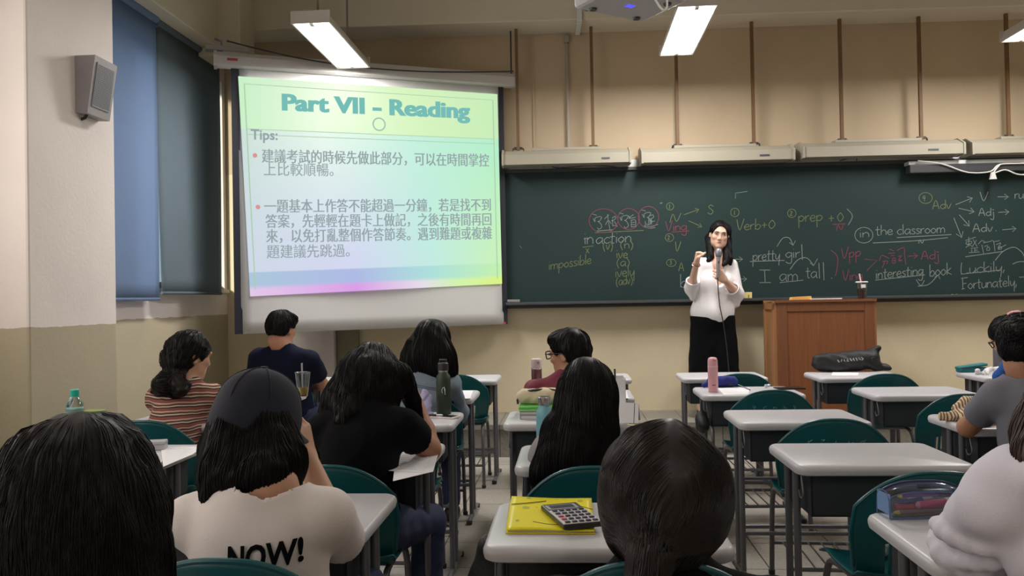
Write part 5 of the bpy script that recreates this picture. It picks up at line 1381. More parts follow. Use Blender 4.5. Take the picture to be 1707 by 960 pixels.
# ---- boy with glasses looking left
yb = 4.42; hc = at(948, 590, yb + .03); RG = rot(62, 8, -3)
J = seated(hc, RG, yb, (897, 648), (990, 652), pelx=at(945, 700, yb).x, neck=at(945, 633, yb))
r9, H9, S9, B9, o9 = person('person in a maroon shirt with dark glasses, face turned to the screen', J, M_SKINT, M_MAROON, M_JEANS, h=.007, sleeve=.6, hair=short_hair(800, 17, .006, .004), seed=17, loose=.02, headk=1.08)
def glasses(H, root, org, m):
    g = obj('glasses', MB().box(-.004, .004, .100, .103, .016, .02, M=Matrix.Translation(H.c - V3(org)) @ (H.R * H.k).to_4x4()), m, root)
    for s_ in (-1, 1):
        mb = MB(); mb.tube([tuple(H(s_ * .034 + .027 * math.copysign(abs(math.cos(a)) ** .6, math.cos(a)), .103 - .006 * abs(math.cos(a)), .010 + .019 * math.copysign(abs(math.sin(a)) ** .6, math.sin(a))) - V3(org)) for a in [i * PI / 12 for i in range(24)]], .0032 * H.k, 6, closed=True); obj('lens_frame', mb, m, g, smooth=True)
        mb = MB(); mb.tube([tuple(H(s_ * .061, .100, .018) - V3(org)), tuple(H(s_ * .082, .05, .016) - V3(org)), tuple(H(s_ * .086, -.01, .012) - V3(org)), tuple(H(s_ * .084, -.03, -.006) - V3(org))], .0030 * H.k, 6); obj('temple_arm', mb, m, g, smooth=True)
def eyes(H, root, org, open_=1.0, brow=True):
    for s_ in (-1, 1):
        M_ = Matrix.Translation(H(s_ * .031, .0845, .0105) - V3(org)) @ (H.R * H.k).to_4x4()
        mb = MB(); mb.lathe([(.0, .0), (.0118, .0001)], 16, M_ @ Matrix.Rotation(-PI / 2, 4, 'X')) if False else None
        mb = MB(); V = []; n_ = 14
        ring_ = [(.0145 * math.cos(a), .0062 * open_ * math.sin(a)) for a in [2 * PI * i / n_ for i in range(n_)]]
        mb.add([(0, .0085, 0)] + [(x, .0050, z) for x, z in ring_], [(0, 1 + i, 1 + (i + 1) % n_) for i in range(n_)], M_); e = obj('eye', mb, M_EYEW, root, smooth=True)
        mb = MB(); mb.add([(.0062 * math.cos(a), .0092, .0058 * open_ * math.sin(a)) for a in [2 * PI * i / 12 for i in range(12)]], [tuple(range(12))], M_); obj('iris', mb, M_EYE, e)
        mb = MB(); mb.tube([tuple(M_ @ Vector((.016 * math.cos(a), .0065 + .003 * math.sin(a), .0072 * open_ * math.sin(a)))) for a in [PI * i / 8 for i in range(9)]], .0014 * H.k, 5); obj('eyelid_line', mb, M_EYE, e)
        if brow:
            mb = MB(); mb.tube([tuple(H(s_ * x, y, z) - V3(org)) for x, y, z in ((.013, .0935, .0265), (.026, .0925, .031), (.040, .086, .0315), (.050, .077, .027))], [.0024 * H.k, .0036 * H.k, .0030 * H.k, .0012], 6); obj('eyebrow', mb, M_HAIR, root, smooth=True)
glasses(H9, r9, o9, mat('glasses_black', (22, 22, 28), .35)); eyes(H9, r9, o9)

# ---- person in the grey t-shirt at the right
yb = 3.32; hc = at(1702, 575, yb + .03)
J = seated(hc, rot(-28, 10, 0), yb, (1660, 660), (1768, 660), el=at(1614, 712, 3.50), wl=at(1672, 703, 3.64), pelx=at(1706, 700, yb).x, pely=3.22)
def hair11(H, J):
    S = Sculpt(); H.e(S, (0, -.018, .036), (.088, .106, .094), k=.03); H.e(S, (0, -.055, -.02), (.076, .060, .065), k=.03); H.e(S, (0, -.115, .045), (.045, .045, .045), k=.02)
    H.e(S, (0, .125, -.04), (.09, .105, .10), k=.012, sub=True)
    for s_ in (-1, 1): H.e(S, (s_ * .09, .0, -.04), (.03, .04, .05), k=.01, sub=True)
    c = np.array(H(0, -.10, .04))
    def fl(p): return c - p
    return hair_mesh(S, H, fl, 700, 9, .010, .0016, 19, .004, h=.007)
person('person in a grey t-shirt with tied-up black hair, bare elbow on the desk', J, M_SKINT, M_GREY, M_BLACK, h=.007, sleeve=.62, hair=hair11, seed=19, loose=.024)

# ---- person in blue at the right edge, bent over the desk
yb = 5.02; hc = at(1682, 562, yb + .10)
J = seated(hc, rot(48, 34, 0), yb, (1690, 605), (1775, 610), el=at(1672, 628, 5.2), pelx=at(1735, 650, yb).x, neck=at(1712, 592, yb))
r12, H12, *_ , o12 = person('person in a blue shirt with glasses bent over a desk at the right edge', J, M_SKIN, M_BLUE, M_BLACK, h=.008, sleeve=1.3, hair=hair11, seed=21)
glasses(H12, r12, o12, _M['glasses_black'])
mb = MB(); c_ = H12(.0, -.10, .075) - V3(o12); mb.tube([c_ + Vector((.036 * math.cos(a), .018 * math.sin(3 * a), .032 * math.sin(a))) for a in [i * PI / 10 for i in range(20)]], .015, 8, closed=True); obj('hair_tie', mb, mat('pink_scrunchie', (214, 150, 160), .8), r12, smooth=True)

# ---- white loose shirt at the bottom right
yb = 1.62; hc = at(1830, 640, yb)
J = seated(hc, rot(0, 8, 0), yb, (1668, 830), (1850, 830), ysh=1.58, el=at(1622, 905, 1.80), wl=(1.14, 1.88, .77), wr=(1.30, 1.95, .77), pelx=1.02, pely=1.52, neck=at(1790, 760, 1.57))
J['fat'] = 1.25; J['bodyfat'] = .66
def hair13(H, J):
    return long_hair([(at(1775, 710, 1.56), .07, .07, .10), (at(1740, 765, 1.53), .045, .05, .075), (at(1775, 700, 1.53), at(1712, 752, 1.52), .05, .012, .05)], 1500, 23, .008, .0011, 18, .013, cap=.016)(H, J)
def hood(S, what, J, H):
    for a_, b_, r_ in (((1590, 880, 1.66), (1650, 835, 1.52), .012), ((1575, 905, 1.70), (1660, 890, 1.58), .011), ((1600, 925, 1.70), (1680, 930, 1.60), .012), ((1630, 815, 1.56), (1672, 870, 1.50), .010), ((1655, 800, 1.53), (1690, 850, 1.47), .010)):
        pass
    a, b, c = V3(J['shl']), V3(J['ell']), V3(J['wrl'])
    for (p_, q_, t0, a0, t1, a1, r_) in ((a, b, .15, -.9, .55, .2, .016), (a, b, .35, -1.2, .80, -.2, .018), (a, b, .30, -.3, .75, .9, .016), (a, b, .62, -1.3, 1.02, .1, .018), (a, b, .72, -.6, 1.05, .9, .016), (b, c, .05, -1.2, .5, .1, .016), (b, c, .2, -1.4, .75, -.3, .014)):
        n = (q_ - p_).normalized(); u = Vector((-.5, -.8, .35)); u = (u - n * u.dot(n)).normalized(); w = n.cross(u); R_ = .050 * 1.25 + .024
        f = lambda t_, an: p_ + (q_ - p_) * t_ + (u * math.cos(an) + w * math.sin(an)) * (R_ - .006)
        pts = [f(t0 + (t1 - t0) * i / 4, a0 + (a1 - a0) * i / 4) for i in range(5)]
        S.chain(pts, [r_ * .3, r_ * .7, r_ * .8, r_ * .7, r_ * .3], k=.014)
    S.ell(at(1700, 790, 1.56), (.07, .06, .045), k=.03); S.cone(at(1690, 770, 1.58), at(1735, 790, 1.50), .03, .04, k=.03)
person('person in a loose white long-sleeved shirt cut off at the bottom right', J, M_SKIN, M_WHITE2, M_JEANS, h=.006, sleeve=1.85, hair=hair13, hairmat=mat('brown_hair', (62, 44, 40), .45, .3, 40), seed=23, loose=.026, shirt_noise=.006, sfreq=24, extra=hood)

# ---- the teacher
yt = 6.86
tc_ = lambda x, y, dy=0.0: at(x, y, yt + dy)
hc = tc_(1199, 393); RT = rot(180 - 6, 4, -9)
M_BLOUSE = mat('white_blouse', (226, 222, 224), 0.7, 0.02, 8, .05, 200)
fl_ = 0.27
J = dict(head=hc, R=RT, facing=True, shr=tc_(1168, 438), shl=tc_(1221, 440), neck=tc_(1197, 431), pel=Vector((tc_(1188, 545).x, yt, .27 + .88)),
         elr=tc_(1152, 480, -.05), wrr=tc_(1161, 438, -.24), ell=tc_(1230, 490, -.03), wrl=tc_(1207, 466, -.21),
         knl=Vector((tc_(1200, 600).x, yt, .27 + .46)), knr=Vector((tc_(1178, 600).x, yt, .27 + .46)), anl=Vector((tc_(1204, 690).x, yt, .27 + .085)), anr=Vector((tc_(1170, 690).x, yt, .27 + .085)))
J['hr'] = ((.20, -.2, .95), (.75, -.45, 0), (-.3, -.9, .1), 1.3); J['hl'] = ((-.55, -.40, .45), (-.2, .8, .1), (.2, -.1, .9), 1.25); J['hsc'] = 1.0
root = thing('person', 'standing person in a white blouse and long black skirt speaking into a microphone', 'person', (J['pel'].x, yt, .27))
org = (J['pel'].x, yt, .27); H = Head(hc, RT, 1.0)
sl_, sr_, nk, pel = V3(J['shl']), V3(J['shr']), V3(J['neck']), V3(J['pel']); mid = (sl_ + sr_) / 2
def ttrunk(S, t):
    S.ell(mid * .72 + pel * .28, (.118 + t, .078 + t, .165 + t), k=.05); S.ell(mid + Vector((0, 0, -.02)), (.140 + t, .060 + t, .050 + t), k=.05)
    for s_ in (-1, 1): S.ell(mid + Vector((s_ * .06, -.055, -.15)), (.058 + t, .05 + t, .062 + t), k=.04)
    S.ell(mid * .38 + pel * .62, (.118 + t, .085 + t, .13 + t), k=.06); S.ell(pel, (.150 + t, .105 + t, .12 + t), k=.06)
B = Sculpt(); ttrunk(B, -.012)
for a, b, c in ((sl_, J['ell'], J['wrl']), (sr_, J['elr'], J['wrr'])):
    B.cone(a, b, .040, .032, k=.03); B.cone(b, b * .7 + c * .3, .032, .032, k=.02); B.cone(b * .7 + c * .3, c, .032, .022, k=.02)
B.cone(mid, nk, .055, .046, k=.04)
hand(B, J['wrr'], *J['hr'], J['hsc']); hand(B, J['wrl'], *J['hl'], J['hsc'])
for a in 'lr':
    kn, an = J['kn' + a], J['an' + a]; hp = pel + Vector((.085 if a == 'l' else -.085, 0, -.03))
    B.cone(hp, kn, .078, .052, k=.03); B.cone(kn, an, .052, .034, k=.02); B.cone(an, an + Vector((0, -.12, -.055)), .034, .024, k=.02)
sculpt_head(B, H, nk, True, .047); B.build(.0045)
c = B.P[B.Q].mean(1); loc = (np.array(H.R.transposed()) @ (c - np.array(H.c)).T).T
idx = ((((loc[:, 0] / .019) ** 2 + ((loc[:, 2] + .058) / .0085) ** 2) < 1) & (loc[:, 1] > .07)).astype(int)
mesh_np('body', B.P, B.Q, [M_SKINP, M_LIP], root, org, matidx=idx)
eyes(H, root, org, .85)
# blouse with wide three-quarter sleeves, V neck
S = Sculpt(); ttrunk(S, .010); S.ell(pel + Vector((0, 0, .0)), (.172, .122, .18), k=.05); S.ell(mid * .45 + pel * .55, (.158, .112, .17), k=.05); S.cone(mid, nk, .06, .058, k=.04)
for a, b, c, e in ((sl_, J['ell'], J['wrl'], .40), (sr_, J['elr'], J['wrr'], .30)):
    S.cone(a + Vector((0, 0, -.004)), b, .044, .047, k=.03)
    q = b + (c - b) * e; n_ = (c - b).normalized(); S.cone(b, q, .045, .058, k=.02, clip=((q, n_),))
    dr = b + Vector((.012 if b.x < 1.1 else -.012, .0, -.085)); S.cone(b + (c - b) * .05, dr, .045, .022, k=.03)
S.cone(nk + Vector((0, -.005, .0)), nk + Vector((0, 0, .2)), .058, .08, k=.006, sub=True)
S.cone(nk + Vector((0, -.10, .03)), mid + Vector((.005, -.108, -.165)), .088, .030, k=.006, sub=True)
for b, c, e in ((J['ell'], J['wrl'], .40), (J['elr'], J['wrr'], .30)):
    S.cone(b + (c - b) * .15, b + (c - b) * 1.2, .040, .048, k=.004, sub=True)
S.build(.005, .004, 24, 31, cut=((pel + Vector((0, 0, -.085)), (0, 0, -1)),)); bl = mesh_np('blouse', S.P, S.Q, M_BLOUSE, root, org)
mb = MB()
for i in range(7):
    p = np.array([[mid.x - .004 * i * .3, yt - .3, mid.z - .13 - .058 * i]])
    for yy in np.linspace(yt - .25, yt, 120):
        p[0, 1] = yy
        if S.sample(p)[0] < .001: break
    mb = MB(); mb.lathe([(0, .004), (.006, .003), (.0065, 0)], 10, Matrix.Translation(Vector(p[0]) - V3(org)) @ Matrix.Rotation(PI / 2, 4, 'X'), cap=False); obj('button', mb, mat('pearl_button', (200, 192, 184), .3), bl, smooth=True)
# skirt
S = Sculpt(); S.ell(pel + Vector((0, 0, -.04)), (.160, .112, .12), k=.05); S.cone(pel + Vector((-.075, 0, -.05)), pel + Vector((-.10, .0, -.72)), .105, .115, k=.06); S.cone(pel + Vector((.075, 0, -.05)), pel + Vector((.11, 0, -.72)), .105, .115, k=.06)
S.build(.008, .005, 26, 33, cut=((pel + Vector((0, 0, -.68)), (0, 0, -1)), (pel + Vector((0, 0, -.03)), (0, 0, 1))), stretch=(1, 1, .15)); mesh_np('skirt', S.P, S.Q, M_BLACK, root, org)
for a in 'lr':
    an = J['an' + a]; S = Sculpt(); S.cone(an + Vector((0, .03, -.04)), an + Vector((0, -.13, -.058)), .036, .03, k=.02); S.build(.006, cut=((an + Vector((0, 0, -.083)), (0, 0, -1)), (an + Vector((0, 0, -.015)), (0, 0, 1)))); mesh_np('shoe', S.P, S.Q, M_SHOE, root, org)
# hair, tucked behind the ears, to the shoulders
S = Sculpt()
H.e(S, (0, -.020, .042), (.086, .102, .090), k=.03); H.e(S, (0, -.05, -.02), (.086, .07, .09), k=.03)
H.e(S, (0, .115, -.016), (.078, .105, .084), k=.012, sub=True); H.e(S, (0, .10, .02), (.058, .06, .075), k=.012, sub=True)
for s_ in (-1, 1): H.e(S, (s_ * .082, .02, -.02), (.022, .030, .05), k=.010, sub=True)
S.cone(H(.07, -.035, -.03), tc_(1184, 427, -.04), .040, .024, k=.03); S.cone(H(-.065, -.03, -.03), tc_(1213, 430, -.05), .044, .036, k=.03)
S.cone(tc_(1184, 427, -.04), tc_(1182, 434, -.06), .024, .020, k=.02); S.cone(tc_(1213, 430, -.05), tc_(1206, 441, -.10), .036, .014, k=.02); S.cone(tc_(1216, 430, -.04), tc_(1217, 440, -.06), .022, .010, k=.02)
V, Q = hair_mesh(S, H, down_flow(H), 900, 12, .012, .0013, 35, .003, h=.0055); mesh_np('hair', V, Q, M_HAIR, root, org)
mb = MB(); w = J['wrr']; e = J['elr']; d = (w - e).normalized(); c0 = w - d * .02; a1 = d.orthogonal().normalized(); a2 = d.cross(a1)
mb.tube([c0 + (a1 * math.cos(i * PI / 10) + a2 * math.sin(i * PI / 10)) * .030 - V3(org) for i in range(20)], .005, 6, closed=True); obj('bracelet', mb, mat('rose_metal', (206, 160, 150), .3, metal=.6), root, smooth=True)
# microphone held in the left hand
gp = V3(J['wrl']) + Vector(J['hl'][0]).normalized() * .075 + (Vector(J['hl'][1]) - Vector(J['hl'][0]).normalized() * Vector(J['hl'][1]).dot(Vector(J['hl'][0]).normalized())).normalized() * .03
top = tc_(1198, 416, -.30); bot = tc_(1196.5, 462, -.285)
ax_ = (top - bot).normalized(); zq = Vector((0, 0, 1)).rotation_difference(ax_).to_matrix().to_4x4()
t = thing('microphone', 'silver handheld microphone with cable held by the standing person', 'microphone', bot)
mb = MB(); mb.lathe([(.011, 0), (.013, .004), (.016, .14), (.020, .17)], 16, zq); obj('handle', mb, mat('mic_silver', (178, 178, 186), .35, metal=.5), t, smooth=True)
mb = MB(); mb.lathe([(.021, .168), (.0255, .180), (.0265, .195), (.025, .212), (.018, .226), (.006, .232)], 18, zq); obj('grille', mb, mat('mic_grille', (150, 152, 160), .4, .2, 200, metal=.6), t, smooth=True)
mb = MB(); mb.lathe([(.022, .164), (.0225, .172)], 16, zq); obj('collar', mb, mat('mic_collar', (90, 92, 100), .4, metal=.5), t, smooth=True)
mb = MB(); mb.box(-.004, .004, -.019, -.014, .11, .13, M=zq); obj('switch', mb, M_DARK, t)
mb = MB(); mb.tube(smooth_path([bot - V3(bot), tc_(1197, 480, -.27) - bot, tc_(1200, 510, -.25) - bot, tc_(1206, 540, -.22) - bot, tc_(1212, 585, -.2) - bot, tc_(1218, 640, -.2) - bot, Vector((tc_(1225, 690).x, yt - .22, .275)) - bot, Vector((tc_(1250, 690).x, yt - .10, .275)) - bot]), .0045, 6); obj('cable', mb, M_DARK, t, smooth=True)
# ================================================================== small things on the desks, the lectern and the floor
def dz_(px, py): return atz(px, py, DZ)
M_PAPER = mat('paper_white', (226, 224, 226), 0.8, 0.02, 20)
M_PINKB = mat('pink_enamel', (226, 168, 178), 0.35, 0.03, 5); M_CHROME = mat('chrome', (190, 190, 195), 0.22, 0.04, 5, metal=.9)
M_CLEAR = mat('clear_plastic', (235, 240, 242), 0.08, 0.0, trans=1.0)
def sheet(name, label, corners, z=DZ + .0012, group=None, cat='paper', lines=0, m=None, curl=0.0):
    P = [atz(x, y, z) for x, y in corners]; c = sum(P, Vector()) / 4; c.z = z
    mb = MB()
    def fn(a, b):
        q = (P[0] * (1 - a) + P[1] * a) * (1 - b) + (P[3] * (1 - a) + P[2] * a) * b - c
        q.z = curl * (max(0, .25 - b) / .25) ** 2 * -1; return tuple(q)
    mb.grid(fn, 6, 10); o = obj(name, mb, m or M_PAPER, None, solid=.0012); o.location = c; tag(o, label, cat, group)
    if lines:
        mb = MB()
        for i in range(lines):
            b = .12 + .76 * i / max(1, lines - 1); e = .9 - .25 * ((i * 37) % 5) / 5
            A, B_ = Vector(fn(.1, b)), Vector(fn(.1 + .8 * e, b)); mb.add([A + Vector((0, -.0012, .0011)), B_ + Vector((0, -.0012, .0011)), B_ + Vector((0, .0012, .0011)), A + Vector((0, .0012, .0011))], [(0, 1, 2, 3)])
        obj('printed_lines', mb, mat('ink_grey', (150, 150, 156), .8), o)
    return o
def bottle(name, label, cat, px, py, prof, m, lid=None, lidm=None, z=DZ, n=28, extra=None, p=None):
    b = p if p is not None else atz(px, py, z)
    t = thing(name, label, cat, b)
    mb = MB(); mb.lathe(prof, n); obj('bottle_body', mb, m, t, smooth=True)
    if lid: mb = MB(); mb.lathe(lid, n); obj('lid', mb, lidm, t, smooth=True)
    if extra: extra(t)
    return t
def pt_box(name, label, cat, px, py, w, d, h, m, rz=0, bev=.006, z=DZ, part='body'):
    b = atz(px, py, z); t = thing(name, label, cat, b, rz); mb = MB(); mb.box(-w / 2, w / 2, -d / 2, d / 2, 0, h, bev, seg=3); obj(part, mb, m, t, smooth=True); return t
# desk A2: pink bottle, blue pouch, paper, pen, tablet
def ex(t):
    mb = MB(); mb.box(-.010, .010, -.0296, -.0285, .040, .044); obj('small_mark', mb, M_DARK, t)
    mb = MB(); mb.lathe([(.0294, .146), (.0297, .148), (.0297, .150), (.0294, .152)], 28); obj('seam_ring', mb, mat('pink_pale', (238, 196, 202), .4), t, smooth=True)
    mb = MB(); mb.box(-.004, .014, -.028, -.022, .182, .190, .002); obj('latch', mb, mat('pink_deep', (206, 132, 150), .4), t)
bottle('thermos_bottle', 'pink thermos bottle standing on the desk before the lectern', 'bottle', 1189, 653, [(.026, 0), (.0285, .003), (.029, .01), (.029, .150)], M_PINKB, [(.029, .150), (.0285, .178), (.027, .190), (.022, .199), (.012, .203)], M_PINKB, extra=ex)
p = dz_(1206, 645); t = thing('pencil_pouch', 'royal blue pencil pouch lying behind the pink bottle', 'pouch', p, .1)
S = Sculpt(); S.cone((-.07, 0, .036), (.055, 0, .036), .030, .030, k=.02); S.ell((0, 0, .032), (.085, .032, .032), k=.02); S.cone((-.07, 0, .03), (-.125, -.01, .016), .014, .016, k=.02)
S.build(.004, .002, 60, 2, cut=((Vector((0, 0, .002)), (0, 0, -1)),)); mesh_np('body', S.P, S.Q, mat('royal_blue_cloth', (32, 42, 122), .8, .08, 20, .1, 200), t)
mb = MB(); mb.box(.022, .052, -.0345, -.0315, .012, .022); obj('label_patch', mb, M_DARK, t)
mb = MB(); mb.tube([(-.075, -.006, .066), (.06, -.006, .066)], .0028, 6); obj('zipper', mb, mat('zip_blue', (22, 28, 80), .6), t)
sheet('paper_sheet', 'white sheet of paper on the desk right of the pink bottle', [(1207, 658), (1248, 657), (1250, 646), (1196, 647)], group=None, lines=4)
a, b = dz_(1250, 651), dz_(1241, 647); mb = MB(); mb.tube([(0, 0, .005), tuple((b - a) * 2.2 + Vector((0, 0, .005)))], [.004, .0035], 8); o = obj('pen', mb, mat('grey_pen', (120, 122, 134), .4)); o.location = a; tag(o, 'grey pen lying across the white paper beside the blue pouch', 'pen')
p = dz_(1279, 647); S = Sculpt(); rg = random.Random(4)
for i in range(6): S.ell((rg.uniform(-.012, .012), rg.uniform(-.01, .01), .010 + rg.uniform(0, .008)), (.010, .009, .009), k=.004)
S.build(.0025, .002, 200, 3); o = mesh_np('crumpled_wrapper', S.P, S.Q, mat('foil_white', (190, 205, 210), .3, .1, 40), None, (0, 0, 0)); o.location = p; tag(o, 'small crumpled white wrapper on the desk with the pink bottle', 'wrapper')
t = pt_box('tablet', 'thin black tablet at the right end of the pink-bottle desk', 'tablet', 1316, 648, .16, .10, .008, mat('black_gloss', (26, 24, 26), .2), .12, .002)
# desk B1: black bag, paper
p = dz_(1412, 619); t = thing('sling_bag', 'black sling bag with white print on the desk before the lectern', 'bag', p, .05)
S = Sculpt(); S.cone((-.20, 0, .075), (.17, 0, .095), .045, .060, k=.04); S.ell((0, 0, .06), (.20, .065, .058), k=.05); S.ell((-.10, -.005, .05), (.12, .05, .05), k=.04)
S.cone((.17, 0, .10), (.225, -.01, .165), .045, .012, k=.03); S.cone((.16, -.02, .06), (.20, -.02, .045), .05, .035, k=.03); S.cone((.18, -.03, .018), (.29, -.03, .022), .018, .016, k=.02); S.ell((.26, -.02, .03), (.04, .03, .025), k=.02)
S.build(.006, .006, 34, 5, cut=((Vector((0, 0, .002)), (0, 0, -1)),)); mesh_np('body', S.P, S.Q, mat('black_nylon', (22, 22, 25), .6, .1, 14, .1, 120), t)
bagS = S
tb = text_mb('BADMINTON' if False else 'MINISTERS' if False else 'WILLIAM' if False else 'N i s s s s s', 1.0, width=1.0); 
mb = MB(); rg = random.Random(9)
for k in range(9):
    x0 = -.085 + .021 * k; 
    for j in range(3 if k % 3 == 0 else 2):
        q = [[x0 + rg.uniform(-.006, .010), 0, .082 + .0015 * k + rg.uniform(-.011, .012)] for _ in range(3)]
        for v in q:
            for yy in np.linspace(-.12, .0, 60):
                if bagS.sample(np.array([[v[0], yy, v[2]]]))[0] < .0012: v[1] = yy; break
        mb.tube([tuple(v) for v in q], .0017, 4)
obj('white_lettering', mb, mat('print_white', (178, 178, 180), .7), t)
mb = MB(); mb.lathe([(.0, .003), (.018, .002), (.02, -.002)], 14, T(.165, -.066, .085) @ Matrix.Rotation(PI / 2, 4, 'X'), cap=False); obj('badge', mb, mat('badge_dark', (36, 36, 40), .5), t, smooth=True)
sheet('paper_sheet', 'white paper sticking out below the black sling bag', [(1386, 626), (1430, 626), (1432, 621), (1388, 620)])
# lectern top
def ltop(px, y): q = at(px, 495, y); return Vector((q.x, y, LTOP(y - 6.72) + .001))
p = ltop(1334, 6.80); t = thing('eraser_box', 'flat orange box lying on the left of the lectern top', 'box', p, .1)
mb = MB(); mb.add([(-.085, -.03, 0), (.085, -.03, 0), (.085, .03, 0), (-.085, .03, 0), (-.075, -.03, .028), (.08, -.03, .034), (.08, .03, .034), (-.075, .03, .028)], [(0, 3, 2, 1), (4, 5, 6, 7), (0, 1, 5, 4), (1, 2, 6, 5), (2, 3, 7, 6), (3, 0, 4, 7)]); obj('body', mb, mat('orange_card', (222, 170, 92), .7), t)
p = ltop(1376, 6.76); t = thing('paper_stack', 'thin stack of white paper on the lectern top', 'paper', p, .04); mb = MB(); mb.box(-.12, .12, -.04, .14, 0, .008, .001); o = obj('sheets', mb, M_PAPER, t); o.rotation_euler = (-math.atan(.031 / .372), 0, 0)
p = ltop(1437, 6.80); t = thing('drink_cup', 'clear plastic cup of dark iced tea on the lectern corner', 'cup', p)
mb = MB(); mb.lathe([(.028, 0), (.030, .004), (.045, .138), (.047, .140), (.0465, .143), (.0435, .140), (.0285, .006), (.0, .005)], 28, cap=False); obj('cup', mb, M_CLEAR, t, smooth=True)
mb = MB(); mb.lathe([(.0, .007), (.0275, .007), (.0365, .085), (.0, .085)], 24, cap=False); obj('drink', mb, mat('dark_tea', (58, 20, 22), .15, .1, 20), t, smooth=True)
mb = MB(); mb.lathe([(.0, .144), (.044, .144), (.047, .140), (.048, .137), (.049, .141), (.044, .147), (.0, .147)], 28, cap=False); obj('film_lid', mb, mat('film_white', (222, 216, 214), .4), t, smooth=True)
mb = MB(); mb.tube([(.012, 0, .02), (-.018, -.004, .21)], .0055, 8); obj('straw', mb, mat('straw_pink', (226, 196, 196), .4), t, smooth=True)
mb = MB(); mb.box(-.02, .016, -.043, -.040, .095, .122); obj('sticker', mb, M_PAPER, t)
# chalk ledge
def ledge(px, v=.16): u, _ = onwall(px, 495, v); return fw(u, v, BZ0 + .001)
p = ledge(1240); t = thing('tissue_box', 'pale yellow box standing on the chalk ledge beside the white blouse', 'box', p, TH); mb = MB(); mb.box(-.065, .065, -.025, .025, 0, .062, .003); obj('carton', mb, mat('pale_yellow_card', (226, 206, 134), .7, .05, 10), t)
mb = MB(); mb.box(-.012, -.002, -.0265, -.025, .012, .03); mb.box(.03, .04, -.0265, -.025, .012, .04); obj('printed_mark', mb, mat('mark_brown', (150, 130, 80), .7), t)
p = ledge(857); t = thing('board_eraser', 'grey blackboard eraser at the left end of the chalk ledge', 'eraser', p, TH); mb = MB(); mb.box(-.06, .05, -.025, .025, .012, .035, .004); obj('handle', mb, mat('eraser_grey', (132, 132, 134), .5), t); mb = MB(); mb.box(-.058, .048, -.024, .024, 0, .012); obj('felt', mb, M_FRAME, t)
for px, d in ((1586, 'stub of white chalk on the ledge left of the knot of notes'), (1593, 'stub of white chalk on the ledge, right one of two')):
    p = ledge(px); mb = MB(); mb.tube([(0, 0, .006), (.004, -.03, .006)], .006, 8); o = obj('chalk_stub', mb, M_PAPER); o.location = p; tag(o, 'stub of white chalk on the ledge below the word Fortunately', 'chalk', 'chalk stubs on the ledge')
# desk B3: knotted striped cloth
m = bpy.data.materials.new('striped_cloth'); m.use_nodes = True; _n, _l = m.node_tree.nodes, m.node_tree.links; _b = _n['Principled BSDF']; _b.inputs['Roughness'].default_value = .9
_tc = _n.new('ShaderNodeTexCoord'); _w = _n.new('ShaderNodeTexWave'); _w.inputs['Scale'].default_value = 26; _w.inputs['Distortion'].default_value = 3.0; _w.inputs['Detail'].default_value = 1; _l.new(_tc.outputs['Object'], _w.inputs['Vector'])
_r = _n.new('ShaderNodeValToRGB'); _r.color_ramp.interpolation = 'LINEAR'; _e = _r.color_ramp.elements; _e[0].position = .25; _e[0].color = lin((126, 92, 74)); _e[1].position = .55; _e[1].color = lin((226, 206, 174)); _l.new(_w.outputs[0], _r.inputs[0]); _l.new(_r.outputs[0], _b.inputs['Base Color'])
p = dz_(1582, 688); p.y = 3.70; t = thing('knotted_cloth', 'cream and brown striped cloth knotted into a bundle at the desk edge', 'cloth', (p.x, p.y, DZ))
S = Sculpt(); rg = random.Random(3)
S.chain([(-.135, -.02, .02), (-.09, -.03, .022), (-.05, -.02, .03)], [.019, .021, .022], k=.012); S.chain([(-.06, -.03, .03), (-.05, -.06, .022), (-.055, -.085, .016)], [.022, .022, .014], k=.012)
S.chain([(-.06, .0, .05), (-.02, .01, .075), (.04, .02, .07), (.08, .02, .05)], [.024, .028, .028, .022], k=.012); S.chain([(-.03, -.03, .03), (.02, -.045, .03), (.07, -.03, .035)], [.024, .028, .026], k=.010)
S.chain([(-.04, -.01, .04), (.0, -.035, .058), (.05, -.03, .06)], [.02, .02, .02], k=.006); S.chain([(.05, .02, .03), (.10, .03, .045), (.14, .02, .06), (.10, .0, .075), (.05, .02, .085)], [.025, .028, .026, .022, .016], k=.010)
S.build(.0045, .003, 90, 4, cut=((Vector((0, 0, .001)), (0, 0, -1)),)); mesh_np('bundle', S.P, S.Q, m, t)
mb = MB(); mb.tube(smooth_path([(-.07, -.05, .02), (-.09, -.085, .008), (-.10, -.10, -.004), (-.105, -.118, -.018)]), .004, 6); obj('cord_end', mb, mat('brown_cord', (90, 66, 50), .8), t)
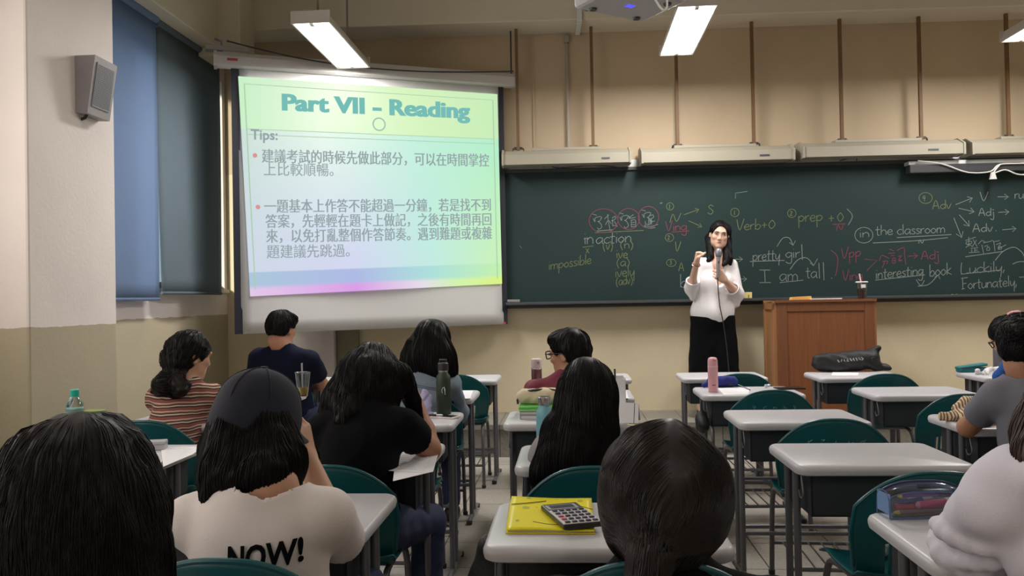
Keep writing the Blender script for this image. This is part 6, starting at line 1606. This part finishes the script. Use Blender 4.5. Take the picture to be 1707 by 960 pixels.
# desk A5: clear pencil case and what is in it
c0 = dz_(1536, 859); RZ = .10; CM = T(c0.x, c0.y, DZ) @ Rz(RZ)
t = thing('pencil_case', 'clear plastic pencil case full of pens on the nearest right desk', 'pencil case', (c0.x, c0.y, DZ), RZ)
L2, DD, HH = .098, .034, .084
def shell(a, b):
    x = -L2 + 2 * L2 * a; ang = PI * b
    hh = HH * (1 - .22 * abs(2 * a - 1) ** 3); bulge = 1 + .0 * a
    y = -DD * math.copysign(abs(math.cos(ang)) ** .6, math.cos(ang)); z = .002 + hh * math.sin(ang) ** .55
    return (x, y, z)
mb = MB(); mb.grid(shell, 18, 18); mb.add([(-L2, -DD, .002), (L2, -DD, .002), (L2, DD, .002), (-L2, DD, .002)], [(0, 1, 2, 3)])
for a in (0, 1): mb.add([shell(a, b / 18) for b in range(19)], [tuple(range(19))])
def film_(name, tint, al):
    m_ = bpy.data.materials.new(name); m_.use_nodes = True; n_, l_ = m_.node_tree.nodes, m_.node_tree.links; n_.remove(n_['Principled BSDF'])
    tr = n_.new('ShaderNodeBsdfTransparent'); tr.inputs[0].default_value = lin(tint); gl = n_.new('ShaderNodeBsdfGlossy'); gl.inputs['Roughness'].default_value = .12; gl.inputs[0].default_value = (.8, .85, .95, 1)
    nz_ = n_.new('ShaderNodeTexNoise'); nz_.inputs['Scale'].default_value = 14; fr = n_.new('ShaderNodeLayerWeight'); fr.inputs[0].default_value = .35
    ml = n_.new('ShaderNodeMath'); ml.operation = 'MULTIPLY_ADD'; ml.inputs[1].default_value = .5; ml.inputs[2].default_value = al; l_.new(fr.outputs['Fresnel'], ml.inputs[0])
    bp_ = n_.new('ShaderNodeBump'); bp_.inputs['Strength'].default_value = .25; l_.new(nz_.outputs[0], bp_.inputs['Height']); l_.new(bp_.outputs[0], gl.inputs['Normal'])
    mx_ = n_.new('ShaderNodeMixShader'); l_.new(ml.outputs[0], mx_.inputs[0]); l_.new(tr.outputs[0], mx_.inputs[1]); l_.new(gl.outputs[0], mx_.inputs[2]); l_.new(mx_.outputs[0], n_['Material Output'].inputs[0]); return m_
obj('film', mb, film('clear_film', (226, 230, 238), .08), t, smooth=True)
mb = MB()
for b in (.0, .22, .78, 1.0): mb.tube([shell(a / 18, b) for a in range(19)], .0014, 5)
for a in (0, 1): mb.tube([shell(a, b / 18) for b in range(19)], .0018, 5)
obj('piping', mb, mat('piping_blue', (86, 106, 150), .3, spec=.7), t)
mb = MB(); mb.tube([(shell(a / 18, .5)[0], 0, shell(a / 18, .5)[2] + .002) for a in range(19)], .003, 6); obj('zipper', mb, mat('zip_navy', (44, 56, 96), .5), t)
mb = MB(); mb.box(-L2 - .001, -L2 + .004, -DD * .9, DD * .9, .012, .062, .001); obj('blue_side', mb, mat('side_blue', (120, 152, 200), .5), t)
def pen(label, a, b, r, m, tipm=None, name='pen', capm=None):
    a, b = CM @ Vector(a), CM @ Vector(b); d = b - a; o = thing(name, label, 'pen', a); 
    mb = MB(); mb.tube([Vector(), d], r, 10); obj('barrel', mb, m, o, smooth=True)
    if tipm: mb = MB(); mb.tube([d, d * 1.05, d * 1.10], [r, r * .8, r * .3], 10); obj('tip', mb, tipm, o, smooth=True)
    if capm: mb = MB(); mb.tube([d * -.02, d * .16], r * 1.15, 10); obj('cap', mb, capm, o, smooth=True)
    return o
cm = lambda n, c: mat(n, c, .4, .05, 20)
KR = cm('kraft_barrel', (132, 104, 72)); 
pen('kraft-coloured pen with yellow ends at the bottom of the clear case', (.075, -.022, .020), (-.070, -.024, .016), .0055, KR, cm('yellow_end', (226, 198, 40)), capm=cm('yellow_end', 0))
pen('kraft-coloured pen with green ends at the bottom of the clear case', (.072, -.018, .009), (-.072, -.019, .007), .005, KR, cm('green_end', (56, 122, 62)), capm=cm('green_end', 0))
pen('thick pink highlighter with a cream band in the clear case', (.066, -.018, .038), (-.018, -.021, .032), .0095, cm('pink_gloss', (206, 62, 98)), cm('pink_pale_tip', (226, 140, 160)), 'highlighter', cm('cream_band', (214, 196, 170)))
pen('red felt pen lying behind the kraft pens in the clear case', (.03, -.008, .024), (-.074, -.010, .026), .008, cm('red_barrel', (186, 44, 50)))
pen('purple pen near the top of the clear case', (.046, .002, .053), (-.050, .002, .050), .0055, cm('purple_barrel', (96, 54, 140)), cm('yellow_end', 0))
pen('dark navy pen in the middle of the clear case', (.0, -.004, .042), (-.064, -.006, .034), .0062, cm('navy_barrel', (34, 38, 92)))
pen('white correction pen in the clear case', (.03, .006, .045), (-.03, .004, .043), .007, cm('white_barrel', (204, 196, 190)), name='correction_pen')
pen('dark violet pen at the right end of the clear case', (.078, .008, .050), (.02, .01, .048), .006, cm('violet_barrel', (70, 40, 78)))
# desk C1
p = dz_(1621, 620); t = thing('pencil_pouch', 'teal zip pouch lying open on the far right desk', 'pouch', p, .08); mb = MB(); mb.box(-.10, .10, -.035, .035, 0, .032, .010, seg=3); obj('body', mb, mat('teal_cloth', (30, 110, 116), .8, .1, 20), t, smooth=True)
mb = MB(); mb.box(-.10, .10, -.03, .038, .031, .050, .008, seg=3, M=Matrix.Rotation(-.12, 4, 'Y')); obj('flap', mb, _M['teal_cloth'], t, smooth=True); mb = MB(); mb.tube([(-.095, -.036, .03), (.095, -.036, .03)], .003, 6); obj('zipper', mb, M_DARK, t)
for i, (px, py) in enumerate(((1637, 625), (1656, 622))):
    p = dz_(px, py); S = Sculpt(); rg = random.Random(i + 20)
    for k in range(9): S.ell((rg.uniform(-.04, .04), rg.uniform(-.02, .02), .012 + rg.uniform(0, .022)), (rg.uniform(.012, .02), .012, .012), rot(rg.uniform(0, 90), rg.uniform(0, 60)), k=.004)
    S.build(.0035, .004, 120, i, cut=((Vector((0, 0, .001)), (0, 0, -1)),)); o = mesh_np('crumpled_tissue', S.P, S.Q, M_PAPER); o.location = p; tag(o, ('crumpled white tissue beside the teal pouch', 'crumpled white tissue before the dark bottle at the right edge')[i], 'tissue', 'crumpled tissues on the far right desk')
bottle('water_bottle', 'dark grey bottle standing at the right edge behind the tissues', 'bottle', 1664, 618, [(.027, 0), (.030, .004), (.030, .15), (.024, .165)], cm('bottle_grey', (92, 92, 100)), [(.024, .165), (.026, .168), (.026, .20), (.018, .206)], M_DARK)
# middle column
def exr(t):
    mb = MB(); mb.lathe([(.0335, .125), (.0345, .127), (.0345, .131), (.0335, .133)], 24); obj('ring', mb, M_CHROME, t, smooth=True)
    mb = MB(); mb.box(.004, .020, -.036, -.028, .155, .178, .003); obj('latch', mb, M_CHROME, t)
bottle('thermos_bottle', 'rose-brown metal tumbler with white lid left of the person in maroon', 'bottle', 895, 649, [(.030, 0), (.033, .004), (.033, .132)], mat('rose_steel', (126, 92, 92), .28, .05, 8, metal=.7), [(.033, .132), (.034, .15), (.034, .176), (.032, .188), (.024, .192)], cm('lid_pale', (206, 190, 188)), extra=exr)
p = dz_(893, 697); p.y = 3.95
for i, (w, h0, h1, m_, lab) in enumerate(((.21, .0, .020, cm('book_grey', (150, 150, 156)), 'grey paperback lowest in the stack below the green folder'), (.205, .021, .036, cm('book_white', (206, 204, 206)), 'white workbook in the stack below the green folder'))):
    t = thing('book', lab, 'book', (p.x + .03 + .004 * i, p.y, DZ + h0), .04 - .05 * i, 'books under the green folder'); mb = MB(); mb.box(-w / 2, w / 2, -.13, .13, .002, h1 - h0 - .002); obj('pages', mb, M_PAPER, t)
    mb = MB(); mb.box(-w / 2 - .003, w / 2, -.133, .133, h1 - h0 - .002, h1 - h0, .0005); mb.box(-w / 2 - .003, w / 2, -.133, .133, 0, .002, .0005); mb.box(-w / 2 - .003, -w / 2 - .001, -.133, .133, 0, h1 - h0); obj('cover', mb, m_, t)
t = thing('folder', 'clear green plastic folder on top of the books', 'folder', (p.x + .035, p.y - .0, DZ + .037), .02); mb = MB(); mb.box(-.115, .115, -.14, .14, 0, .022, .004); obj('body', mb, mat('green_film', (88, 176, 82), .25, .08, 10), t, smooth=True); mb = MB(); mb.box(-.114, .114, -.1425, -.139, .004, .009); obj('sheet_edge', mb, cm('lime_edge', (170, 220, 140)), t)
t = thing('pencil_pouch', 'cream canvas pouch with black zipper on the green folder', 'pouch', (p.x + .035, p.y - .02, DZ + .060), .0)
S = Sculpt(); S.ell((0, 0, .033), (.125, .050, .038), k=.02); S.cone((-.09, 0, .03), (.09, 0, .034), .03, .036, k=.03); S.build(.004, .003, 40, 6, cut=((Vector((0, 0, .001)), (0, 0, -1)),)); mesh_np('body', S.P, S.Q, mat('cream_canvas', (214, 200, 170), .9, .06, 30, .1, 200), t)
pS = S; mb = MB(); pts = []
for k in range(15):
    x = -.118 + .236 * k / 14; z = .066 * (1 - (x / .13) ** 4) - .002
    pts.append((x, -.022 + .01 * math.sin(k), max(.03, z + .004)))
mb.tube([(-.122, -.02, .0)] + [(-.124, -.02, .02)] + pts, .006, 6); obj('zipper', mb, M_DARK, t)
bottle('water_bottle', 'light blue water bottle with silver cap before the long black hair', 'bottle', 0, 0, [(.029, 0), (.032, .004), (.0325, .02), (.0325, .125), (.030, .145), (.021, .160), (.021, .168)], mat('light_blue_enamel', (126, 190, 206), .35, .06, 30), [(.024, .168), (.0245, .171), (.0245, .194), (.020, .198)], M_CHROME, p=Vector((at(908, 700, 3.07).x, 3.07, DZ)))
p = Vector((at(1031, 650, 3.90).x, 3.90, DZ)); t = thing('paper_carton', 'tall white paper carton with a black pen, right of the long black hair', 'carton', p, .1); mb = MB()
mb.box(-.030, .030, -.03, .03, 0, .002); mb.box(-.030, -.028, -.03, .03, 0, .185); mb.box(.028, .030, -.03, .03, 0, .185); mb.box(-.03, .03, -.03, -.028, 0, .178); mb.box(-.03, .03, .028, .03, 0, .19); obj('carton_wall', mb, M_PAPER, t); mb = MB(); mb.box(-.012, -.006, -.0312, -.030, .04, .13); obj('printed_mark', mb, cm('mark_grey', (150, 150, 160)), t)
mb = MB(); mb.tube([(p.x - .012, p.y, DZ + .01), (p.x - .016, p.y, DZ + .225)], .0045, 8); tag(obj('pen', mb, M_DARK), 'black pen standing in the tall white carton', 'pen')
p = Vector((at(1035, 690, 3.62).x, 3.74, DZ)); t = thing('desk_calendar', 'white tent-shaped card standing right of the long black hair', 'card', p, -.2); mb = MB(); mb.prism([(-.045, 0), (0, .085), (.045, 0), (.042, 0), (0, .081), (-.042, 0)], -.09, .07, 'y', Rz(PI / 2)); obj('card', mb, M_PAPER, t); mb = MB(); mb.tube([(.071, -.0, .083), (.071, -.044, .0)], .002, 5); obj('card_edge', mb, M_DARK, t)
m = bpy.data.materials.new('patterned_cloth'); m.use_nodes = True; _n, _l = m.node_tree.nodes, m.node_tree.links; _b = _n['Principled BSDF']; _b.inputs['Roughness'].default_value = .8; _v = _n.new('ShaderNodeTexVoronoi'); _v.inputs['Scale'].default_value = 24; _tc = _n.new('ShaderNodeTexCoord'); _l.new(_tc.outputs['Object'], _v.inputs['Vector'])
_r = _n.new('ShaderNodeValToRGB'); _e = _r.color_ramp.elements; _e[0].position = .2; _e[0].color = lin((216, 200, 150)); _e[1].position = .55; _e[1].color = lin((86, 70, 60)); _q = _e.new(.38); _q.color = lin((196, 160, 120)); _l.new(_v.outputs['Distance'], _r.inputs[0]); _l.new(_r.outputs[0], _b.inputs['Base Color'])
p = Vector((at(1062, 705, 3.05).x, 3.06, DZ)); t = thing('pencil_pouch', 'tan patterned pouch right of the long black hair', 'pouch', p, -.35); S = Sculpt(); S.ell((0, 0, .04), (.10, .042, .042), k=.02); S.cone((-.07, 0, .05), (.08, 0, .045), .034, .03, k=.03); S.build(.005, .003, 40, 8, cut=((Vector((0, 0, .001)), (0, 0, -1)),)); mesh_np('body', S.P, S.Q, m, t); mb = MB(); mb.tube([(-.09, -.01, .078), (0, -.012, .086), (.09, -.01, .072)], .004, 6); obj('zipper', mb, M_DARK, t)
sheet('paper_sheet', 'white paper on the desk right of the person in maroon', [(1033, 664), (1048, 664), (1044, 652), (1032, 652)])
# left of the aisle
def exg(t):
    mb = MB(); mb.tube([(-.016, 0, .252), (-.016, 0, .268), (.016, 0, .268), (.016, 0, .252)], .006, 8); obj('carry_loop', mb, M_DARK, t); mb = MB(); mb.tube([tuple((.006 + .008 * math.cos(a), -.0378, .12 + .016 * math.sin(a))) for a in [i * .5 for i in range(9)]], .0012, 4); mb.tube([(.014, -.037, .10), (.010, -.0378, .14)], .0012, 4); obj('logo', mb, M_PAPER, t)
bottle('flask', 'dark green steel flask standing on the desk beside the phone', 'bottle', 740, 690, [(.034, 0), (.0365, .004), (.0365, .175), (.034, .19), (.024, .203), (.0235, .212)], mat('olive_enamel', (42, 58, 44), .5, .08, 40, .05, 300), [(.0245, .217), (.0265, .219), (.0265, .252), (.022, .256)], M_DARK, extra=exg)
bt = [o for o in bpy.data.objects if o.name == 'flask'][0]; mb = MB(); mb.lathe([(.0238, .210), (.0245, .212), (.0245, .218), (.0238, .220)], 24); obj('steel_ring', mb, M_CHROME, bt, smooth=True)
p = dz_(742, 696); t = thing('smartphone', 'white smartphone lying face up beside the green flask', 'phone', p, 1.15); mb = MB(); mb.box(-.035, .035, -.07, .07, 0, .008, .003); obj('case', mb, cm('phone_rose', (222, 206, 206)), t, smooth=True); mb = MB(); mb.box(-.031, .031, -.055, .055, .0081, .0086); obj('screen', mb, mat('black_gloss', 0), t)
p = dz_(717, 696); t = thing('marker_pen', 'dark marker with white end beside the phone', 'marker', p, .2); mb = MB(); mb.tube([(-.05, 0, .008), (.03, 0, .008)], .008, 10); obj('barrel', mb, M_DARK, t, smooth=True); mb = MB(); mb.tube([(.03, 0, .008), (.055, 0, .008), (.062, 0, .008)], [.0075, .007, .003], 10); obj('cap', mb, M_PAPER, t, smooth=True)
p = dz_(707, 694); S = Sculpt(); S.chain([(-.03, 0, .02), (-.02, .01, .07), (.01, .0, .11), (.03, .01, .09)], [.03, .028, .022, .014], k=.01); S.chain([(.0, -.02, .015), (.02, -.01, .05), (.03, 0, .10)], [.025, .02, .014], k=.008); S.chain([(-.02, -.02, .015), (.04, -.03, .015)], [.02, .015], k=.01)
S.build(.004, .007, 55, 12, cut=((Vector((0, 0, .001)), (0, 0, -1)),)); o = mesh_np('crumpled_cloth', S.P, S.Q, mat('lilac_cloth', (172, 168, 204), .85, .08, 20, .1, 200)); o.location = p; tag(o, 'crumpled lilac cloth on the desk left of the green flask', 'cloth')
sheet('paper_sheet', 'white paper under the denim sleeve', [(762, 665), (784, 664), (789, 651), (766, 651)])
sheet('paper_sheet', 'upper white printed sheet below the bare elbow, beside the black top', [(640, 784), (704, 788), (716, 757), (652, 744)], z=DZ + .0026, lines=9)
sheet('paper_sheet', 'lower white sheet hanging over the desk edge below the bare elbow', [(655, 802), (722, 786), (732, 752), (660, 760)], z=DZ + .0012, curl=.0)
p = dz_(665, 742); t = thing('smartphone', 'red-edged dark phone lying above the printed sheets', 'phone', p, .5); mb = MB(); mb.box(-.035, .035, -.06, .06, 0, .008, .003); obj('case', mb, cm('case_red', (150, 60, 66)), t, smooth=True); mb = MB(); mb.box(-.031, .031, -.052, .052, .0081, .0086); obj('screen', mb, mat('black_gloss', 0), t)
p = Vector((at(528, 778, 2.36).x, 2.33, DZ)); t = thing('snack_box', 'small lime green packet beside the cap wearer\'s arm', 'packet', p, .3); mb = MB(); mb.box(-.03, .03, -.02, .02, 0, .075, .004); obj('body', mb, cm('lime_card', (128, 190, 60)), t)
# window column
p = dz_(505, 660); t = thing('drink_cup', 'clear plastic cup half full of yellow drink with a straw', 'cup', p)
mb = MB(); mb.lathe([(.029, 0), (.031, .004), (.046, .140), (.049, .142), (.0485, .145), (.0445, .142), (.0295, .006), (.0, .005)], 28, cap=False); obj('cup', mb, M_CLEAR, t, smooth=True)
mb = MB(); mb.lathe([(.0, .007), (.0285, .007), (.0345, .055), (.0, .055)], 24, cap=False); obj('drink', mb, mat('yellow_tea', (196, 158, 62), .15, .05, 20), t, smooth=True); mb = MB(); mb.tube([(.0, 0, .02), (-.004, 0, .20)], .0055, 8); obj('straw', mb, cm('straw_grey', (170, 170, 174)), t, smooth=True)
sheet('paper_sheet', 'white paper on the desk beside the person in navy', [(500, 642), (520, 641), (522, 634), (504, 635)])
pb = Vector((at(125, 700, 3.10).x, 3.10, DZ))
def exb(t):
    mb = MB(); mb.lathe([(.0335, .085), (.0338, .087), (.0338, .150), (.0325, .152)], 24); obj('paper_label', mb, mat('bottle_label', (186, 212, 196), .5, .35, 40), t, smooth=True); mb = MB(); mb.lathe([(.0, .004), (.030, .006), (.0318, .02), (.0318, .165), (.0, .165)], 20, cap=False); obj('water', mb, cm('bluish_drink', (150, 196, 190)), t, smooth=True)
bottle('plastic_bottle', 'clear drink bottle with a turquoise cap by the column', 'bottle', 0, 0, [(.030, 0), (.0335, .006), (.0335, .16), (.030, .185), (.017, .212), (.013, .218)], M_CLEAR, [(.0155, .212), (.016, .215), (.016, .238), (.013, .241)], cm('turquoise_cap', (38, 176, 160)), p=pb, extra=exb)
p = Vector((at(155, 700, 3.08).x, 3.08, DZ)); t = thing('lunch_box', 'lime green box with a white clasp behind the dark hair at left', 'box', p, .1); mb = MB(); mb.box(-.040, .040, -.035, .035, 0, .160, .008, seg=3); obj('body', mb, cm('lime_plastic', (128, 156, 52)), t, smooth=True); mb = MB(); mb.box(.012, .028, -.038, -.034, .135, .155, .002); obj('clasp', mb, M_PAPER, t); mb = MB(); mb.box(-.041, .041, -.036, .036, .128, .132); obj('lid_seam', mb, cm('olive_seam', (92, 112, 40)), t)
p = Vector((at(257, 745, 3.10).x, 3.10, DZ)); t = thing('pencil_box', 'flat grey box lying on the desk behind the dark hair at left', 'box', p, .25); mb = MB(); mb.box(-.045, .045, -.03, .03, 0, .035, .003); obj('body', mb, cm('box_grey', (178, 176, 180)), t); mb = MB(); mb.box(-.046, .046, -.031, .031, .022, .024); obj('lid_seam', mb, cm('seam_grey', (120, 120, 126)), t)
sheet('paper_sheet', 'printed white paper on the desk between striped shirt and cap', [(272, 778), (322, 757), (338, 744), (268, 745)], lines=8)
# desk E5: yellow folder and calculator
P4 = [(843, 886), (991, 887), (986, 833), (853, 830)]; Q4 = [atz(x, y, DZ + .006) for x, y in P4]; c_ = sum(Q4, Vector()) / 4
t = thing('plastic_folder', 'bright yellow plastic folder under the calculator', 'folder', (c_.x, c_.y, DZ)); Q4 = [q - Vector((c_.x, c_.y, DZ)) for q in Q4]
mb = MB(); lo = [Vector((q.x, q.y, .001)) for q in Q4]; mb.add(lo + [Vector((q.x, q.y, .003)) for q in Q4], [(0, 3, 2, 1), (4, 5, 6, 7), (0, 1, 5, 4), (1, 2, 6, 5), (2, 3, 7, 6), (3, 0, 4, 7)]); obj('back_cover', mb, mat('yellow_plastic', (240, 226, 20), .35, .04, 8, .03, 60), t)
mb = MB(); k = lambda q, s_: Vector((q.x * s_, q.y * s_, 0)); mb.add([k(q, .95) + Vector((0, 0, .0032)) for q in Q4] + [k(q, .95) + Vector((0, 0, .008)) for q in Q4], [(0, 3, 2, 1), (4, 5, 6, 7), (0, 1, 5, 4), (1, 2, 6, 5), (2, 3, 7, 6), (3, 0, 4, 7)]); obj('papers', mb, M_PAPER, t)
mb = MB(); mb.grid(lambda a, b: tuple(((Q4[0] * (1 - a) + Q4[1] * a) * (1 - b) + (Q4[3] * (1 - a) + Q4[2] * a) * b) * Vector((1, 1, 0)).length / math.sqrt(2) if False else (lambda q: (q.x, q.y, .0095 + .003 * math.sin(PI * b) * (1 - a) + .0015 * math.sin(5 * a + 2 * b)))((Q4[0] * (1 - a) + Q4[1] * a) * (1 - b) + (Q4[3] * (1 - a) + Q4[2] * a) * b)), 14, 12); fc = obj('front_cover', mb, _M['yellow_plastic'], t, smooth=True, solid=.0012)
def fp(a, b, e=.0035): q = (Q4[0] * (1 - a) + Q4[1] * a) * (1 - b) + (Q4[3] * (1 - a) + Q4[2] * a) * b; return Vector((q.x, q.y, .0095 + .003 * math.sin(PI * b) * (1 - a) + .0015 * math.sin(5 * a + 2 * b) + .001))
OL = mat('olive_spot', (170, 172, 20), .5); mb = MB()
for a, b, r in ((.2, .60, .045), (.22, .95, .03), (.12, .22, .025), (.86, .9, .035), (.9, .25, .03), (.33, .63, .012)):
    mb.add([fp(a + r * math.cos(i * PI / 10), b + r * 1.0 * math.sin(i * PI / 10)) for i in range(20)], [tuple(range(20))])
obj('printed_spots', mb, OL, fc)
mb = MB()
for pl in ([(.02, .70), (.2, .76), (.44, .88)], [(.02, .67), (.2, .73), (.44, .85)], [(.86, .72), (1.0, .62)], [(.3, .2), (.5, .14), (.75, .16)]): mb.tube([fp(*q) for q in smooth_path([(a, b, 0) for a, b in pl], 4)] if False else [fp(q.x, q.y) for q in smooth_path([(a, b, 0) for a, b in pl], 4)], .0008, 4)
obj('printed_lines', mb, M_DARK, fc)
# calculator
g4 = [atz(x, y, DZ + .022) for x, y in ((934, 881), (997, 874), (967, 837), (907, 841))]; cc = sum(g4, Vector()) / 4
ux = ((g4[1] - g4[0]) + (g4[2] - g4[3])).normalized(); ca = math.atan2(ux.y, ux.x); wq = ((g4[1] - g4[0]).length + (g4[2] - g4[3]).length) / 4; hq = ((g4[3] - g4[0]).length + (g4[2] - g4[1]).length) / 4
vy = ((g4[3] - g4[0]) + (g4[2] - g4[1])).normalized(); sk = vy.dot(ux)
t = thing('calculator', 'silver desk calculator with dark keys lying on the yellow folder', 'calculator', (cc.x, cc.y, DZ + .013), ca)
hq = min(hq, .10); mb = MB(); mb.box(-wq, wq, -hq, hq, 0, .013, .003); obj('body', mb, mat('calc_dark', (34, 32, 34), .4), t)
mb = MB(); mb.box(-wq + .002, wq - .002, -hq + .002, hq * .30, .0125, .0148, .001); obj('face_plate', mb, mat('calc_silver', (206, 202, 198), .35), t)
mb = MB(); mb.box(-wq + .006, wq - .012, hq * .42, hq * .84, .0128, .0140); o = obj('display_frame', mb, mat('calc_frame', (168, 168, 172), .4), t); mb = MB(); mb.box(-wq + .014, wq - .02, hq * .48, hq * .78, .0141, .0146); obj('display', mb, mat('lcd_dark', (70, 72, 80), .3), o)
mk, mk2 = mat('key_dark', (40, 40, 66), .45), mat('key_red', (176, 70, 100), .45)
for r_ in range(5):
    for c_i in range(5):
        x = -wq + .014 + (2 * wq - .028) * c_i / 4; y = -hq + .012 + (hq * 1.30 - .024) * r_ / 4.0
        mb = MB(); mb.box(x - .0062, x + .0062, y - .0052, y + .0052, .0148, .0182, .0012); obj('key', mb, mk2 if c_i == 0 and r_ in (1, 2) else mk, t)
# floor bag at the middle desk, bag on the hook, plastic bag on a seat
p = Vector((at(838, 930, 2.25).x, 2.20, 0)); t = thing('tote_bag', 'black bag slumped on the floor beside the yellow-folder desk', 'bag', p, .2)
bz = at(838, 900, 2.2).z
S = Sculpt(); S.ell((0, 0, bz * .5), (.11, .09, bz * .55), k=.04); S.cone((-.09, 0, bz * .7), (.08, .02, bz * .85), .035, .03, k=.04); S.cone((-.09, -.02, .05), (.1, -.02, .05), .06, .06, k=.05); S.ell((0, -.01, bz + .03), (.06, .035, .05), k=.02, sub=True)
S.build(.007, .008, 30, 14, cut=((Vector((0, 0, .001)), (0, 0, -1)),)); mesh_np('body', S.P, S.Q, _M['black_nylon'], t); 
mb = MB(); mb.tube(smooth_path([(.06, -.09, bz * .4), (.03, -.10, bz * .75), (.04, -.06, bz + .01), (.09, .0, bz + .02)]), .004, 6); obj('drawstring', mb, M_PAPER, t, smooth=True)
mb = MB(); a, b = at(843, 884, 2.2) - p, at(833, 908, 2.16) - p; mb.tube([a, (a + b) / 2, b], .007, 6); obj('strap', mb, mat('strap_white', (206, 204, 208), .7), t)
p = Vector((at(1174, 700, 4.72).x, 4.74, 0)); z0, z1 = at(1174, 722, 4.72).z, at(1174, 684, 4.72).z
t = thing('hanging_bag', 'black bag hanging at the side of the pink-bottle desk', 'bag', (p.x - .01, p.y, z0)); S = Sculpt(); S.cone((0, 0, .04), (0, 0, (z1 - z0) - .03), .034, .028, k=.03); S.ell((0, -.03, .05), (.035, .07, .05), k=.03); S.build(.005, .004, 40, 15); mesh_np('body', S.P, S.Q, _M['black_nylon'], t); mb = MB(); mb.tube([(0, -.03, z1 - z0 - .03), (0, -.01, z1 - z0 + .05), (0, .01, z1 - z0 - .03)], .004, 6); obj('strap', mb, _M['black_nylon'], t)
p = Vector((AX - .07, 2.74, .437)); S = Sculpt(); rg = random.Random(8)
for k in range(7): S.ell((rg.uniform(-.04, .04), rg.uniform(-.03, .03), .015 + rg.uniform(0, .022)), (.022, .02, .016), k=.008)
S.build(.004, .006, 90, 16, cut=((Vector((0, 0, .001)), (0, 0, -1)),)); o = mesh_np('plastic_bag', S.P, S.Q, mat('pale_film', (176, 184, 192), .3, .1, 30)); o.location = p; tag(o, 'crumpled pale plastic bag on the teal seat behind the pencil case', 'plastic bag')
